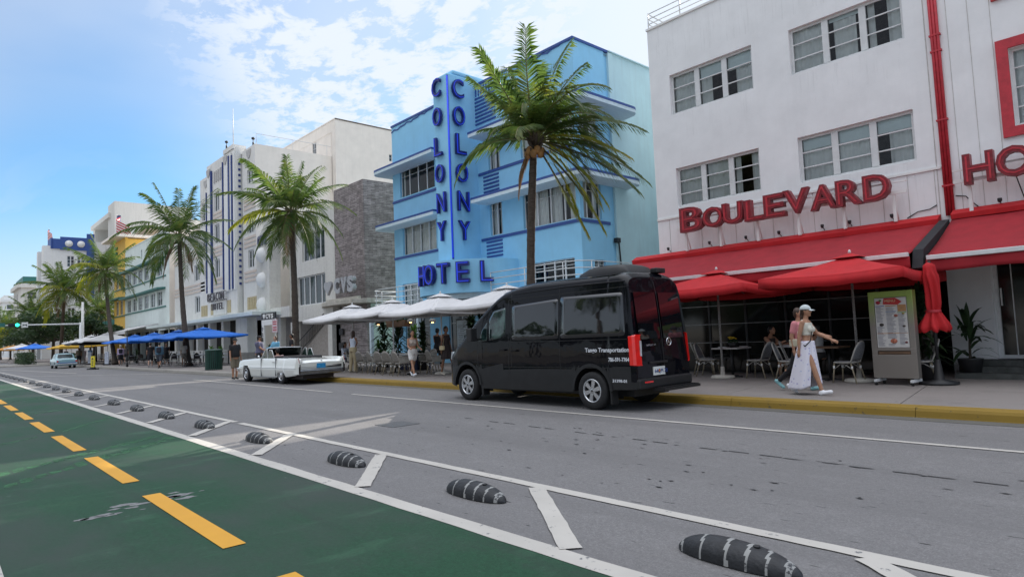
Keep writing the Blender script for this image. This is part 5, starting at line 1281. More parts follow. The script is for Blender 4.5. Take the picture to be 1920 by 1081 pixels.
def van():
    XR, YCn, HW = -7.13, 10.32, .90
    t = thing('passenger_van', 'glossy black high roof passenger van parked at the yellow kerb with white lettering', 'van', (-10, YCn, 0)); L_ = -Vector(t.location)
    ztop = [(0, 2.50), (.08, 2.57), (.25, 2.62), (2.7, 2.625), (3.2, 2.58), (3.6, 2.50), (3.85, 2.38), (4.15, 2.20), (4.75, 1.78), (5.15, 1.47), (5.35, 1.36), (5.6, 1.20), (5.75, 1.06), (5.83, .90), (5.87, .70), (5.88, .45)]
    hw = [(0, .865), (.05, .895), (.15, .90), (4.3, .90), (4.9, .885), (5.3, .86), (5.6, .79), (5.78, .70), (5.88, .62)]
    FW, RW, WR = 4.90, 1.05, .365
    def arch(s, c, r): 
        d = abs(s - c); return math.sqrt(max(0, r * r - d * d)) + WR if d < r else 0
    def zbot(s):
        z = interp([(0, .42), (.5, .40), (.7, .34), (4.3, .30), (5.4, .30), (5.88, .36)], s)
        return max(z, min(.86, arch(s, FW, .47) + .03), min(.85, arch(s, RW, .45) + .03))
    st = sorted({0, .02, .05, .1, .15, .25, .4, 5.88, 5.86, 5.83, 5.79, 5.75, 5.68, 5.6, 5.5, *[.5 + .05 * k for k in range(100) if .5 + .05 * k < 5.5], *[FW + s_ * .47 for s_ in (-1, -.98, -.93, .93, .98, 1)], *[RW + s_ * .45 for s_ in (-1, -.98, -.93, .93, .98, 1)]})
    def yside(z, h, zt):
        v = interp([(.3, .975), (.6, .995), (.95, 1.0), (1.4, .99), (1.8, .965), (2.2, .925), (2.5, .885)], z); return h * v
    def rearshift(z, s): 
        return -interp([(.3, 0), (.9, 0.0), (1.5, .03), (2.2, .10), (2.6, .20)], z) * max(0, 1 - s / .6)
    secs = []
    for s in st:
        zt, h, zb = interp(ztop, s), interp(hw, s), zbot(s); half = []
        cr = min(.22, (zt - zb) * .35); n1 = 14
        zs = zt - cr
        for k in range(n1 + 1):
            z = zb + (zs - zb) * k / n1; half.append((yside(z, h, zt), z))
        y0 = yside(zs, h, zt)
        for k in range(1, 11):
            a = math.pi / 2 * k / 10; half.append((y0 * max(0, math.cos(a)) ** (2 / 4.2), zs + (zt - zs) * math.sin(a) ** (2 / 2.6)))
        full = [(-y, z) for y, z in half] + [(y, z) for y, z in reversed(half[:-1])]
        secs.append([(XR - s + rearshift(z, s), YCn + y, z) for y, z in full])
    m = loft(secs, lambda c: 1 if (.50 < c.z < .80 and abs(c.y - YCn) > .7 and .12 < XR - c.x < 5.6) else (2 if c.z < .5 and XR - c.x < 5.5 else 0))
    # floor pan
    m.quad((XR - .1, YCn - .8, .40), (XR - 5.7, YCn - .8, .40), (XR - 5.7, YCn + .8, .40), (XR - .1, YCn + .8, .40), 2)
    m.box(XR - 5.6, XR - .3, YCn - .55, YCn + .55, .25, .399, 2)
    m.build('body', [M_vanp, M_clad, M_black], t, loc=L_)
    # wheel wells
    ww = MB()
    for c, r in ((FW, .47), (RW, .45)):
        for sg in (-1, 1):
            ww.grid(lambda u, v: (XR - c + (r + .012) * math.cos(math.pi * u), YCn + sg * (.50 + .385 * v), WR - .02 + (r + .012) * math.sin(math.pi * u)), 16, 2)
            ww.quad((XR - c - r, YCn + sg * .5, .2), (XR - c + r, YCn + sg * .5, .2), (XR - c + r, YCn + sg * .5, .9), (XR - c - r, YCn + sg * .5, .9))
    build_parts(ww, 'wheel_housing', M_black, t, L_)
    for c, r in ((FW, .47), (RW, .45)):
        for sg in (-1, 1):
            a_ = MB(); a_.grid(lambda u, v: (XR - c + (r - .005 + .065 * v) * math.cos(math.pi * u), YCn + sg * (.902 - .002 * v), WR + .01 + (r - .005 + .065 * v) * math.sin(math.pi * u)), 24, 1); a_.build('arch_trim', M_clad, t, loc=L_)
    for s, sg in ((FW, -1), (RW, -1), (FW, 1), (RW, 1)): wheel(t, XR - s, YCn + sg * .775, WR, .235, 'alloy', sg, L_)
    # side glass, each light a polygon on the side surface
    def sidepatch(pts, name, mt, sg=-1, off=.006, parent=t, rad=.07):
        P = []; n = len(pts)
        for i in range(n):
            a, b, c = Vector(pts[i - 1]), Vector(pts[i]), Vector(pts[(i + 1) % n]); r = min(rad, (a - b).length * .4, (c - b).length * .4)
            p, q = b + (a - b).normalized() * r, b + (c - b).normalized() * r
            for k in range(5): tt = k / 4; P.append(p * (1 - tt) ** 2 + b * 2 * tt * (1 - tt) + q * tt * tt)
        c = sum(P, Vector((0, 0))) / len(P); rings = 6; V = []
        for r_ in range(rings + 1):
            for p in P: q = c + (p - c) * (r_ / rings); V.append((XR - q.x + rearshift(q.y, q.x), YCn + sg * (yside(q.y, interp(hw, q.x), 0) + off), q.y))
        F = []; n = len(P)
        for r_ in range(rings):
            for k in range(n): a, b = r_ * n + k, r_ * n + (k + 1) % n; F.append((a, b, b + n, a + n))
        # skirt down to the body
        for p in P: V.append((XR - p.x + rearshift(p.y, p.x), YCn + sg * (yside(p.y, interp(hw, p.x), 0) - .01), p.y))
        for k in range(n): a, b = rings * n + k, rings * n + (k + 1) % n; F.append((a, b, b + n, a + n))
        mb = MB(); mb.add(V, F, 0, True); return mb.build(name, mt, parent, loc=L_)
    for sg in (-1, 1):
        sidepatch([(.17, 1.40), (1.82, 1.38), (1.82, 2.22), (.17, 2.20)], 'side_window', M_tint, sg)
        sidepatch([(1.88, 1.38), (3.28, 1.38), (3.28, 2.12), (1.88, 2.19)], 'side_window', M_tint, sg)
        sidepatch([(3.50, 1.52), (3.66, 1.44), (4.06, 1.38), (4.04, 1.86), (3.90, 2.04), (3.50, 2.10)], 'door_window', M_carglass, sg, rad=.04)
        sidepatch([(4.12, 1.38), (4.42, 1.37), (4.30, 1.62), (4.12, 1.80)], 'door_window', M_carglass, sg, rad=.03)
    # shut lines and gutter
    g = MB()
    for sg in (-1,):
        for s, z0, z1 in ((3.40, .36, 2.26), (1.85, .62, 2.48), (4.48, .75, 1.4), (3.31, .8, 2.5)):
            n = 12
            for k in range(n):
                za, zb_ = z0 + (z1 - z0) * k / n, z0 + (z1 - z0) * (k + 1) / n; ya, yb_ = yside(za, interp(hw, s), 0) + .0015, yside(zb_, interp(hw, s), 0) + .0015
                g.quad((XR - s - .006, YCn + sg * ya, za), (XR - s + .006, YCn + sg * ya, za), (XR - s + .006, YCn + sg * yb_, zb_), (XR - s - .006, YCn + sg * yb_, zb_))
        for z0, z1, s0, s1 in ((2.30, 2.26, .1, 3.4), (1.33, 1.33, .15, 3.3), (.80, .79, .12, 4.4)):
            g.quad((XR - s0, YCn + sg * (yside(z0, .9, 0) + .0018), z0), (XR - s1, YCn + sg * (yside(z1, .9, 0) + .0018), z1), (XR - s1, YCn + sg * (yside(z1, .9, 0) + .0018), z1 + .012), (XR - s0, YCn + sg * (yside(z0, .9, 0) + .0018), z0 + .012))
    g.build('shut_line', M_black, t, loc=L_)
    rr_ = MB(); rr_.tube([(XR - .2, YCn - .80, 2.41), (XR - 1.6, YCn - .805, 2.42), (XR - 3.2, YCn - .80, 2.38), (XR - 3.6, YCn - .80, 2.26)], .018, 6); rr_.build('roof_gutter', M_vanp, t, loc=L_)
    # windscreen
    ws = MB()
    def wsf(u, v):
        s = 3.95 + (5.14 - 3.95) * v; h = interp(hw, s); zt = interp(ztop, s); zb = zbot(s); cr = min(.22, (zt - zb) * .35); zs = zt - cr; y0 = yside(zs, h, zt)
        a = math.acos(max(-1, min(1, (2 * u - 1) * .98))); 
        yy = math.copysign(abs(math.cos(a)) ** (2 / 4.2), math.cos(a)) * y0 * .97; zz = zs + (zt - zs) * math.sin(a) ** (2 / 2.6)
        return (XR - s - .008, YCn + yy, zz + .010)
    ws.grid(wsf, 24, 8); ws.build('windscreen', M_tint, t, loc=L_)
    # handles
    for s, z in ((3.56, 1.17), (3.18, 1.15)):
        h = MB(); h.box(XR - s - .10, XR - s + .08, YCn - .955, YCn - .915, z - .018, z + .018); h.build('door_handle', M_vanp, t, bevel=.012, loc=L_)
    # rear
    re = MB(); F_ = side(XR)
    xr = lambda z: XR + .004 + (rearshift(z, 0))
    def rp(y0, y1, z0, z1, off=.006, mt=0, mb=re): mb.quad((xr(z0) + off, y0, z0), (xr(z0) + off, y1, z0), (xr(z1) + off, y1, z1), (xr(z1) + off, y0, z1), mt)
    def rows_(y0, y1, z0, z1, off, mb, mt=0, n=6):
        for k in range(n): rp(y0, y1, z0 + (z1 - z0) * k / n, z0 + (z1 - z0) * (k + 1) / n, off, mt, mb)
    for y0, y1 in ((YCn - .72, YCn - .05), (YCn + .05, YCn + .72)):
        w_ = MB(); rows_(y0, y1, 1.32, 2.20, .010, w_); w_.build('rear_window', M_tint, t, loc=L_)
    dl = MB(); rows_(YCn - .008, YCn + .008, .62, 2.42, .008, dl); rows_(YCn - .82, YCn + .80, .60, .615, .004, dl, n=1); dl.build('door_gap', M_black, t, loc=L_)
    dh = MB(); dh.box(XR - .01, XR + .03, YCn - .46, YCn + .10, .86, .90); dh.build('grab_handle', M_black, t, bevel=.01, loc=L_)
    pl = MB(); pl.box(XR + .002, XR + .022, 9.96, 10.32, .645, .80); pl_ = pl.build('licence_plate', M_plate, t, loc=L_)
    o = letters('64QM 20', .105, .004, M_navy, (XR + .026, 9.985, .685), EY, EZ, pl_, 'plate_lettering'); me = o.data
    k_ = MB(); k_.lathe([(.001, .0), (.028, .002), (.028, .003)], (XR + .023, 10.14, .725), 12, axis='x'); k_.build('plate_orange_emblem', mat('orange_fruit_emblem', (.75, .25, .02), .5), pl_)
    bm_ = MB(); bm_.box(XR - .12, XR + .06, YCn - .86, YCn + .86, .42, .60); bm_.build('rear_bumper', M_black, t, bevel=.03, loc=L_)
    rf = MB(); rf.box(XR + .052, XR + .066, 9.62, 9.87, .525, .555); rf.build('reflector', M_tail, t, loc=L_)
    sp = MB(); sp.box(XR - .02, XR + .24, YCn - .35, YCn + .84, .36, .41); 
    for k in range(14): sp.box(XR + .02, XR + .22, YCn - .33 + k * .085, YCn - .29 + k * .085, .41, .425)
    sp.build('rear_step', M_black, t, loc=L_)
    for sg in (-1, 1):
        tl = MB(); pts = [(XR - .10, YCn + sg * .905), (XR - .02, YCn + sg * .903), (XR + .018, YCn + sg * .86), (XR + .022, YCn + sg * (.70 if sg < 0 else .84)), (XR - .04, YCn + sg * (.70 if sg < 0 else .84)), (XR - .10, YCn + sg * .80)]
        V = []
        for z, k, dz in ((.845, .97, 0), (.86, 1.006, 0), (1.38, 1.0, 0), (1.41, .96, 0)):
            for x, y in pts: V.append((x + rearshift(z, 0) * (1 if z > 1 else 1), YCn + (y - YCn) * k * (1 if z < 1 else .993), z))
        n = len(pts); F = []
        for r_ in range(3):
            for k in range(n): F.append((r_ * n + k, r_ * n + (k + 1) % n, (r_ + 1) * n + (k + 1) % n, (r_ + 1) * n + k))
        F += [tuple(range(n - 1, -1, -1)), tuple(range(3 * n, 4 * n))]; tl.add(V, F, 0); tl.build('tail_light', M_tail, t, loc=L_)
        if sg > 0: continue
        t2 = MB(); t2.box(XR + .012, XR + .026, YCn + sg * .74, YCn + sg * .70, 1.02, 1.30); t2.build('reversing_lamp', M_head, t, loc=L_)
    # ring emblem with three-pointed star
    em = MB(); c = Vector((xr(1.24) + .03, YCn + .18, 1.25)); N_ = 28
    em.grid(lambda u, v: c + Vector((.008 * math.cos(v * 2 * math.pi), (.072 + .008 * math.sin(v * 2 * math.pi)) * math.cos(u * 2 * math.pi), (.072 + .008 * math.sin(v * 2 * math.pi)) * math.sin(u * 2 * math.pi))), N_, 8, closed_u=True)
    for k in range(3):
        a = R(90 + 120 * k); d = Vector((0, math.cos(a), math.sin(a))); nn = Vector((0, -math.sin(a), math.cos(a))); em.poly([c + nn * .014, c + d * .07, c - nn * .014, c + Vector((.01, 0, 0))])
    em.build('star_ring_emblem', M_chrome, t, loc=L_)
    bd = letters('AIRPORTLINK', .05, .004, M_chrome, (xr(1.2) + .012, 9.80, 1.19), EY, EZ, t, 'rear_badge'); bd.location = L_
    bd.data.name = 'rear_badge'
    # side lettering
    for txt, sz_, s0, z, wd in (('Tango Transportation', .115, 1.17, 1.105, 1.06), ('786-591-7764', .10, .60, .93, .48), ('31398-01', .075, .53, .545, .33)):
        me = text_mesh(txt, sz_, .004, .0022); w0 = max(v.co.x for v in me.vertices) - min(v.co.x for v in me.vertices)
        for v in me.vertices:
            q = v.co.copy(); z_ = z + q.y * 1.0; s = s0 - q.x * wd / w0
            v.co = Vector((XR - s, YCn - yside(z_, .9, 0) - .003 - q.z, z_))
        me.materials.clear(); me.materials.append(M_deco); o = bpy.data.objects.new('side_lettering', me); COL.objects.link(o); adopt(o, t); o.location = L_
    # mirrors, headlamps, air conditioner, camera pod
    for sg in (-1, 1):
        mi = MB(); mi.box(XR - 4.50, XR - 4.32, YCn + sg * 1.02, YCn + sg * 1.20, 1.38, 1.68); mi.tube([(XR - 4.42, YCn + sg * .88, 1.42), (XR - 4.42, YCn + sg * 1.05, 1.44)], .03, 6); mi.build('wing_mirror', M_black, t, bevel=.04, loc=L_)
        hl = MB(); hl.grid(lambda u, v: (XR - 5.35 - .42 * u, YCn + sg * (interp(hw, 5.35 + .42 * u) * (.99 - .03 * v) + .004), .93 + .03 * u + (.22 - .05 * u) * v), 8, 4); hl.build('headlight', M_head, t, loc=L_)
    ac = MB(); SA = []
    for s, h_, w_ in ((.42, .02, .40), (.50, .14, .47), (.62, .19, .50), (1.0, .20, .52), (1.35, .17, .50), (1.62, .09, .44), (1.74, .02, .36)):
        SA.append([(XR - s, YCn + w_ * x, 2.60 + h_ * z) for x, z in ((-1, 0), (-.97, .6), (-.85, .92), (-.6, 1), (0, 1.04), (.6, 1), (.85, .92), (.97, .6), (1, 0))])
    am = loft(SA); am.build('roof_air_conditioner', M_clad, t, loc=L_)
    cp = MB(); cp.box(XR - .36, XR - .2, 10.55, 10.85, 2.60, 2.70); cp.build('camera_pod', M_black, t, bevel=.02, loc=L_)
    ft = MB(); ft.box(XR - 4.40, XR - 4.34, YCn - .87, YCn - .68, .14, .42); ft.box(XR - .62, XR - .58, YCn - .87, YCn - .68, .12, .48); build_parts(ft, 'mud_flap', M_black, t, L_)
    return t
M_carglass = bpy.data.materials.new('green_car_glass'); M_carglass.use_nodes = True
def _cg():
    N = M_carglass.node_tree.nodes; b = N['Principled BSDF']; L = M_carglass.node_tree.links
    tc = N.new('ShaderNodeTexCoord'); n = N.new('ShaderNodeTexNoise'); n.inputs['Scale'].default_value = 4; n.inputs['Detail'].default_value = 5; L.new(tc.outputs['Object'], n.inputs['Vector'])
    cr = N.new('ShaderNodeValToRGB'); cr.color_ramp.elements[0].position = .42; cr.color_ramp.elements[0].color = (.008, .018, .018, 1); cr.color_ramp.elements[1].position = .7; cr.color_ramp.elements[1].color = (.06, .13, .11, 1)
    L.new(n.outputs[0], cr.inputs[0]); L.new(cr.outputs[0], b.inputs['Base Color']); b.inputs['Roughness'].default_value = .05; sock(b, 'Specular IOR Level', .9)
_cg()
van()

def cadillac():
    XR, YCn = -22.1, 10.58
    t = thing('convertible_car', 'long cream white vintage finned convertible with folded roof, parked at the kerb', 'car', (-25.2, YCn, 0)); L_ = -Vector(t.location)
    zf = [(-.0, .80), (.0, .93), (.25, .95), (1.2, .955), (1.9, .96), (3.7, .95), (4.6, .925), (5.6, .89), (5.95, .86), (6.08, .78), (6.12, .66)]       # fender crest
    zc = [(0, .78), (.15, .86), (1.2, .92), (1.7, .93), (3.6, .96), (5.0, .93), (5.9, .87), (6.05, .78), (6.12, .66)]
    hw = [(0, .885), (.3, .90), (1.5, .915), (4.5, .915), (5.6, .89), (6.0, .84), (6.12, .78)]
    RW, FW, WR = 1.52, 5.0, .335
    def zbot(s):
        z = interp([(0, .40), (.3, .33), (1.0, .28), (1.9, .25), (4.3, .22), (5.8, .32), (6.12, .42)], s)
        a = .37; d = abs(s - RW); 
        if d < a: z = max(z, WR * .0 + min(.40, .22 + math.sqrt(a * a - d * d) * .8))
        a = .44; d = abs(s - FW)
        if d < a: z = max(z, min(.64, .20 + math.sqrt(a * a - d * d) * 1.15))
        return z
    st = sorted({0, .03, .08, .15, 6.12, 6.10, 6.05, 6.0, 5.9, 1.75, 1.751, 3.55, 3.551, *[.2 + .08 * k for k in range(73)], RW - .37, RW - .36, RW + .36, RW + .37, FW - .44, FW - .43, FW + .43, FW + .44})
    secs = []
    for s in st:
        h = interp(hw, s); zb = zbot(s); f = interp(zf, s); c = interp(zc, s); cock = 1.75 < s < 3.551
        half = [(h * .93, zb), (h * .955, zb + (.45 - zb) * .4 if zb < .45 else zb + .01), (h * .985, max(zb + .02, .50)), (h * 1.0, max(zb + .03, .575)), (h * .985, max(zb + .035, .59)), (h * .975, .72), (h * .955, min(.84, f - .05)), (h * .925, f - .012), (h * .90, f), (h * .86, f - .006)]
        if s < 1.0: half[8] = (h * .91, f + .01)
        if cock: half += [(h * .80, .93), (h * .78, .60), (h * .4, .52), (0, .50)]
        else: half += [(h * .80, min(c, f - .02)), (h * .70, c), (h * .4, c + .012), (0, c + .015)]
        full = [(-y, z) for y, z in half] + [(y, z) for y, z in reversed(half[:-1])]
        lean = lambda z: .10 * max(0, (z - .62)) / .3 * max(0, 1 - s / .4) if s < .4 else 0
        secs.append([(XR - s + lean(z), YCn + y, z) for y, z in full])
    m = loft(secs, lambda c: 1 if (1.75 < XR - c.x < 3.552 and abs(c.y - YCn) < .66 and c.z < .92) else 0); m.quad((XR - .05, YCn - .8, .36), (XR - 6, YCn - .8, .36), (XR - 6, YCn + .8, .36), (XR - .05, YCn + .8, .36), 1); m.box(XR - 5.8, XR - .2, YCn - .6, YCn + .6, .2, .359, 1)
    m.build('body', [M_cadp, M_seat], t, loc=L_)
    wl = MB()
    for c, r in ((FW, .46), (RW, .40)):
        for sg in (-1, 1): wl.box(XR - c - r, XR - c + r, YCn + sg * .80, YCn + sg * .45, .2, .62)
    build_parts(wl, 'wheel_housing', M_black, t, L_)
    for s, sg in ((FW, -1), (RW, -1), (FW, 1), (RW, 1)): wheel(t, XR - s, YCn + sg * (.80 if s == FW else .77), WR, .20, 'cover', sg, L_, M_chrome)
    ch = MB()      # chrome line, door gap, handles
    ch.box(XR - 5.55, XR - .1, YCn - .928, YCn - .918, .585, .597); ch.box(XR - 4.4, XR - 1.95, YCn - .90, YCn - .885, .215, .245); ch.build('side_moulding', mat('dull_chrome_line', (.25, .26, .27), .3, .6), t, loc=L_)
    dg = MB(); dg.box(XR - 3.345, XR - 3.34, YCn - .9165, YCn - .85, .26, .95); dg.box(XR - 1.915, XR - 1.91, YCn - .9165, YCn - .85, .30, .95); build_parts(dg, 'door_gap', MAT['dull_chrome_line'], t, L_)
    dh = MB(); dh.box(XR - 2.2, XR - 2.0, YCn - .925, YCn - .90, .80, .82); dh.build('door_handle', M_chrome, t, loc=L_)
    # rear end
    rg = MB(); rg.box(XR - .03, XR + .025, YCn - .80, YCn + .80, .59, .765); rg.build('rear_grille', mat('dark_ribbed_grille', (.05, .05, .055), .35, .5), t, loc=L_)
    rc = MB()
    for z in (.58, .625, .67, .715, .76): rc.box(XR + .02, XR + .035, YCn - .79, YCn + .79, z, z + .010)
    rc.build('grille_bar', mat('dull_chrome_line', ()), t, loc=L_)
    bp = MB(); bp.box(XR - .1, XR + .10, YCn - .88, YCn + .88, .36, .54); bp.build('rear_bumper', mat('shaded_chrome', (.30, .31, .33), .22, .9), t, bevel=.04, loc=L_)
    for sg in (-1, 1):
        pod = MB(); pod.prism([(XR - .35, YCn + sg * .86, .38), (XR + .10, YCn + sg * .86, .38), (XR + .14, YCn + sg * .86, .78), (XR + .05, YCn + sg * .86, .98), (XR - .05, YCn + sg * .86, .955)], (0, sg * .035, 0)); pod.build('tail_fin', M_cadp, t, bevel=.012, loc=L_)
        pl = MB(); pl.box(XR + .10, XR + .128, YCn + sg * .825, YCn + sg * .89, .40, .74); pl.build('tail_light', mat('dark_tail_housing', (.02, .014, .015), .25), t, bevel=.01, loc=L_)
        ln_ = MB(); ln_.obox((XR + .10, YCn + sg * .875, .87), (.004, 0, 0), (0, .012, 0), (-.035, 0, .09)); ln_.build('fin_light', M_taild, t, loc=L_)
    lp = MB(); lp.box(XR + .035, XR + .055, YCn - .18, YCn + .16, .575, .745); lp.build('licence_plate', M_plateb, t, loc=L_)
    em = MB(); em.lathe([(.001, .012), (.03, .01), (.035, 0)], (XR + .0, YCn + .02, .84), 12, axis='x'); em.build('boot_emblem', M_chrome, t, loc=L_)
    # windscreen frame, glass, vent windows
    zt, sb, sT = 1.335, 3.62, 3.18
    fr = MB()
    pts = [(XR - sb + .05, YCn - .80, .95), (XR - sT - .02, YCn - .70, zt - .03), (XR - sT - .02, YCn - .62, zt), (XR - sT - .02 - .10, YCn, zt + .02), (XR - sT - .02, YCn + .62, zt), (XR - sT - .02, YCn + .70, zt - .03), (XR - sb + .05, YCn + .80, .95)]
    fr.tube(pts, .022, 6); fr.build('windscreen_frame', M_alu, t, loc=L_)
    g = MB(); g.grid(lambda u, v: (XR - sb - .12 + .50 * v + (.10 if 1 else 0) * abs(2 * u - 1) ** 3, YCn + (2 * u - 1) * (.78 - .10 * v), .95 + (zt - .95) * v), 14, 4); g.build('windscreen', mat('dark_green_windscreen', (.018, .03, .027), .06, spec=.7), t, loc=L_)
    for sg in (-1, 1):
        v_ = MB(); y = YCn + sg * .80
        v_.tube([(XR - 3.5, y, .95), (XR - 3.12, y, 1.30), (XR - 2.98, y, 1.31), (XR - 2.92, y, .95)], .014, 5); v_.tube([(XR - 2.92, y, .95), (XR - 2.74, y, 1.27), (XR - 2.5, y, 1.27), (XR - 2.28, y, .96)], .016, 5); v_.build('side_window_frame', M_alu, t, loc=L_)
        q = MB(); q.poly([(XR - 3.48, y, .95), (XR - 3.12, y, 1.29), (XR - 2.99, y, 1.30), (XR - 2.93, y, .95)]); q.poly([(XR - 2.90, y, .95), (XR - 2.74, y, 1.26), (XR - 2.5, y, 1.26), (XR - 2.3, y, .96)]); q.build('side_window', mat('green_side_glass', (.04, .075, .06), .05, spec=.8), t, loc=L_)
    for s, w_ in ((2.75, .66), (1.95, .7)):
        se = MB(); se.box(XR - s - .5, XR - s, YCn - w_, YCn + w_, .55, .74); se.box(XR - s - .05, XR - s + .10, YCn - w_, YCn + w_, .60, 1.02 if s > 2 else 0.98); se.build('seat', M_seat, t, bevel=.04, loc=L_)
    bt = MB(); bt.box(XR - 1.85, XR - 1.25, YCn - .68, YCn + .68, .90, 1.01); bt.build('folded_roof', M_black, t, bevel=.05, loc=L_)
    dsh = MB(); dsh.box(XR - 3.75, XR - 3.5, YCn - .74, YCn + .74, .80, .98); dsh.build('dashboard', M_black, t, bevel=.03, loc=L_)
    fb = MB(); fb.box(XR - 6.22, XR - 6.05, YCn - .86, YCn + .86, .42, .56); fb.build('front_bumper', M_chrome, t, bevel=.03, loc=L_)
    mi = MB(); mi.tube([(XR - 3.55, YCn - .86, .94), (XR - 3.57, YCn - .90, 1.0)], .008, 5); mi.lathe([(.001, 0), (.05, .005), (.05, .015), (.001, .03)], (XR - 3.57, YCn - .90, 1.02), 10, axis='x'); mi.build('wing_mirror', M_chrome, t, loc=L_)
    return t
cadillac()

def old_saloon(name, label, x, y, L0, paint, wh=.30, rz=0):
    """small older saloon, tail towards the camera"""
    t = thing(name, label, 'car', (x, y, 0), rz)
    zt = [(0, .80), (.1, .88), (.8, .93), (1.0, .96), (1.35, 1.33), (1.7, 1.40), (2.6, 1.40), (3.1, .98), (L0 - .3, .86), (L0, .68)]
    hw_ = [(0, .80), (.2, .84), (L0 - .4, .84), (L0, .74)]; secs = []
    FW, RW = L0 - .85, .95
    for k in range(61):
        s = L0 * k / 60; z1 = interp(zt, s); h = interp(hw_, s); zb = .28
        for c in (FW, RW):
            d = abs(s - c)
            if d < .38: zb = max(zb, .22 + math.sqrt(.38 ** 2 - d * d))
        zw = min(z1 - .02, .88); tum = max(0, z1 - .9) * .42
        half = [(h * .95, zb), (h, .45 if zb < .45 else zb + .01), (h, .65), (h * .97, zw), (h * .93 - tum * .35, max(zw + .005, z1 - .12)), (h * .86 - tum * .5, z1 - .02), (h * .5, z1), (0, z1 + .015)]
        full = [(-a, b) for a, b in half] + [(a, b) for a, b in reversed(half[:-1])]; secs.append([(-s, a, b) for a, b in full])
    m = loft(secs); m.build('body', paint, t)
    for s, sg in ((FW, -1), (RW, -1), (FW, 1), (RW, 1)): wheel(t, -s, sg * .72, wh, .17, 'cover', sg, None, M_chrome)
    g = MB(); g.quad((-1.0, -.62, .98), (-1.0, .62, .98), (-1.30, .56, 1.30), (-1.30, -.56, 1.30)); g.v = [(a + .03, b, c + .02) for a, b, c in g.v]; g.build('rear_window', M_dkglass, t)
    for sg in (-1, 1):
        for a, b in ((1.35, 1.95), (2.05, 2.65)):
            q = MB(); q.poly([(-a + (.08 if a < 1.5 else 0), sg * .80, .95), (-b - (.15 if b > 2.5 else 0), sg * .80, .95), (-b, sg * .70, 1.31), (-a - .02, sg * .70, 1.31)]); q.build('side_window', M_dkglass, t)
        l_ = MB(); l_.box(.0, .03, sg * .66, sg * .78, .60, .72); l_.build('tail_light', M_tail, t)
    b = MB(); b.box(-.02, .10, -.82, .82, .36, .46); b.build('rear_bumper', M_chrome, t, bevel=.02)
    b = MB(); b.box(0.0, .02, -.7, .7, .50, .56); b.build('rear_trim', M_bluetrim if paint is M_bluep else M_black, t)
    return t
old_saloon('saloon_car', 'small pale blue vintage saloon parked beside a palm, far left', -72.6, 9.55, 4.4, M_bluep)
pc = pZ(8, 690); old_saloon('saloon_car', 'silver car at the far left edge behind the junction', -103, 13.5, 4.5, M_silp)
# ------------------------------------------------------------------ palms and trees
def frond(mb, base, d0, L_, droop, rnd, mt=0, nl=44, wmul=1., wind=Vector((0, 0, 0)), hang=.55, twist=0):
    """one pinnate leaf: arching midrib with two rows of narrow leaflets"""
    d = d0.normalized(); p = Vector(base); n = 14; P = [p.copy()]; D = [d.copy()]
    for i in range(n):
        f = (i + 1) / n
        d = (d + Vector((0, 0, -droop * (.35 + f) / n * 2)) + wind * (f / n)).normalized(); p = p + d * (L_ / n); P.append(p.copy()); D.append(d.copy())
    mb.tube(P, [.028 * wmul * (1 - .85 * i / n) + .003 for i in range(n + 1)], 4, 2, caps=False)
    for i in range(nl):
        f = .10 + .90 * (i + .5) / nl; x = f * n; k = min(n - 1, int(x)); q = P[k].lerp(P[k + 1], x - k); t = D[k].lerp(D[k + 1], x - k).normalized()
        sd = t.cross(EZ); sd = sd.normalized() if sd.length > .05 else t.orthogonal().normalized()
        up = sd.cross(t).normalized()
        if twist: a = twist * f; sd, up = sd * math.cos(a) + up * math.sin(a), up * math.cos(a) - sd * math.sin(a)
        ll = L_ * .37 * (math.sin(min(1, f * 1.25 + .12) * math.pi * .93) ** .6 if f < .9 else .42 * (1.3 - f) * 2.4) * rnd.uniform(.85, 1.12)
        ll = max(ll, L_ * .07)
        for sg in (-1, 1):
            if rnd.random() < .04: continue
            ang = R(64 - 34 * f) + rnd.uniform(-.10, .10)
            ld = (t * math.cos(ang) + sd * sg * math.sin(ang) + up * .28 * (1 - f)).normalized()
            w_ = L_ * .0085 * wmul * rnd.uniform(.8, 1.2) + .004; wv = (t * .9 + up * .4 * sg).normalized() * w_
            a = q; m1 = a + ld * ll * .45 + Vector((0, 0, -ll * hang * .10)) + wind * ll * .06
            ld2 = (ld + Vector((0, 0, -hang * rnd.uniform(.7, 1.3))) + wind * .15).normalized(); e = m1 + ld2 * ll * .58
            mb.add([a - wv * .5, a + wv * .5, m1 + wv, m1 - wv, e], [(0, 1, 2, 3), (3, 2, 4)], mt, False)

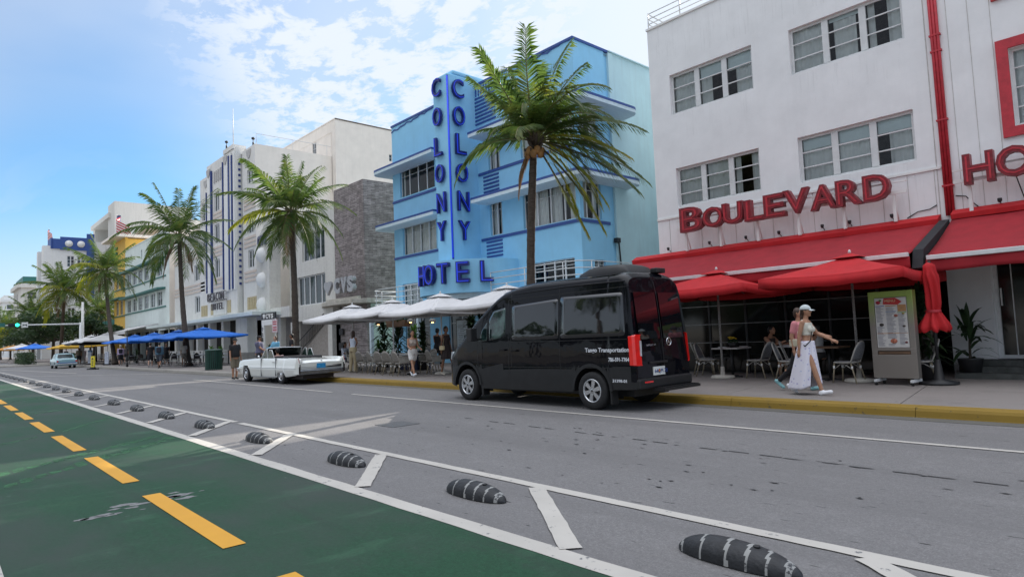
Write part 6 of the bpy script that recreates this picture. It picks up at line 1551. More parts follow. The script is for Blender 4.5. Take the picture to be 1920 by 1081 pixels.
def trunk_pts(base, top, bend, n=14):
    B, T = Vector(base), Vector(top); out = []
    for i in range(n + 1):
        f = i / n; p = B.lerp(T, f); p += Vector(bend) * math.sin(math.pi * f) ; out.append(p)
    return out
def palm(label, base, top, r0, r1, fronds, seed, L_, bend=(0, 0, 0), group='coconut palms along the street', name='coconut_palm', cocos=True, nl=44, wind=(0, 0, 0), yel=.12, dry=3, custom=None, wm=1., boots=True):
    rnd = random.Random(seed); t = thing(name, label, 'palm tree', base, 0, group); L0 = -Vector(base)
    pts = trunk_pts(base, top, bend, 22); n = len(pts); rs = []
    for i in range(n):
        f = i / (n - 1); r = r1 + (r0 - r1) * (1 - f) ** 1.1
        if f < .10: r += r0 * .55 * (1 - f / .10) ** 1.6
        rs.append(r * rnd.uniform(.96, 1.04))
    # leaf-scar rings
    P2 = []; R2 = []
    for i in range(n - 1):
        for k in range(5):
            P2.append(pts[i].lerp(pts[i + 1], k / 5)); R2.append((rs[i] + (rs[i + 1] - rs[i]) * k / 5) * (1.0 + (.055 if k % 5 == 0 else (.02 if k % 5 == 1 else 0))))
    P2.append(pts[-1]); R2.append(rs[-1])
    m = MB(); m.tube(P2, R2, 12); m.build('trunk', M_trunk, t, loc=L0)
    T = Vector(top); W = Vector(wind); c = MB()
    lst = custom or []
    ga = math.pi * (3 - math.sqrt(5)); ph = rnd.random() * 6
    for i in range(fronds):
        f = (i + .5) / fronds; el = R(82 - 118 * f ** .95) + rnd.uniform(-.12, .12); az = ga * i + ph + rnd.uniform(-.2, .2)
        d = Vector((math.cos(az) * math.cos(el), math.sin(az) * math.cos(el), math.sin(el)))
        u = rnd.random(); mt = 1 if (u < yel and f > .3) else 0
        frond(c, T + Vector((math.cos(az), math.sin(az), 0)) * r1 * .8 + Vector((0, 0, .10 * rnd.random())), d, L_ * rnd.uniform(.82, 1.08) * (1 - .12 * max(0, .25 - f) * 4), rnd.uniform(.62, 1.0) * (.32 + .85 * f), rnd, mt, nl, wm, W, rnd.uniform(.6, 1.2))
    XR_, YU_, FD_ = M3 @ Vector((1, 0, 0)), Vector((0, 0, 1)), M3 @ Vector((0, 0, -1)); FD_.z = 0; XR_.z = 0
    for (a, dep, ll, dr, mt) in lst:
        d = XR_.normalized() * math.cos(R(a)) + YU_ * math.sin(R(a)) + FD_.normalized() * dep
        frond(c, T, d, L_ * ll, dr, rnd, mt, nl, wm, W, .75 if mt != 2 else 1.3)
    c.build('crown', [M_frond, M_frond_y, mat('midrib', (.16, .15, .05), .5)], t, loc=L0)
    if dry:
        for k in range(dry):
            dm = MB(); az = rnd.random() * 6.28; frond(dm, T - Vector((0, 0, .1)), Vector((math.cos(az) * .5, math.sin(az) * .5, -.7)), L_ * rnd.uniform(.45, .75), .9, rnd, 0, int(nl * .7), wm, W * .4, 1.5); dm.build('dead_frond', [M_frond_d, M_frond_d, M_frond_d], t, loc=L0)
    if boots:
        b = MB()
        for k in range(16):
            az = rnd.random() * 6.28; a = T + Vector((math.cos(az) * r1 * .7, math.sin(az) * r1 * .7, rnd.uniform(-.55, .0))); e = a + Vector((math.cos(az) * .22, math.sin(az) * .22, .26)); b.tube([a, a.lerp(e, .5) + Vector((0, 0, -.02)), e], [.07 * r1 / .12, .05, .02], 5)
        b.build('leaf_bases', M_trunk, t, loc=L0)
    if cocos:
        for k in range(7):
            az = R(-150 + 32 * k); p = T + Vector((math.cos(az) * .20, math.sin(az) * .20, -.30 - .10 * (k % 2))) ; cm = MB(); cm.lathe([(.001, -.13), (.07, -.10), (.10, 0), (.075, .09), (.001, .13)], p, 10); cm.build('coconut', M_coco, t, loc=L0)
    return t
pb = pY(996, 560, 12.4); pt_ = pY(1001, 258, 12.4)
bx = pY(1000, 640, 14.3)
palm('tall coconut palm with a wind-blown crown in front of the blue hotel', (pb.x - .05, 12.4, KZ), (pt_.x, 12.4, pt_.z - .1), .135, .10, 4, 11, 2.7, bend=(-.12, 0, 0), wind=M3 @ Vector((.30, .05, 0)), yel=.15, dry=1, nl=64,
     custom=[(165, -.1, 1.0, 1.0, 0), (150, -.2, .6, .5, 0), (128, 0, .95, .25, 0), (120, -.3, 1.05, .2, 0), (107, .3, 1.0, .12, 0), (96, -.3, 1.1, .06, 0), (87, .25, .95, .15, 0), (76, -.1, 1.05, .35, 0), (66, -.1, 1.0, 1.0, 0), (55, .1, 1.05, 1.1, 0), (48, -.3, 1.0, 1.2, 0), (40, .2, 1.0, 1.1, 0), (70, -.5, .9, 1.3, 0),
             (28, 0, 1.15, .55, 0), (22, .2, 1.0, .9, 0), (5, -.1, 1.0, .45, 1), (-2, .15, 1.25, .45, 0), (-12, -.1, 1.2, .5, 0), (-28, -.2, 1.0, .6, 1), (-45, -.1, 1.15, .5, 1), (-60, 0, 1.1, .3, 1), (135, -.5, .7, 1.2, 0), (100, -.6, .8, 1.4, 0)])
palm('tall coconut palm with full dark crown behind the white convertible', (-33.2, 14.5, KZ), tuple(pY(546, 398, 14.5)), .19, .135, 28, 5, 3.5, bend=(.1, 0, 0), yel=.05, dry=2, nl=56, wind=M3 @ Vector((.08, 0, 0)))
palm('dark slender coconut palm with open crown in front of the off-white art deco hotel', (-49.9, 13.8, KZ), tuple(pY(336, 442, 13.8)), .20, .135, 21, 8, 4.25, bend=(-.35, 0, 0), yel=.02, dry=2, nl=50, wm=1.0, cocos=False)
pd = pY(197, 508, 12.9); palm('sunlit yellow-green coconut palm leaning slightly, beside the teal trimmed hotel', (-69.6, 12.9, KZ), tuple(pd), .20, .14, 30, 21, 4.0, bend=(-.5, 0, 0), yel=.35, dry=3, nl=36, wm=1.2, cocos=False)
pe = pY(121, 545, 13.0); palm('yellow-green coconut palm above the pale blue vintage saloon', (pY(113, 676, 13.0).x, 13.0, KZ), tuple(pe), .24, .16, 32, 33, 5.0, yel=.3, dry=4, nl=32, wm=1.4, cocos=False)
for (px, py, Y, seed, ll, lb) in ((62, 592, 17, 41, 6.2, 'dense far palm crown in front of the blue banded building, left of the vintage saloon'), (20, 630, 15, 42, 6.6, 'far palm with yellowing fronds behind the traffic signal'), (192, 588, 19, 43, 4.6, 'shaded palm behind the sunlit palms beside the yellow hotel'), (38, 600, 22, 44, 7.5, 'tall far palm above the green traffic light'), (2, 612, 14, 45, 6, 'far palm cut by the left edge of the view')):
    p = pY(px, py, Y); palm(lb, (p.x, Y, .1), tuple(p), .24, .17, 30, seed, ll, yel=.25, dry=3, nl=26, wm=1.7, cocos=False, boots=False)

def leaf_cloud(mb, rnd, c, rx, ry, rz, n, size, mt=0, hollow=.55):
    for _ in range(n):
        v = Vector((rnd.gauss(0, 1), rnd.gauss(0, 1), rnd.gauss(0, 1))).normalized() * (hollow + (1 - hollow) * rnd.random() ** .5)
        p = Vector((c[0] + v.x * rx, c[1] + v.y * ry, c[2] + v.z * rz)); a = Vector((rnd.gauss(0, 1), rnd.gauss(0, 1), rnd.gauss(0, .6))).normalized() * size * rnd.uniform(.6, 1.3); b = a.cross(Vector((rnd.gauss(0, 1), rnd.gauss(0, 1), rnd.gauss(0, 1)))).normalized() * size * rnd.uniform(.3, .55)
        mb.add([p - a, p + b, p + a, p - b], [(0, 1, 2, 3)], mt)
def leafy_tree(label, x, y, h, rx, rz, seed, n=26, per=230, size=.17, name='shade_tree', mt=None):
    rnd = random.Random(seed); t = thing(name, label, 'tree', (x, y, .1)); m = MB(); zc = h - rz
    m.tube([(0, 0, 0), (.1, 0, zc * .5), (-.1, .1, zc * .95)], [.26, .2, .14], 8); cl = []
    for k in range(n):
        a = rnd.random() * 6.28; rr = rnd.random() ** .5; zz = rnd.uniform(-.6, .8); cc = (math.cos(a) * rx * rr, math.sin(a) * rx * rr * .8, zc + zz * rz * (1 - rr * .4)); cl.append(cc)
        if k < 12: m.tube([(0, 0, zc * .6), (cc[0] * .4, cc[1] * .4, zc * .75), cc], [.10, .06, .02], 5)
    m.build('trunk', M_bark, t); c = MB()
    for cc in cl: leaf_cloud(c, rnd, cc, rx * rnd.uniform(.2, .36), rx * rnd.uniform(.2, .34), rz * rnd.uniform(.2, .36), per, size)
    c.build('crown', mt or M_leaf, t); return t
p = pY(100, 640, 13.5); leafy_tree('broad dark leafy tree over the yellow umbrellas beyond the vintage saloon', p.x, 13.5, 8.0, 5.6, 3.0, 3, 40, 260, .22)
p = pY(178, 655, 15); leafy_tree('small dark tree behind the traffic pole, beside the yellow hotel', p.x, 15, 6.2, 3.4, 2.0, 4, 20, 200, .2)
p = pY(62, 648, 16); leafy_tree('dark leafy tree behind the palms at the far left', p.x, 16, 6.8, 5.0, 2.4, 6, 24, 200, .24)
for k, (x0, x1, y, h, lb) in enumerate(((-110, -98.5, 9.2, 1.5, 'clipped dark hedge on the kerb extension'), (-94.5, -88, 11.9, 1.2, 'low clipped hedge beside the pale blue saloon'))):
    rnd = random.Random(k); t = thing('hedge', lb, 'hedge', ((x0 + x1) / 2, y, KZ)); c = MB()
    for _ in range(3200): 
        px_, py_, pz_ = rnd.uniform(x0, x1) - (x0 + x1) / 2, rnd.uniform(-.7, .7), rnd.uniform(.05, h); leaf_cloud(c, rnd, (px_, py_, pz_), .03, .03, .03, 1, .11)
    c.build('foliage', M_leaf, t)
    s = MB()
    for i in range(8): s.tube([(-4 + i, 0, 0), (-4 + i + .1, 0, h * .8)], .03, 5)
    s.build('stem', M_bark, t)

# palms and sea-grape trees on the beach side: the street mirrors them in the van's windows
src = [o for o in bpy.data.objects if o.get('label', '').startswith('tall coconut palm with full dark')][0]
for k, (x, y, a, sc_, lb) in enumerate(((-9.5, -8.5, 1.1, 1.0, 'beach side palm reflected in the rear window of the van'), (-14.5, -10.5, 2.3, .92, 'beach side palm reflected in the sliding door of the van'), (-19.5, -9, 4.0, 1.05, 'beach side palm reflected ahead of the van door'), (-4, -11, 5.1, 1.1, 'beach side palm right of the reflected group'), (-26, -12, .4, 1.0, 'beach side palm farther down the beach walk'), (-12, -16, 3.1, 1.1, 'tall beach side palm in the second row'), (-36, -9.5, 2.0, 1.0, 'beach side palm opposite the convertible'))):
    dup(src, (x, y, .1), a, lb, 'palms on the beach side', sc_)
for k, (x, y, h) in enumerate(((-8, -20, 5.0), (-19, -21, 5.6), (-30, -22, 5.2), (3, -21, 5.0), (-42, -22, 6))):
    leafy_tree(['low sea grape tree opposite the van', 'low sea grape tree opposite the palm', 'low sea grape tree opposite the convertible', 'low sea grape tree behind the photographer', 'low sea grape tree far down the beach'][k], x, y, h, 6.5, 2.4, 50 + k, 18, 120, .42)
# ------------------------------------------------------------------ people
def ell_loft(mb, secs, n=20, mat=0):
    """closed body of stacked ellipses: (centre, rx, ry)"""
    V = []; F = []
    for c, rx, ry in secs:
        for k in range(n): a = 2 * math.pi * k / n; V.append(Vector(c) + Vector((rx * math.cos(a), ry * math.sin(a), 0)))
    for i in range(len(secs) - 1):
        for k in range(n): a, b = i * n + k, i * n + (k + 1) % n; F.append((a, b, b + n, a + n))
    F += [tuple(range(n - 1, -1, -1)), tuple(range((len(secs) - 1) * n, len(secs) * n))]
    mb.add(V, F, mat, True)
def capsule(mb, a, b, r0, r1, n=10, flat=1.0):
    a, b = Vector(a), Vector(b); d = b - a; L_ = d.length
    if L_ < 1e-5: d = Vector((0, 0, 1)); L_ = 1e-5
    d = d.normalized(); u = d.orthogonal().normalized(); v = d.cross(u); prof = []
    for k in range(5): t = math.pi / 2 * (1 - k / 4.001); prof.append((r0 * math.cos(t) + 1e-4, -r0 * math.sin(t)))
    for k in range(5): t = math.pi / 2 * (k / 4.001); prof.append((r1 * math.cos(t) + 1e-4, L_ + r1 * math.sin(t)))
    V = []; F = []
    for r, h in prof:
        for k in range(n): an = 2 * math.pi * k / n; V.append(a + d * h + u * r * math.cos(an) + v * r * math.sin(an) * flat)
    m = len(prof)
    for i in range(m - 1):
        for k in range(n): p, q = i * n + k, i * n + (k + 1) % n; F.append((p, q, q + n, p + n))
    F += [tuple(range(n - 1, -1, -1)), tuple(range((m - 1) * n, m * n))]
    mb.add(V, F, 0, True)
def fuse(mb, name, mt, parent, voxel, smooth=6):
    o = mb.build(name, mt); r = o.modifiers.new('r', 'REMESH'); r.mode = 'VOXEL'; r.voxel_size = voxel; r.use_smooth_shade = True
    s = o.modifiers.new('s', 'SMOOTH'); s.factor = .5; s.iterations = smooth
    me = eval_mesh(o); me.materials.clear(); me.materials.append(mt); me.name = name
    for p in me.polygons: p.use_smooth = True
    old = o.data; o.modifiers.clear(); o.data = me; bpy.data.meshes.remove(old); adopt(o, parent); return o
SKIN = {k: mat('skin_' + k, c, .5, var=.08, scale=12, spec=.4) for k, c in (('fair', (.52, .30, .21)), ('tan', (.40, .21, .13)), ('brown', (.22, .11, .065)), ('dark', (.09, .045, .03)))}
HAIR = {k: mat('hair_' + k, c, .5, var=.4, scale=30, stretch=(1, 1, .2)) for k, c in (('black', (.008, .006, .006)), ('brown', (.05, .025, .014)), ('grey', (.25, .24, .23)))}
CL = {}
def cloth(key, col, **k):
    if key not in CL: CL[key] = mat('cloth_' + key, col, .85, var=.08, scale=5, bump=.5, bscale=9, **k)
    return CL[key]
def floral():
    if 'floral_skirt' in MAT: return MAT['floral_skirt']
    m, N, L, b = base_mat('floral_skirt', (.6, .56, .66), .8)
    tc = N.new('ShaderNodeTexCoord'); v = N.new('ShaderNodeTexVoronoi'); v.inputs['Scale'].default_value = 13; L.new(tc.outputs['Object'], v.inputs['Vector'])
    cr = N.new('ShaderNodeValToRGB'); cr.color_ramp.elements[0].position = .12; cr.color_ramp.elements[0].color = (.50, .36, .55, 1); cr.color_ramp.elements[1].position = .3; cr.color_ramp.elements[1].color = (.72, .70, .78, 1)
    e = cr.color_ramp.elements.new(.2); e.color = (.50, .56, .72, 1)
    L.new(v.outputs['Distance'], cr.inputs[0]); L.new(cr.outputs[0], b.inputs['Base Color']); MAT['floral_skirt'] = m; return m

def rotx(v, deg):      # swing in the forward/up plane
    a = R(deg); return Vector((v.x * math.cos(a) + -v.z * math.sin(a), v.y, v.z * math.cos(a) + v.x * math.sin(a)))
DEF = dict(legR=0, legL=0, kneeR=4, kneeL=4, armR=2, armL=2, elbR=12, elbL=12, abR=8, abL=8, yaw=0, lean=0, nod=0)
def person(label, loc, rz, h=1.70, female=True, skin='tan', hair=('brown', 'long'), top=('tank', 'white', (.7, .7, .7)), bottom=('trousers', 'khaki', (.4, .3, .2)), shoes=(.7, .7, .7), vox=.012, fingers=True, sit=False, extra=(), group=None, face=True, **pose):
    P = dict(DEF); P.update(pose); k = h / 1.70
    t = thing('person', label, 'person', loc, rz, group)
    S_ = lambda x, y, z: Vector((x, y, z)) * k
    sw, hw = (.155, .085) if female else (.185, .085)
    hipz = .90 if not sit else .52
    lean = P['lean']
    def T(v): # torso lean about the hips
        b = Vector((0, 0, hipz)); return (b + rotx(v - b, -lean)) * k
    B = MB(); ux = 1.0 if female else 1.12
    dz = hipz - .90
    tor = [(.80, .135, .115), (.90, .165, .120), (.98, .155, .112), (1.08, .120 if female else .150, .092), (1.18, .128 if female else .160, .098), (1.28, .150 if female else .178, .108), (1.36, .155 if female else .185, .095), (1.41, .10, .075), (1.44, .055, .055)]
    def torso(mb, z0, z1, inf, belly=0):
        zs = [z0] + [z for z, _, _ in tor if z0 < z < z1] + [z1]; secs = []
        for z in zs:
            ry = interp([(a, b) for a, b, c in tor], z); rx = interp([(a, c) for a, b, c in tor], z)
            fwd = .012 * math.sin((z - .9) * 6) + belly * max(0, 1 - abs(z - 1.05) / .2)
            secs.append((T(Vector((fwd, 0, z + dz))), (rx + inf + belly) * k, (ry + inf) * k))
        ell_loft(mb, secs, 22)
    belly = pose.get('belly', 0)
    torso(B, .80, 1.44, 0, belly)
    if female: 
        for sg in (-1, 1): B_c = T(Vector((.085, sg * .065, 1.25 + dz))); capsule(B, B_c, B_c + Vector((.01, 0, -.01)), .052 * k, .05 * k)
    # neck and head
    nb, nt = T(Vector((0, 0, 1.40 + dz))), T(Vector((.02, 0, 1.50 + dz))); capsule(B, nb, nt, .052 * k, .047 * k)
    hc = T(Vector((.025, 0, 1.595 + dz))); yaw = R(P['yaw']); fd = Vector((math.cos(yaw), math.sin(yaw), 0)); sd = Vector((-math.sin(yaw), math.cos(yaw), 0)); up = Vector((0, 0, 1))
    def hp(f, s, u): return hc + (fd * f + sd * s + up * u) * k
    V = []; F = []; nu, nv = 20, 14
    for j in range(nv + 1):
        ph_ = math.pi * j / nv
        for i in range(nu):
            th = 2 * math.pi * i / nu; x, y, z = math.sin(ph_) * math.cos(th), math.sin(ph_) * math.sin(th), math.cos(ph_)
            w_ = .074 * (1 - .22 * max(0, -z) ** 1.5); d_ = .092 * (1 - .10 * max(0, -z)); V.append(hp(x * d_ + (.008 if z < 0 and x > 0 else 0), y * w_, z * .112))
    for j in range(nv):
        for i in range(nu): a, b = j * nu + i, j * nu + (i + 1) % nu; F.append((a, a + nu, b + nu, b))
    B.add(V, F, 0, True)
    capsule(B, hp(.082, 0, .012), hp(.104, 0, -.018), .009 * k, .013 * k); capsule(B, hp(.065, 0, -.088), hp(.075, 0, -.085), .022 * k, .018 * k)      # nose, chin
    capsule(B, hp(.084, -.018, -.050), hp(.084, .018, -.050), .009 * k, .009 * k)
    for sg in (-1, 1): capsule(B, hp(-.005, sg * .074, .012), hp(0, sg * .076, -.018), .014 * k, .009 * k)
    # arms
    J = {}
    for nm, sg in (('R', -1), ('L', 1)):
        sh = T(Vector((0, sg * sw, 1.375 + dz))); a, e, ab = P['arm' + nm], P['elb' + nm], P['ab' + nm]
        d1 = rotx(Vector((0, sg * math.sin(R(ab)), -math.cos(R(ab)))), a - lean * .5); el = sh + d1 * .275 * k
        d2 = rotx(Vector((0, sg * math.sin(R(ab * .4 + P.get('ein' + nm, 0))), -math.cos(R(ab * .4 + P.get('ein' + nm, 0))))), a + e - lean * .5); wr = el + d2 * .245 * k
        ra = 1 if female else 1.2
        capsule(B, sh, el, .048 * ra * k, .036 * ra * k); capsule(B, el, wr, .037 * ra * k, .025 * ra * k); J['sh' + nm], J['el' + nm], J['wr' + nm], J['d2' + nm] = sh, el, wr, d2
        # hand: palm, four fingers of unequal length with a bend, thumb off the side
        side_ = Vector((0, 1, 0)) if abs(d2.y) < .8 else Vector((1, 0, 0)); fwd = side_.cross(d2).normalized(); inn = Vector((0, -sg, 0))
        ac = fwd if fwd.x * 1 > -1 else -fwd
        pm = wr + d2 * .085 * k; capsule(B, wr + d2 * .02 * k, pm, .030 * k, .034 * k, flat=.62)
        if fingers:
            for q, (off, ln) in enumerate(((-.024, .058), (-.008, .070), (.009, .074), (.025, .066))):
                b0 = pm + ac * off * k + d2 * .012 * k; m1 = b0 + (d2 + inn * .15).normalized() * ln * .5 * k; e1 = m1 + (d2 * .8 + inn * .6).normalized() * ln * .5 * k
                capsule(B, b0, m1, .0088 * k, .008 * k, 6); capsule(B, m1, e1, .008 * k, .0065 * k, 6)
            th0 = wr + d2 * .035 * k + ac * .026 * k; th1 = th0 + (d2 * .7 + ac * .8 + inn * .3).normalized() * .035 * k; capsule(B, th0, th1, .011 * k, .009 * k, 6); capsule(B, th1, th1 + (d2 + inn * .3).normalized() * .026 * k, .009 * k, .007 * k, 6)
        else: capsule(B, pm, pm + d2 * .07 * k, .030 * k, .016 * k, flat=.5)
    # legs
    for nm, sg in (('R', -1), ('L', 1)):
        hp_ = S_(0, sg * hw, hipz - .02); a, b = P['leg' + nm], P['knee' + nm]
        if sit: a, b = 84, 84
        d1 = rotx(Vector((0, sg * (.03 if not sit else .12), -1)).normalized(), a); kn = hp_ + d1 * .43 * k; d2 = rotx(Vector((0, 0, -1)), a - b); an = kn + d2 * .41 * k
        rl = 1.0 if female else 1.08
        capsule(B, hp_ + Vector((0, 0, .0)), kn, .083 * rl * k, .052 * rl * k, 14); capsule(B, kn, an, .052 * rl * k, .036 * rl * k, 12); cf = kn.lerp(an, .3) + Vector((-.012 * k, 0, 0)); capsule(B, cf, kn.lerp(an, .5), .050 * rl * k, .042 * k)
        ft = rotx(Vector((1, 0, 0)), (a - b) * .9 if not sit else 0); hl = an + d2 * .045 * k - ft * .035 * k; toe = an + d2 * .055 * k + ft * .15 * k
        capsule(B, hl, toe, .030 * k, .026 * k, 10, .8); capsule(B, an, hl, .034 * k, .028 * k)
        J['hip' + nm], J['kn' + nm], J['an' + nm], J['hl' + nm], J['toe' + nm], J['lf' + nm] = hp_, kn, an, hl, toe, d2
    low = min(J['hlR'].z, J['hlL'].z, J['toeR'].z, J['toeL'].z) - .036 * k
    drop = -low if not sit else 0
    body = fuse(B, 'body', SKIN[skin], t, vox * k)
    # garments
    def garment(name, mb, mt, v=None, sm=4): return fuse(mb, name, mt, t, (v or vox * 1.1) * k, sm)
    kind, key, col = top; mt_ = cloth(key, col)
    G = MB()
    if kind == 'crop': torso(G, 1.13, 1.37, .010); 
    elif kind == 'tank': torso(G, .97, 1.38, .012)
    elif kind in ('tee', 'long', 'jacket'): torso(G, .88, 1.42, .022 if female else .028, belly)
    elif kind == 'dress': torso(G, .84, 1.38, .016)
    if female:
        for sg in (-1, 1): B_c = T(Vector((.085, sg * .065, 1.25 + dz))); capsule(G, B_c, B_c + Vector((.01, 0, -.01)), .064 * k, .062 * k)
    if kind in ('tank', 'crop', 'dress'):
        for sg in (-1, 1): capsule(G, T(Vector((.05, sg * .075, 1.36 + dz))), T(Vector((-.03, sg * .085, 1.42 + dz))), .016 * k, .016 * k); capsule(G, T(Vector((-.03, sg * .085, 1.42 + dz))), T(Vector((-.08, sg * .07, 1.34 + dz))), .016 * k, .016 * k)
    else:
        for nm in 'RL':
            f = 1.0 if kind != 'tee' else .62; capsule(G, J['sh' + nm], J['sh' + nm].lerp(J['el' + nm], f), .066 * k, (.060 if kind == 'tee' else .046) * k)
            if kind != 'tee': capsule(G, J['el' + nm], J['wr' + nm], .046 * k, .036 * k)
    garment('shirt' if kind not in ('dress',) else 'dress', G, mt_)
    kind, key, col = bottom; mt2 = floral() if kind == 'floral' else cloth(key, col); G = MB()
    if kind in ('shorts', 'trousers', 'leggings', 'capri'):
        if not sit: torso(G, .82, 1.02, .018)
        else: torso(G, .84, 1.0, .018)
        for nm in 'RL':
            wide = {'leggings': .006, 'trousers': .022, 'shorts': .026, 'capri': .018}[kind]; f = .55 if (kind == 'shorts' and female) else .92
            if kind == 'shorts': e = J['hip' + nm].lerp(J['kn' + nm], f); capsule(G, J['hip' + nm], e, (.084 + wide) * k, (.070 + wide) * k, 14)
            else:
                capsule(G, J['hip' + nm], J['kn' + nm], (.084 + wide) * k, (.054 + wide) * k, 14); capsule(G, J['kn' + nm], J['kn' + nm].lerp(J['an' + nm], .95 if kind != 'capri' else .5), (.053 + wide) * k, (.040 + wide * 1.2) * k, 12)
        garment(kind, G, mt2)
    elif kind in ('skirt', 'longskirt', 'floral'):
        zt = 1.02; zh = {'skirt': .52, 'longskirt': .12, 'floral': .10}[kind]; ph_ = random.random() * 6
        fx, bx_ = max(J['kn' + 'R'].x, J['kn' + 'L'].x, .1) , min(J['anR'].x, J['anL'].x, -.1)
        if kind == 'skirt': fx, bx_ = max(.13, J['knR'].x * .9, J['knL'].x * .9), min(-.13, J['knR'].x * .9, J['knL'].x * .9)
        def f(u, v):
            a = 2 * math.pi * u + math.pi * 1.42; v2 = v ** .85; fold = 1 + .07 * v * math.sin(a * 9 + ph_ + v * 2) + .05 * v * math.sin(a * 5 + 1)
            cx = (fx * .9 + bx_ * .8) / 2 * v2; rx = .125 + ((fx * 1.0 - bx_ * .9) / 2 + .05 - .125) * v2; ry = .165 + (.06 if kind != 'skirt' else .04) * v2
            if kind == 'floral':
                gap = .5 * max(0, v - .35) ** .8; a = 2 * math.pi * (gap * .5 * .28 + u * (1 - gap * .28)) + math.pi * 1.80
            z = zt + (zh - zt) * v + (.10 * max(0, math.cos(a)) * v if kind == 'floral' else 0)
            return Vector((cx + rx * fold * math.cos(a), ry * fold * math.sin(a), z)) * k
        G.grid(f, 72, 26); o = G.build('skirt', mt2, t); so_ = o.modifiers.new('s', 'SOLIDIFY'); so_.thickness = .006
    # shoes
    for nm in 'RL':
        G = MB(); capsule(G, J['hl' + nm] + Vector((-.005, 0, .004)), J['toe' + nm], .040 * k, .036 * k, 12, .95); capsule(G, J['hl' + nm], J['an' + nm] + J['lf' + nm] * .015, .042 * k, .042 * k)
        fuse(G, 'shoe', cloth('shoe%d' % int(shoes[0] * 1000), shoes), t, max(.009, vox * .8) * k, 3)
    # hair
    hcol, style = hair; H = MB()
    def blob(f, s, u, rf, rs, ru, n=14):
        V = []; F = []
        for j in range(9):
            p_ = math.pi * j / 8
            for i in range(n): a = 2 * math.pi * i / n; V.append(hp(f + rf * math.sin(p_) * math.cos(a), s + rs * math.sin(p_) * math.sin(a), u + ru * math.cos(p_)))
        for j in range(8):
            for i in range(n): a, b = j * n + i, j * n + (i + 1) % n; F.append((a, a + n, b + n, b))
        H.add(V, F, 0, True)
    if style != 'bald':
        blob(-.016, 0, .022, .093, .084, .104); blob(-.045, 0, -.015, .062, .078, .085)
    if style == 'long': blob(-.07, 0, -.14, .045, .085, .18); blob(-.085, 0, -.26, .035, .075, .16)
    if style == 'mid': blob(-.06, 0, -.09, .05, .085, .12)
    if style in ('bun', 'capbun'): blob(-.095, 0, .03 if style == 'capbun' else .09, .038, .038, .036)
    if style == 'ponytail': blob(-.12, 0, -.07, .03, .035, .12)
    if style == 'caphair': blob(-.075, 0, -.10, .04, .06, .13)
    if H.v: fuse(H, 'hair', HAIR[hcol], t, max(.010, vox * .8) * k, 3)
    if pose.get('cap'):
        C_ = MB(); V = []; F = []; n = 20
        for j in range(7):
            p_ = math.pi / 2 * j / 6
            for i in range(n): a = 2 * math.pi * i / n; V.append(hp(-.008 + .106 * math.sin(p_ + .001) * math.cos(a), .092 * math.sin(p_ + .001) * math.sin(a), .028 + .098 * math.cos(p_)))
        for j in range(6):
            for i in range(n): a, b = j * n + i, j * n + (i + 1) % n; F.append((a, a + n, b + n, b))
        C_.add(V, F, 0, True); C_.grid(lambda u, v: hp(.085 + .085 * v * (1 - (2 * u - 1) ** 2 * .45), (2 * u - 1) * .078, .030 - .020 * v - .015 * (2 * u - 1) ** 2), 10, 4)
        o = C_.build('cap', cloth('cap%d' % int(pose['cap'][0] * 1000), pose['cap']), t); so_ = o.modifiers.new('s', 'SOLIDIFY'); so_.thickness = .006
    if face:
        for sg in (-1, 1):
            E_ = MB(); c = hp(.081, sg * .030, .010); capsule(E_, c, c + sd * .008 * sg * k, .0075 * k, .006 * k, 8); E_.build('eye', HAIR['black'], t)
    for x in extra:
        x(t, J, T, hp, k)
    # stand on the ground
    for c in KIDS[t.name]: c.location.z += drop
    return t
def shoulder_bag(col, side=-1, z=.86, w_=.12):
    def f(t, J, T, hp, k):
        b = MB(); b.box(-.10, .10, side * .17, side * .25, z - .09, z + .06); b.build('handbag', cloth('bag%d' % int(col[0] * 999), col), t, bevel=.02)
        s = MB(); s.tube([(-.06, side * .21, z + .05), (-.02, side * .17, 1.2 * k), (0, side * .10, 1.43 * k), (.03, side * .10, 1.42 * k), (.06, side * .19, 1.15 * k), (.07, side * .21, z + .05)], .006, 5); s.build('bag_strap', cloth('bag%d' % int(col[0] * 999), col), t)
    return f
def crossbody(col):
    def f(t, J, T, hp, k):
        s = MB(); s.tube([T(Vector((-.03, .10, 1.43))), T(Vector((.095, .03, 1.36))), T(Vector((.135, -.05, 1.22))), T(Vector((.12, -.13, 1.02))), T(Vector((.03, -.185, .92)))], .010, 5); s.tube([T(Vector((-.03, .10, 1.43))), T(Vector((-.11, .02, 1.30))), T(Vector((-.11, -.10, 1.08))), T(Vector((.03, -.185, .92)))], .010, 5); s.build('bag_strap', cloth('strap', (.015, .015, .015)), t)
        if col: b = MB(); b.box(.0, .15, -.23, -.17, .86, .98); b.build('small_bag', cloth('bagx%d' % int(col[0] * 999), col), t, bevel=.015)
    return f
def backpack(col):
    def f(t, J, T, hp, k):
        b = MB(); b.box(-.27 * k, -.13 * k, -.14, .14, 1.0 * k, 1.38 * k); b.build('backpack', cloth('pack', col), t, bevel=.05)
    return f
def at(px, py): p = pZ(px, py, KZ); return (p.x, p.y, KZ)
VN, VM, VF = .0085, .014, .028
person('woman in white cap, cream crop top and long floral skirt walking to the menu stand', (-5.27, 12.3, KZ), R(3), 1.66, True, 'tan', ('brown', 'caphair'), ('crop', 'creamtop', (.62, .60, .52)), ('floral', 'x', (1, 1, 1)), (.80, .80, .82), VN,
       legR=19, kneeR=3, legL=-15, kneeL=26, armR=-14, elbR=10, abR=6, armL=30, elbL=34, abL=14, cap=(.52, .57, .58), extra=[crossbody(None)])
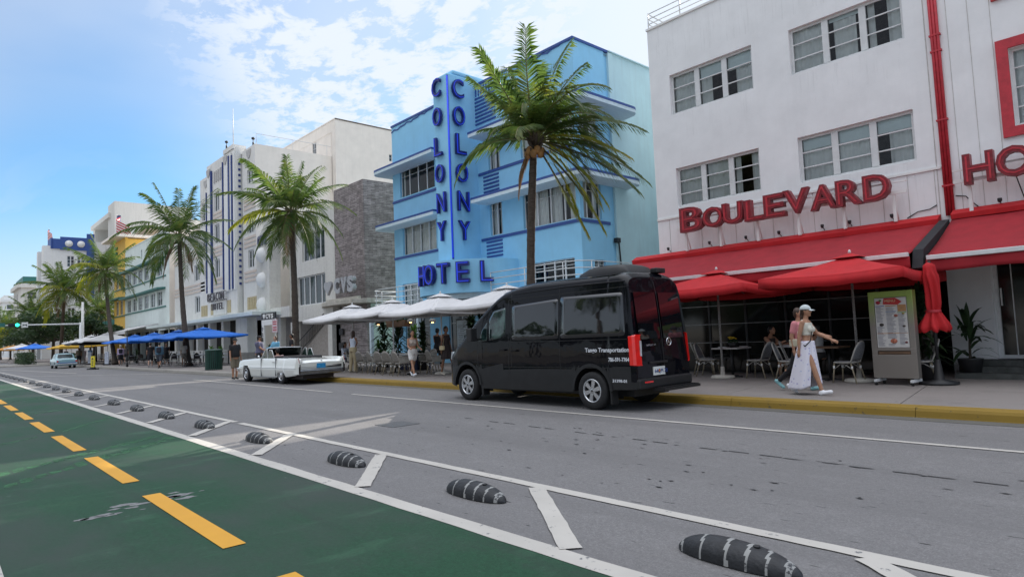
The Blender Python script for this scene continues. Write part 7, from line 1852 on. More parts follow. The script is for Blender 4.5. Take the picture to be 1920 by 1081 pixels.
person('person in pink top and black leggings walking behind the woman in the white cap', (-5.70, 12.95, KZ), R(2), 1.62, False, 'tan', ('brown', 'short'), ('tee', 'pinktop', (.60, .22, .24)), ('leggings', 'blackleg', (.012, .012, .014)), (.25, .48, .50), VN,
       legR=-20, kneeR=24, legL=15, kneeL=3, armR=-12, elbR=20, armL=48, elbL=24, extra=[shoulder_bag((.50, .46, .34), -1, .95)])
p = at(775, 706); person('woman with long black hair and white shorts walking towards the van', p, R(-12), 1.63, True, 'tan', ('black', 'long'), ('crop', 'beigetop', (.45, .38, .33)), ('shorts', 'whiteshort', (.70, .68, .66)), (.78, .80, .84), VM, legR=26, kneeR=2, legL=-24, kneeL=14, armR=14, elbR=62, armL=10, elbL=60)
p = at(822, 693); person('woman in red strapped black top and black trousers standing by the plants', p, R(115), 1.68, True, 'tan', ('black', 'bun'), ('tank', 'blacktop', (.014, .012, .013)), ('capri', 'blacktop2', (.012, .012, .014)), (.45, .45, .46), VM, legR=8, legL=-14, kneeL=20, armR=12, elbR=40, armL=20, elbL=60)
p = at(838, 703); person('bare-shouldered woman in dark dress with small cream handbag beside the van nose', p, R(12), 1.66, True, 'brown', ('black', 'capbun'), ('dress', 'darkdress', (.03, .02, .02)), ('skirt', 'darkdress', (.03, .02, .02)), (.50, .45, .38), VM, legR=-8, kneeR=6, legL=22, kneeL=2, armR=-8, elbR=6, extra=[shoulder_bag((.62, .52, .32), -1, .92)])
p = at(663, 698); person('woman seen from behind in white strapped top and khaki trousers, hand on hip', p, R(110), 1.70, True, 'brown', ('brown', 'mid'), ('tank', 'whitetop', (.66, .72, .84)), ('trousers', 'khakitr', (.46, .38, .24)), (.40, .36, .28), VM, legR=2, legL=-3, armR=-30, elbR=62, abR=38, einR=-60, yaw=40, armL=2)
person('man in black t-shirt and khaki shorts standing in the road before the white convertible', (-29.6, 10.1, .0), R(8), 1.76, False, 'tan', ('black', 'short'), ('tee', 'blacktee', (.012, .012, .014)), ('shorts', 'khakish', (.20, .17, .12)), (.02, .02, .02), VM, legR=3, legL=-3, armR=6, elbR=8, belly=.05, cap=(.03, .03, .03))
p = at(461, 694); person('man in grey-blue t-shirt and black cap talking beside the convertible bonnet', (-31.0, 11.7, KZ), R(60), 1.70, False, 'tan', ('black', 'short'), ('tee', 'greytee', (.12, .12, .19)), ('shorts', 'dkshort', (.03, .03, .04)), (.03, .03, .03), VM, belly=.06, cap=(.015, .015, .018), armR=20, elbR=40)
person('person in light blue shirt behind the man in the grey-blue t-shirt', (-31.2, 12.6, KZ), R(-70), 1.66, False, 'fair', ('brown', 'short'), ('long', 'ltblue', (.16, .42, .60)), ('trousers', 'navytr', (.02, .025, .05)), (.03, .03, .03), VM, armR=30, elbR=50)
person('dark-clothed man standing beside the drugstore palm trunk', (-31.6, 13.6, KZ), R(-110), 1.76, False, 'brown', ('black', 'short'), ('tee', 'blackt3', (.015, .013, .016)), ('trousers', 'darktr', (.015, .015, .02)), (.03, .03, .03), VM)
p = at(282, 688); person('man in black shirt and shorts walking away beside the blue umbrellas', p, R(165), 1.74, False, 'fair', ('brown', 'short'), ('tee', 'blk4', (.016, .016, .02)), ('shorts', 'blk5', (.015, .015, .02)), (.3, .3, .3), VF, legR=16, legL=-16, kneeL=10, fingers=False)
p = at(299, 690); person('man in denim blue shirt with dark backpack walking away', p, R(155), 1.76, False, 'tan', ('black', 'short'), ('long', 'denim', (.07, .15, .22)), ('shorts', 'greysh', (.05, .06, .08)), (.03, .03, .03), VF, legR=-20, kneeR=25, legL=18, fingers=False, extra=[backpack((.02, .022, .035))])
p = at(226, 685); person('person in lavender shirt and straw hat walking away by the sunlit palm', p, R(170), 1.70, False, 'fair', ('grey', 'short'), ('long', 'lavender', (.48, .38, .56)), ('shorts', 'blk6', (.02, .02, .025)), (.04, .04, .04), VF, legR=14, legL=-14, fingers=False, cap=(.55, .50, .42), extra=[backpack((.02, .02, .025))])
for i, (px, py, tc, bc, lb) in enumerate(((142, 683, (.14, .11, .07), (.02, .02, .02), 'man in olive patterned shirt in the far group by the yellow umbrellas'), (149, 682, (.28, .20, .08), (.03, .025, .02), 'person in ochre shirt in the far group by the yellow umbrellas'), (157, 681, (.50, .40, .42), (.45, .36, .38), 'woman in pale pink dress in the far group'), (169, 682, (.30, .42, .60), (.30, .32, .4), 'person in light blue shirt near the yellow pavement sign'), (124, 679, (.06, .06, .07), (.03, .03, .04), 'dark figure beside the roof of the pale blue saloon'), (345, 687, (.45, .42, .38), (.20, .18, .15), 'person in cream top half hidden by the dark slender palm'), (312, 684, (.03, .03, .035), (.03, .03, .03), 'dark figure under the nearest blue umbrella'), (236, 681, (.10, .09, .09), (.03, .03, .03), 'dark figure by the planter under the far blue umbrella'))):
    p = at(px, py); person(lb, (p[0], max(p[1], 11.8), KZ), R(170 if i % 2 else -20), 1.68, bool(i % 2), ('tan', 'fair', 'brown')[i % 3], (('black', 'short'), ('brown', 'mid'))[i % 2], ('tee', 'far%d' % i, tc), ('shorts' if i != 2 else 'skirt', 'farb%d' % i, bc), (.1, .1, .1), VF, legR=14 - 5 * i % 11, legL=-12, fingers=False, face=False)
# diners
person('seated diner in white shirt with black hair at the left cafe tables', (-27.2, 14.2, KZ), R(20), 1.66, True, 'brown', ('black', 'mid'), ('tee', 'whitesh', (.60, .64, .75)), ('trousers', 'navytr', (.02, .025, .05)), (.03, .03, .03), VM, sit=True, armR=40, elbR=60, armL=40, elbL=60)
person('seated diner with bare arms leaning on the table on the dark terrace', (-8.05, 16.35, KZ), R(-5), 1.68, False, 'tan', ('black', 'short'), ('tank', 'dkbrown', (.06, .04, .035)), ('shorts', 'drk', (.03, .03, .03)), (.05, .05, .05), VM, sit=True, lean=12, armR=52, elbR=62, armL=50, elbL=60)
person('seated diner with sunglasses and white top facing the leaning diner', (-6.75, 16.5, KZ), R(175), 1.66, True, 'tan', ('black', 'mid'), ('tank', 'wht9', (.5, .5, .5)), ('shorts', 'drk', (.03, .03, .03)), (.05, .05, .05), VM, sit=True, lean=4, armR=40, elbR=70, armL=40, elbL=70)
person('driver seated in the white convertible in pinkish shirt', (-24.95, 10.15, .02), R(180), 1.68, False, 'tan', ('black', 'short'), ('tee', 'pinky', (.42, .28, .27)), ('trousers', 'drk2', (.03, .03, .03)), (.05, .05, .05), VM, sit=True, armR=60, elbR=20, armL=60, elbL=20, fingers=False)
# ------------------------------------------------------------------ umbrellas
def umbrella(label, x, y, half, zv, zp, mt, pole_mt, group, valance=.2, base=True, scallop=0, vent=True, rz=0, name='patio_umbrella', zs=KZ, base_mt=None):
    t = thing(name, label, 'umbrella', (x, y, zs), R(rz), group); zp -= zs; zv -= zs
    m = MB(); n = 12
    for q in range(4):
        a0 = R(45 + 90 * q - 90); 
        c0 = Vector((math.copysign(half, math.cos(a0)), math.copysign(half, math.sin(a0)), zv)); a1 = a0 + math.pi / 2; c1 = Vector((math.copysign(half, math.cos(a1)), math.copysign(half, math.sin(a1)), zv)); top = Vector((0, 0, zp))
        V = []; F = []
        for j in range(9):
            f = j / 8
            for i in range(n + 1):
                g = i / n; p = c0.lerp(c1, g); s_ = math.sin(math.pi * g); q_ = top.lerp(p, f); q_.z -= .055 * s_ * f * half / 1.5 + .03 * math.sin(math.pi * f); q_.x -= (c0 + c1).x * .5 * .035 * s_ * f; q_.y -= (c0 + c1).y * .5 * .035 * s_ * f; V.append(q_)
        for j in range(8):
            for i in range(n): a = j * (n + 1) + i; F.append((a, a + 1, a + n + 2, a + n + 1))
        m.add(V, F, 0, True)
        if valance:
            V = []; F = []
            for i in range(n + 1):
                q_ = Vector(m.v[-(n + 1) * 1 + i]) if False else None
            base_i = [m.v[len(m.v) - (n + 1) + i] for i in range(n + 1)]
            for i, b in enumerate(base_i): V += [Vector(b), Vector(b) + Vector((0, 0, -valance * (1 - .05 * math.sin(i * 1.7))))]
            for i in range(n): F.append((2 * i, 2 * i + 2, 2 * i + 3, 2 * i + 1))
            m.add(V, F, 0, True)
    o = m.build('canopy', mt, t); s = o.modifiers.new('s', 'SOLIDIFY'); s.thickness = .006
    if vent:
        v = MB(); h = half * .2; zz = zp - (zp - zv) * .2 + .045
        for q in range(4): a0 = R(-45 + 90 * q); a1 = a0 + math.pi / 2; v.poly([(0, 0, zp + .07), (h * 1.414 * math.cos(a0), h * 1.414 * math.sin(a0), zz), (h * 1.414 * math.cos(a1), h * 1.414 * math.sin(a1), zz)])
        v.build('vent_cap', mt, o)
        f = MB(); f.lathe([(.001, -.02), (.035, 0), (.03, .05), (.001, .08)], (0, 0, zp + .07), 8); f.build('finial', M_alu, o)
    r = MB()
    for q in range(8):
        a = R(45 * q); e = Vector((math.cos(a), math.sin(a), 0)); L_ = half * (1.414 if q % 2 else 1.0) * .97; a_ = Vector((0, 0, zp - .12)); b_ = e * L_ * .96 + Vector((0, 0, zv - (.04 if q % 2 else .10))); r.tube([a_, b_], .012, 4); r.tube([Vector((0, 0, zv - .15)), a_.lerp(b_, .5)], .010, 4)
    r.build('ribs', pole_mt, t)
    p = MB(); p.tube([(0, 0, .05), (0, 0, zp)], .028, 8); p.build('pole', pole_mt, t)
    if base: b = MB(); b.lathe([(.30, .0), (.31, .03), (.28, .07), (.06, .09), (.045, .3)], (0, 0, 0), 20); b.build('base', base_mt or M_stoneslab, t)
    return t
M_speck = mat('speckled_pole', (.30, .29, .28), .6, var=.8, scale=55)
umbrella('open red square umbrella nearest the van over the bistro tables', -8.74, 15.25, 1.50, 2.46, 2.90, M_red2, M_speck, 'red umbrellas on the terrace', .20)
umbrella('open red square umbrella beside the menu stand, right of the other red one', -5.42, 15.2, 1.45, 2.50, 2.94, M_red2, M_speck, 'red umbrellas on the terrace', .21)
def closed_umbrella():
    t = thing('closed_umbrella', 'closed red umbrella hanging in folds between menu stand and hotel entrance', 'umbrella', (-3.88, 15.1, KZ)); m = MB()
    prof = [(2.62, .03), (2.58, .10), (2.3, .13), (2.0, .12), (1.75, .12), (1.62, .10), (1.5, .16), (1.35, .24), (1.25, .26), (1.22, .22)]
    def f(u, v):
        z = prof[0][0] + (prof[-1][0] - prof[0][0]) * v; r = interp([(-a, b) for a, b in prof], -z); a = 2 * math.pi * u; k = 1 + .22 * math.sin(a * 7 + z * 3) * (1.0 if z < 2.4 else .4) + .1 * math.sin(a * 3 + z * 5)
        return (r * k * math.cos(a) + .02 * math.sin(z * 4), r * k * math.sin(a), z - .15 + .03 * math.sin(a * 7) * v)
    m.grid(f, 70, 26, closed_u=True); m.build('canopy', M_redp if 0 else M_red2, t)
    p = MB(); p.tube([(0, 0, .05), (0, 0, 2.5)], .028, 8); p.build('pole', M_iron, t); s = MB(); s.lathe([(.14, -.02), (.145, 0), (.14, .03)], (0, 0, 1.47), 16, caps=False); s.build('strap', M_redp, t)
    b = MB(); b.lathe([(.34, 0), (.35, .05), (.1, .1), (.05, .5)], (0, 0, 0), 20); b.build('base', M_iron, t)
closed_umbrella()
wg = 'white square umbrellas along the cafe'
for x, y, h, lb in ((-28.6, 15.4, 1.75, 'white square umbrella farthest left, by the stair of the drugstore'), (-26.2, 14.1, 1.62, 'white square umbrella second from the left, above the seated diner'), (-22.8, 14.1, 1.62, 'white square umbrella in the middle of the cafe row'), (-19.3, 14.0, 1.65, 'white square umbrella above the woman in the red strapped top'), (-15.6, 14.0, 1.7, 'white square umbrella half hidden behind the van')):
    umbrella(lb, x, y, h, 2.48 + .05 * math.sin(x * 3), 3.06, M_canvas, M_alu, wg, .10)
bg = 'blue umbrellas before the off-white hotel'
for x, lb in ((-48.2, 'blue square umbrella nearest, right of the slender palm'), (-54.2, 'blue square umbrella second from the slender palm'), (-61.5, 'blue square umbrella third from the slender palm'), (-68.5, 'blue square umbrella farthest left, by the sunlit palm')):
    umbrella(lb, x, 14.3, 2.3, 2.25, 2.80, M_bluecan, M_alu, bg, .10)
for x, y, mt, z, lb in ((-76.5, 13.5, M_canvas, 2.55, 'white umbrella left of the sunlit palm'), (-83.5, 13.2, M_canvas, 2.5, 'white umbrella next to the black one'), (-80, 13.0, M_blkcan, 2.35, 'black umbrella between two white ones'), (-92, 13.5, M_yelcan, 2.2, 'yellow umbrella right of the leafy tree trunk'), (-99, 13.5, M_yelcan, 2.1, 'yellow umbrella left of the other yellow one'), (-133, 13, M_bluecan, 2.4, 'far blue umbrella beyond the side street'), (-141, 12, M_canvas, 2.5, 'far white umbrella beyond the side street'), (-150, 11.5, M_orgcan, 2.4, 'far orange umbrella at the left edge'), (-160, 11.5, M_orgcan, 2.4, 'farthest orange umbrella at the left edge')):
    umbrella(lb, x, y, 2.4, z, z + .7, mt, M_alu, 'far umbrellas', .12)

# ------------------------------------------------------------------ terrace furniture
M_weave = mat('grey_woven_seat', (.26, .27, .29), .7, var=.35, scale=60)
M_cream_frame = mat('cream_bamboo_frame', (.42, .40, .36), .45, var=.15, scale=20)
M_bamboo = mat('bamboo_leg', (.30, .25, .17), .5, var=.25, scale=18)
def bistro(label, x, y, rz, group, arms=False, weave=M_weave, frame=M_cream_frame, leg=M_bamboo):
    t = thing('bistro_chair', label, 'chair', (x, y, KZ), R(rz), group)   # faces +x
    s = MB(); pts = [(.22 * math.copysign(abs(math.cos(a)) ** .6, math.cos(a)), .21 * math.copysign(abs(math.sin(a)) ** .6, math.sin(a))) for a in [2 * math.pi * k / 24 for k in range(24)]]
    s.prism([(px, py, .44) for px, py in pts], (0, 0, .03)); s.build('seat', weave, t, bevel=.008)
    rim = MB(); rim.tube([(px * 1.02, py * 1.02, .45) for px, py in pts + pts[:1]], .016, 6); rim.build('seat_rim', frame, t)
    for sx, sy in ((1, -1), (1, 1), (-1, -1), (-1, 1)):
        l_ = MB(); a = Vector((sx * .18, sy * .17, .44)); b = Vector((sx * .18 + (.04 if sx > 0 else -.12), sy * .20, .0)); l_.tube([a, a.lerp(b, .5), b], [.017, .016, .014], 7); o = l_.build('leg', leg, t)
        j = MB(); q = a.lerp(b, .22); j.tube([q + Vector((0, 0, .03)), q - Vector((0, 0, .03))], .023, 6); j.build('joint_wrap', M_white2, o)
    st = MB()
    for sg in (-1, 1): st.tube([(.19, sg * .18, .30), (.05, sg * .175, .41), (-.05, sg * .175, .41), (-.22, sg * .18, .30)], .009, 5)
    st.build('stretcher', frame, t)
    w_ = .235 if arms else .20; bk = []
    for k in range(17):
        a = math.pi * k / 16; yy = w_ * math.cos(a); zz = .46 + .44 * math.sin(a) ** .55; bk.append((-.20 - .16 * (zz - .46) / .44, yy, zz))
    b = MB(); b.tube([(.14 if not arms else .18, w_, .46), (.0, w_, .50 if not arms else .66)] * 0 + [(-.02, w_ * .98, .45)] + bk + [(-.02, -w_ * .98, .45)], .016, 7)
    ob = b.build('back_frame', frame, t)
    m = MB(); m.grid(lambda u, v: (-.205 - .155 * v * (math.sin(math.pi * (.06 + .88 * u)) ** .55) - .02, w_ * .96 * math.cos(math.pi * (.06 + .88 * u)), .50 + (.385 * math.sin(math.pi * (.06 + .88 * u)) ** .55) * v), 12, 6); so_ = m.build('backrest', weave, t); md = so_.modifiers.new('s', 'SOLIDIFY'); md.thickness = .01
    if arms:
        a_ = MB(); a_.tube([(.20, -.25, .46), (.19, -.27, .66), (-.05, -.27, .68), (-.24, -.22, .74)], .016, 6); a_.tube([(.20, .25, .46), (.19, .27, .66), (-.05, .27, .68), (-.24, .22, .74)], .016, 6)
        a_.grid(lambda u, v: (-.26 + .42 * u, -.262, .47 + .19 * v), 6, 3); a_.grid(lambda u, v: (-.26 + .42 * u, .262, .47 + .19 * v), 6, 3); build_parts(a_, 'armrest', frame, t)
    return t
g1 = 'white bistro chairs on the red umbrella terrace'
c0 = bistro('white bistro chair left of the table with yellow flowers', -9.42, 15.75, 8, g1)
for x, y, a, lb in ((-7.92, 15.55, 176, 'white bistro chair right of the table with yellow flowers'), (-6.95, 15.2, 12, 'white bistro chair just left of the walking women'), (-7.15, 16.0, 20, 'white bistro chair behind the one left of the walking women'), (-5.55, 14.9, 172, 'white bistro chair between the walking women and the menu stand'), (-9.95, 16.4, 30, 'white bistro chair deep in shade beside the van'), (-4.25, 15.3, 200, 'white bistro chair half hidden behind the menu stand')):
    dup(c0, (x, y, KZ), R(a), lb)
def table(label, x, y, half, mt, group, square=True, z=.74, round_=False, legm=M_iron):
    t = thing('cafe_table', label, 'table', (x, y, KZ), 0, group); a = MB()
    if round_: a.lathe([(half, z), (half + .01, z + .015), (half, z + .03)], (0, 0, 0), 24)
    else: a.box(-half, half, -half, half, z, z + .035)
    a.build('table_top', mt, t, bevel=.006); p = MB(); p.tube([(0, 0, .03), (0, 0, z)], .035, 8); p.build('leg', legm, t); b = MB(); b.box(-.26, .26, -.03, .03, .0, .04); b.box(-.03, .03, -.26, .26, .0, .04); b.build('foot', legm, t); return t
M_marble = mat('pale_table_top', (.50, .48, .46), .3, var=.1)
table('square pale table carrying a pot of yellow flowers', -8.68, 15.65, .37, M_marble, 'tables on the red umbrella terrace')
table('square table with white cloth between the seated diners', -7.35, 16.45, .38, M_canvas, 'tables on the red umbrella terrace')
table('dark square table between the walking women and the menu stand', -6.15, 15.5, .36, M_wood, 'tables on the red umbrella terrace')
def pot_flowers():
    t = thing('flower_pot', 'small dark pot of yellow flowers on the pale table', 'flower pot', (-8.62, 15.65, KZ + .777)); p = MB(); p.lathe([(.09, 0), (.13, .12), (.12, .12)], (0, 0, 0), 14); p.build('pot', M_black, t)
    rnd = random.Random(3); m = MB(); leaf_cloud(m, rnd, (0, 0, .15), .13, .13, .06, 90, .035); m.build('leaves', M_leaf, t)
    for k in range(16):
        a = rnd.random() * 6.28; r = rnd.random() ** .5 * .12; f = MB(); f.lathe([(.001, .012), (.028, .006), (.03, -.004), (.001, -.008)], (r * math.cos(a), r * math.sin(a), .22 + rnd.random() * .05), 8); f.build('flower', mat('yellow_petal', (.85, .58, .03), .6), t)
pot_flowers()
for i, (x, y) in enumerate(((-8.88, 15.55), (-8.42, 15.82), (-7.5, 16.35))):
    n = MB(); n.box(-.09, .09, -.06, .06, 0, .02); o = n.build('folded_napkin', M_canvas); o.location = (x, y, KZ + .777); tag(o, ['white folded napkin on the left of the flower table', 'white folded napkin on the right of the flower table', 'white folded napkin on the diners table'][i], 'napkin')

# menu stand
def menu_stand():
    t = thing('menu_stand', 'tall stainless steel menu stand with colourful printed menu and green top', 'menu stand', (-4.52, 14.75, KZ), R(-3)); W2, D = .42, .09
    m = MB(); m.box(-W2, W2, -D, D, .14, .62); m.box(-W2, -W2 + .11, -D, D, .76, 1.93); m.box(W2 - .11, W2, -D, D, .76, 1.93); m.box(-W2, W2, -D, D, .70, .76); m.box(-W2, W2, -D + .002, D - .002, 1.80, 1.93); m.box(-W2 + .001, -W2 + .11, -D + .001, D, .62, .70); m.box(W2 - .11, W2 - .001, -D + .001, D, .62, .70); m.box(-W2 + .11, W2 - .11, D - .03, D, .62, 1.80)
    # lime tint fading down the frame front is part of the print on the steel
    mm, N, L, b = base_mat('steel_with_green_print', (.4, .38, .35), .4, .6); tc = N.new('ShaderNodeTexCoord'); sp = N.new('ShaderNodeSeparateXYZ'); L.new(tc.outputs['Object'], sp.inputs[0]); cr = N.new('ShaderNodeValToRGB'); mr = N.new('ShaderNodeMapRange'); mr.inputs[1].default_value = 0; mr.inputs[2].default_value = 2; L.new(sp.outputs[2], mr.inputs[0]); L.new(mr.outputs[0], cr.inputs[0])
    cr.color_ramp.elements[0].position = .60; cr.color_ramp.elements[0].color = (.30, .27, .24, 1); cr.color_ramp.elements[1].position = .92; cr.color_ramp.elements[1].color = (.30, .40, .10, 1); L.new(cr.outputs[0], b.inputs['Base Color']); MAT['steelgreen'] = mm
    m.build('frame', mm, t, bevel=.006)
    p = MB(); p.box(-W2 + .12, W2 - .12, -D + .01, -D + .03, .77, 1.79); po = p.build('menu_poster', mat('menu_paper', (.62, .60, .57), .5, var=.04), t); y = -D + .006
    def blk(x0, x1, z0, z1, col, nm='print_block'):
        q = MB(); q.quad((x0, y, z0), (x1, y, z0), (x1, y, z1), (x0, y, z1)); return q.build(nm, mat('ink_%.2f_%.2f_%.2f' % col, col, .5, var=.1, scale=30), po)
    q = MB(); q.poly([(-.14, y, 1.66), (.14, y, 1.64), (.22, y, 1.70), (.10, y, 1.785), (-.12, y, 1.785)]); q.build('red_banner', mat('ink_banner', (.55, .03, .03), .5), po)
    for (x, z, r, c) in ((-.23, 1.70, .035, (.5, .02, .05)), (-.19, 1.74, .02, (.1, .25, .05)), (.09, 1.42, .03, (.45, .15, .1)), (-.19, 1.24, .032, (.06, .05, .04)), (.02, .90, .05, (.60, .20, .12)), (.23, 1.46, .022, (.4, .3, .1)), (.23, 1.2, .022, (.1, .08, .07)), (.25, .87, .02, (.2, .05, .05))):
        q = MB(); q.lathe([(.001, 0), (r, 0), (r, .004), (.001, .004)], (x, y - .004, z), 14, axis='y', sx=1.3); q.build('dish_picture', mat('ink_%.2f_%.2f' % (c[0], c[1]), c, .5, var=.4, scale=60), po)
    blk(.13, .29, 1.50, 1.64, (.45, .24, .10), 'burger_picture'); blk(-.29, -.12, 1.615, 1.63, (.05, .12, .35)); blk(-.10, .10, 1.615, 1.63, (.5, .22, .05)); blk(.12, .29, 1.475, 1.488, (.12, .35, .08)); blk(-.29, .29, 1.055, 1.065, (.6, .25, .05)); blk(-.10, .10, 1.50, 1.512, (.1, .25, .5))
    o = letters('MENU', .075, .002, mat('cream_ink', (.75, .6, .35), .5), (-.105, y - .002, 1.70), EX, EZ, po, 'banner_lettering')
    rnd = random.Random(8); q = MB()
    for c0_, c1_ in ((-.28, -.13), (-.09, .09), (.13, .28)):
        z = 1.585 if c0_ < .1 else 1.45
        while z > .80:
            if not (c0_ < -.1 and 1.20 < z < 1.28) and not (-.1 < c0_ < .1 and .85 < z < .96):
                ww = (c1_ - c0_) * rnd.uniform(.55, 1.0); q.quad((c0_, y - .001, z), (c0_ + ww, y - .001, z), (c0_ + ww, y - .001, z + .008), (c0_, y - .001, z + .008))
            z -= .026
    q.build('menu_text', mat('ink_text', (.14, .14, .20), .6), po)
    k = MB(); k.box(-W2 + .12, W2 - .12, -D + .02, D - .031, .63, .69); k.build('slot', M_wood, t)
    for sg in (-1, 1):
        l_ = MB(); l_.box(sg * .34 - .03, sg * .34 + .03, -.24, .24, .07, .12); l_.box(sg * .34 - .025, sg * .34 + .025, -.03, .03, .10, .16); lo = l_.build('foot', M_alu, t)
        for s2 in (-1, 1): c = MB(); c.lathe([(.001, -.02), (.035, -.018), (.035, .018), (.001, .02)], (sg * .34, s2 * .2, .036), 12, axis='x'); c.build('castor', M_black, lo)
menu_stand()

# ------------------------------------------------------------------ plants
def plant(label, x, y, h, n, seed, mt, leafl=.5, pot=True, z0=KZ, wid=.07, group=None, stem=True, name='potted_plant', potmt=None):
    rnd = random.Random(seed); t = thing(name, label, 'plant', (x, y, z0), 0, group); m = MB(); st = MB(); hp_ = .42 if pot else 0
    for k in range(n):
        f = rnd.random() ** .8; az = rnd.random() * 6.28; b = Vector((math.cos(az) * .05, math.sin(az) * .05, hp_ + (h - hp_) * f * .9)); L_ = leafl * rnd.uniform(.6, 1.15) * (1.1 - .35 * f); el = rnd.uniform(.1, 1.2) + f * .4
        d = Vector((math.cos(az) * math.cos(el), math.sin(az) * math.cos(el), math.sin(el))); pr = None; sd = d.cross(EZ).normalized()
        for j in range(6):
            g_ = j / 5; w_ = wid * math.sin(math.pi * min(.98, .12 + g_ * .86)) ; cur = (b - sd * w_, b + sd * w_)
            if pr: m.add([pr[0], pr[1], cur[1], cur[0]], [(0, 1, 2, 3)], 0, True)
            pr = cur; d = (d + Vector((0, 0, -.28))).normalized(); b = b + d * L_ / 5
    m.build('leaves', mt, t)
    if stem: st.tube([(0, 0, hp_ * .8), (.02, .02, h * .9)], [.035, .015], 6); st.build('stem', M_bark, t)
    if pot: p = MB(); p.lathe([(.17, 0), (.24, .40), (.25, .42), (.22, .42)], (0, 0, 0), 16); p.build('pot', potmt or M_iron, t)
    return t
plant('tall dark bushy potted plant between the closed umbrella and the entrance', -4.35, 15.9, 2.0, 150, 1, M_leaf, .55, wid=.05)
pp_ = at(1808, 668); plant('dark broad leaf plant sprouting at the pillar by the entrance steps', -3.72, 16.9, 1.25, 34, 2, M_leafb if 0 else M_leaf, .75, wid=.055)
for i, (x, y, h, n, mt, ll, w_, lb) in enumerate(((-28.7, 16.9, 1.2, 110, M_leafb, .5, .045, 'bright green bushy plant beside the drugstore stair'), (-27.2, 16.3, 2.5, 150, M_leaf, .8, .05, 'tall dark potted palm behind the woman in khaki trousers'), (-25.8, 16.2, 2.2, 130, M_leaf, .7, .05, 'dark spreading potted plant under the white umbrellas'), (-24.9, 16.5, 1.9, 120, M_leafb, .5, .05, 'bright green tall plant in front of the stone wall'), (-22.6, 15.4, 2.0, 170, M_leaf, .42, .06, 'dark round-leaved column plant behind the woven chairs'), (-17.9, 14.3, 2.1, 190, M_leaf, .42, .06, 'tall dark plant by the van nose'), (-18.9, 15.6, 2.3, 150, M_leaf, .45, .06, 'dark plant behind the tall one by the van nose'))):
    plant(lb, x, y, h, n, 20 + i, mt, ll, wid=w_)
for i, (x, y, lb) in enumerate(((-56, 17.2, 'leafy planter by the off-white hotel steps'), (-66, 15.6, 'green planter under the blue umbrellas'), (-72.5, 15.2, 'green planter beside the person in lavender'), (-53.0, 17.0, 'green window planter left of the pylon'), (-44.5, 17.6, 'dark shrub by the trash can'))):
    plant(lb, x, y, 1.25, 90, 40 + i, M_leafb if i in (0, 3) else M_leaf, .5, wid=.05, z0=KZ)

# ------------------------------------------------------------------ cafe before the blue hotel
g2 = 'woven armchairs of the cafe'
M_rattan = mat('beige_rattan', (.30, .28, .25), .7, var=.35, scale=50)
a0 = bistro('woven armchair in front of the woman in khaki trousers', -24.0, 13.45, 95, g2, True, M_rattan)
for x, y, a, lb in ((-25.7, 13.9, 40, 'woven armchair at the far left of the cafe row'), (-22.95, 13.35, 80, 'woven armchair second right of the khaki trousers'), (-22.0, 13.15, 95, 'woven armchair with high white back in the middle of the cafe'), (-21.1, 12.95, 100, 'woven armchair left of the white shorts'), (-20.3, 12.9, 85, 'woven armchair behind the white shorts'), (-19.6, 13.9, 80, 'woven armchair left of the black trousers'), (-22.6, 14.5, -85, 'woven armchair facing the street in the middle'), (-24.2, 14.6, -95, 'woven armchair facing the street by the left table'), (-20.7, 14.3, -80, 'woven armchair facing the street at the right table')):
    dup(a0, (x, y, KZ), R(a), lb)
for x, y, lb in ((-26.6, 14.5, 'round cafe table before the seated diner in white'), (-24.1, 14.05, 'cafe table by the left armchairs'), (-22.4, 13.9, 'cafe table in the middle of the armchairs'), (-20.6, 13.55, 'cafe table beside the white shorts')):
    table(lb, x, y, .36, M_marble, 'cafe tables before the blue hotel')
def glass_(x, y, lb):
    g_ = MB(); g_.lathe([(.035, 0), (.006, .01), (.006, .08), (.04, .13), (.045, .17)], (0, 0, 0), 10); o = g_.build('drinking_glass', M_alu); o.location = (x, y, KZ + .775); tag(o, lb, 'glass', 'glasses on the cafe tables')
glass_(-24.0, 14.1, 'glass on the left cafe table'); glass_(-22.35, 13.8, 'glass on the middle cafe table'); glass_(-22.5, 14.0, 'second glass on the middle cafe table, nearer the wall'); glass_(-20.6, 13.5, 'glass on the right cafe table')
def lantern(x, y, z, lb):
    t = thing('wall_lantern', lb, 'lamp', (x, y, z)); s = MB(); s.lathe([(.02, .16), (.13, .12), (.15, .02), (.14, 0)], (0, 0, 0), 14, caps=False); s.build('shade', M_rattan, t); b = MB(); b.lathe([(.001, -.06), (.05, -.04), (.06, 0), (.04, .05), (.001, .06)], (0, 0, .02), 12)
    m = bpy.data.materials.get('warm_bulb') or bpy.data.materials.new('warm_bulb'); m.use_nodes = True; bs = m.node_tree.nodes['Principled BSDF']; sock(bs, 'Emission Color', (1, .55, .2, 1)); sock(bs, 'Emission Strength', 6.0); b.build('bulb', m, t); c = MB(); c.tube([(0, 0, .15), (0, 0, 3.0 - z)], .008, 4); c.build('cord', M_iron, t)
lantern(-27.2, 16.0, 2.22, 'lit rattan lantern left of the hanging basket'); lantern(-24.4, 16.0, 2.22, 'lit rattan lantern right of the hanging basket'); lantern(-22.7, 16.0, 2.15, 'lit rattan lantern above the black top')
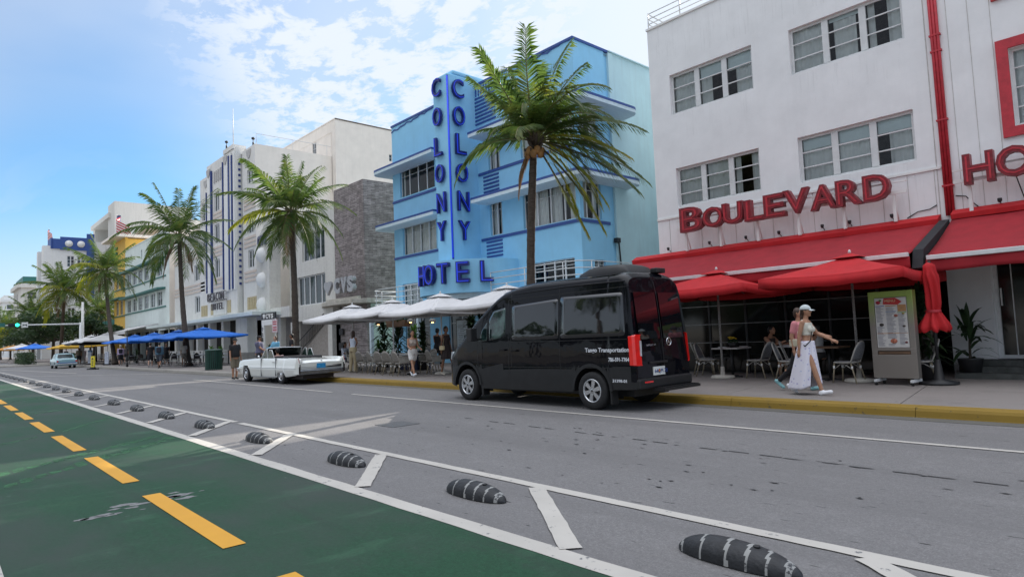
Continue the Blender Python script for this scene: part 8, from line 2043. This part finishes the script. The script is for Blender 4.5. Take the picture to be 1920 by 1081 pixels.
def basket():
    t = thing('hanging_basket', 'long wicker basket of greenery hanging between the lanterns', 'hanging basket', (-25.6, 16.1, 2.05)); b = MB(); b.prism([(-.75, -.15, 0), (.75, -.15, 0), (.85, -.15, .30), (-.85, -.15, .30)], (0, .32, 0)); b.build('basket', M_wood, t); m = MB(); leaf_cloud(m, random.Random(4), (0, 0, .42), .8, .25, .25, 260, .09, hollow=.2); m.build('greenery', M_leaf, t); c = MB(); c.tube([(-.7, 0, .3), (-.7, 0, 1.0)], .006, 4); c.tube([(.7, 0, .3), (.7, 0, 1.0)], .006, 4); c.build('cords', M_iron, t)
basket()
def poster_stand():
    t = thing('poster_board', 'tall white and blue menu board behind the woman in the dark dress', 'board', (-19.25, 14.95, KZ)); m = MB(); m.box(-.36, .36, -.03, .03, .25, 2.0); m.build('frame', M_black, t); p = MB(); p.box(-.32, .32, -.036, -.031, .30, 1.96); p.build('poster', mat('pale_blue_poster', (.52, .62, .68), .5, var=.1, scale=8), t)
    q = MB(); rnd = random.Random(2); z = 1.75
    while z > .4: w_ = rnd.uniform(.12, .26); q.quad((-w_, -.038, z), (w_, -.038, z), (w_, -.038, z + .018), (-w_, -.038, z + .018)); z -= .07
    q.build('menu_text', MAT['ink_text'], t); f = MB(); f.box(-.4, -.3, -.25, .25, 0, .06); f.box(.3, .4, -.25, .25, 0, .06); f.build('feet', M_black, t)
poster_stand()
s = MB(); s.box(-.75, .75, -.35, .35, 0, .45); s.box(-.75, .75, .2, .38, .45, .80); s.box(-.80, -.65, -.35, .35, .45, .62); s.box(.65, .80, -.35, .35, .45, .62); so2 = s.build('banquette', mat('navy_upholstery', (.02, .03, .09), .7), None, bevel=.03); so2.location = (-23.6, 15.6, KZ); tag(so2, 'navy upholstered banquette behind the woven armchairs', 'sofa')
w_ = MB(); w_.prism([(.3 * math.cos(a), 0, .3 * math.sin(a)) for a in [2 * math.pi * k / 24 for k in range(24)]], (0, .03, 0)); o = w_.build('wall_disc', M_iron); o.location = (-26.9, 17.0, 1.85); tag(o, 'round black ring ornament hanging behind the cafe plants', 'ornament')

# dark furniture under the blue umbrellas
g3 = 'dark chairs under the blue umbrellas'; rnd = random.Random(12)
d0 = bistro('dark chair under the nearest blue umbrella, left one', -47.3, 14.6, 30, g3, False, mat('dark_wicker', (.05, .04, .035), .7), M_iron, M_iron)
k = 0; nm_ = ['nearest', 'second', 'third', 'farthest']
for i, x in enumerate((-48.2, -54.2, -61.5, -68.5)):
    for j, (dx, dy, a) in enumerate(((.9, .2, 180), (-.9, -.1, 0), (.1, .9, -90), (0, -.9, 90))):
        if i == 0 and j == 0: d0.location = (x + dx, 14.3 + dy, KZ); d0['label'] = 'dark chair right of the table under the nearest blue umbrella'; continue
        dup(d0, (x + dx, 14.3 + dy, KZ), R(a + rnd.uniform(-15, 15)), 'dark chair %s the table under the %s blue umbrella' % (['right of', 'left of', 'behind', 'in front of'][j], nm_[i]))
    table('table under the %s blue umbrella' % nm_[i], x, 14.3, .42, M_marble, 'tables under the blue umbrellas')
def rail_fence(x0, x1, y, lb):
    t = thing('terrace_railing', lb, 'railing', ((x0 + x1) / 2, y, KZ)); m = MB(); a = (x1 - x0) / 2; 
    for z in (.95, .7, .45): m.box(-a, a, -.02, .02, z, z + .12 if z < .9 else z + .05)
    m.build('rails', M_alu, t); n = int((x1 - x0) / 1.6)
    for k in range(n + 1): p = MB(); xx = -a + 2 * a * k / n; p.box(xx - .03, xx + .03, -.03, .03, 0, 1.0); p.build('post', M_iron, t)
rail_fence(-72, -50, 16.6, 'low white railing behind the blue umbrellas')
rail_fence(-98, -78, 15.5, 'low white railing before the teal trimmed hotel')

# ------------------------------------------------------------------ street furniture
def trash_can():
    t = thing('trash_can', 'dark green slatted litter bin by the kerb near the man in black', 'trash can', (-38.9, 12.1, KZ)); m = MB(); m.lathe([(.42, .05), (.42, 1.05), (.38, 1.08)], (0, 0, 0), 28)
    m.build('liner', M_black, t); s = MB()
    for k in range(28): a = 2 * math.pi * k / 28; s.obox((.45 * math.cos(a), .45 * math.sin(a), .56), (.008 * math.cos(a), .008 * math.sin(a), 0), (-.035 * math.sin(a), .035 * math.cos(a), 0), (0, 0, .54))
    s.build('slats', mat('dark_green_paint', (.008, .05, .035), .45), t); l_ = MB(); l_.lathe([(.47, 1.08), (.48, 1.12), (.40, 1.18), (.18, 1.20), (.18, 1.16)], (0, 0, 0), 24); l_.build('lid', MAT['dark_green_paint'], t)
trash_can()
def yellow_board():
    t = thing('pavement_sign', 'narrow yellow and black warning board standing on a black foot in the road', 'sign', (-62.2, 9.95, 0), R(25)); m = MB(); m.box(-.22, .22, -.04, .04, .14, 1.1); m.build('panel', mat('safety_yellow', (.75, .62, .03), .5), t); b = MB(); b.box(-.4, .4, -.25, .25, 0, .10); b.box(-.26, .26, -.06, .06, .10, .2); b.build('foot', M_black, t)
    s = MB(); s.poly([(.0, -.045, 1.0), (-.12, -.045, .8), (.12, -.045, .8)]); 
    for z in (.62, .48, .34): s.box(-.10, .10, -.046, -.042, z, z + .07)
    s.build('symbol', M_black, t)
yellow_board()
def a_frame(x, y, lb, col):
    t = thing('menu_board', lb, 'board', (x, y, KZ), R(15)); m = MB(); m.box(-.35, .35, -.03, .03, .1, 1.25); m.build('board', mat('board%d' % int(col[0] * 100), col, .5), t); f = MB(); f.box(-.37, -.33, -.2, .2, 0, .1); f.box(.33, .37, -.2, .2, 0, .1); f.build('foot', M_iron, t); q = MB()
    for k in range(9): q.box(-.25, .25 - .05 * (k % 3), -.034, -.031, .3 + k * .1, .33 + k * .1)
    q.build('text_lines', MAT['ink_text'], t)
a_frame(-70.6, 12.4, 'white blue framed menu board beside the sunlit palm', (.6, .64, .72)); a_frame(-96, 12.5, 'white notice board by the far parked car', (.65, .65, .65)); a_frame(-79.3, 12.4, 'white board left of the vintage saloon', (.6, .66, .7))
def pole(x, y, h, r, mt, lb, nm='lamp_post', cat='lamp post', arm=True):
    t = thing(nm, lb, cat, (x, y, KZ)); m = MB(); m.tube([(0, 0, 0), (0, 0, h)], [r, r * .7], 10); m.lathe([(r * 1.8, 0), (r * 1.7, .25), (r * 1.1, .4)], (0, 0, 0), 12); m.build('post', mt, t)
    if arm: a = MB(); a.tube([(0, 0, h), (0, -.6, h + .2), (0, -1.4, h + .25)], .04, 6); a.lathe([(.05, .1), (.22, .02), (.24, -.04), (.1, -.08)], (0, -1.5, h + .2), 12); a.build('lamp_head', mt, t)
    return t
pole(-84.3, 12.5, 6.8, .17, M_beacon, 'thick pale concrete street pole beside the yellow hotel', arm=False)
def signal():
    X = -84.2; t = thing('traffic_signal', 'green lit traffic signal hanging on a long mast arm over the road', 'traffic signal', (X, 12.4, KZ)); lc = -Vector((X, 12.4, KZ)); m = MB(); m.tube([(X, 12.3, 0), (X, 12.3, 4.7)], .13, 10); m.tube([(X, 12.3, 4.55), (X, 5.0, 4.5)], [.09, .05], 8); m.build('mast', M_alu, t, loc=lc)
    h = MB(); h.box(X - .08, X + .14, 6.0, 6.95, 4.33, 4.72); h.build('housing', M_iron, t, loc=lc)
    gm = bpy.data.materials.new('green_signal_light'); gm.use_nodes = True; bs = gm.node_tree.nodes['Principled BSDF']; bs.inputs['Base Color'].default_value = (.02, .8, .5, 1); sock(bs, 'Emission Color', (.03, 1, .6, 1)); sock(bs, 'Emission Strength', 3)
    g_ = MB(); g_.lathe([(.001, .17), (.16, .15), (.17, .13)], (X + .02, 6.75, 4.53), 14, axis='x'); g_.build('green_lens', gm, t, loc=lc)
    for y in (6.2, 6.47): d = MB(); d.lathe([(.001, .15), (.12, .145), (.12, .13)], (X + .01, y, 4.53), 12, axis='x'); d.build('dark_lens', M_black, t, loc=lc)
    s = MB(); s.box(X + .05, X + .08, 7.1, 7.65, 4.25, 4.80); so_ = s.build('white_sign', M_white2, t, loc=lc); a = MB(); a.box(X + .082, X + .09, 7.2, 7.55, 4.5, 4.58); a.box(X + .082, X + .09, 7.2, 7.26, 4.4, 4.6); a.box(X + .082, X + .09, 7.49, 7.55, 4.4, 4.6); a.build('arrow_symbol', M_black, so_)
    s = MB(); s.box(X + .05, X + .08, 5.0, 5.75, 4.35, 4.75); s.build('street_name_sign', M_teal, t, loc=lc)
signal()
def blade():
    t = thing('drugstore_blade_sign', 'small black blade sign with white heart and letters CVS below the pylon', 'sign', (-43.2, 17.0, 3.3)); lc = -Vector(t.location); m = MB(); m.box(-44.5, -42.1, 17.0, 17.08, 3.15, 3.62); m.build('panel', M_iron, t, loc=lc); w2 = MB(); w2.box(-44.5, -42.1, 17.001, 17.079, 2.78, 3.148); w2.build('lower_panel', M_white2, t, loc=lc)
    h = MB(); heart(h, (-44.0, 17.0, 3.4), .42, .03); h.build('heart', M_white2, t, loc=lc)
    for ch, x in (('C', -43.5), ('V', -43.05), ('S', -42.6)): o = glyph(ch, (x, 17.0, 3.38), EX, EZ, .36, .32, .03, M_white2, t, bold=.04); o.location = lc
    p = MB(); p.box(-44.45, -44.1, 17.0, 17.1, KZ, 2.78); po = p.build('white_post', M_white2, t, loc=lc)
    for i, ch in enumerate('721'): o = glyph(ch, (-44.28, 16.995, 2.5 - i * .35), EX, EZ, .18, .26, .02, M_iron, po)
    t = thing('parking_sign', 'small white and red parking sign on a thin pole by the pylon', 'sign', (-41.6, 16.8, KZ)); m = MB(); m.tube([(0, 0, 0), (0, 0, 3.0)], .03, 6); m.build('pole', M_alu, t); s = MB(); s.box(-.42, .42, -.05, -.03, 2.1, 2.95); s_ = s.build('panel', mat('pinkish_sign_white', (.66, .52, .54), .5), t); q = MB()
    for z in (2.75, 2.6, 2.38, 2.22): q.box(-.3, .3, -.056, -.051, z, z + .07)
    q.build('red_text_lines', M_redp, s_)
blade()
pole(-58.2, 11.6, 2.9, .05, M_iron, 'thin black pole with curved top by the blue umbrellas', 'bus_stop_pole', 'pole', arm=False)
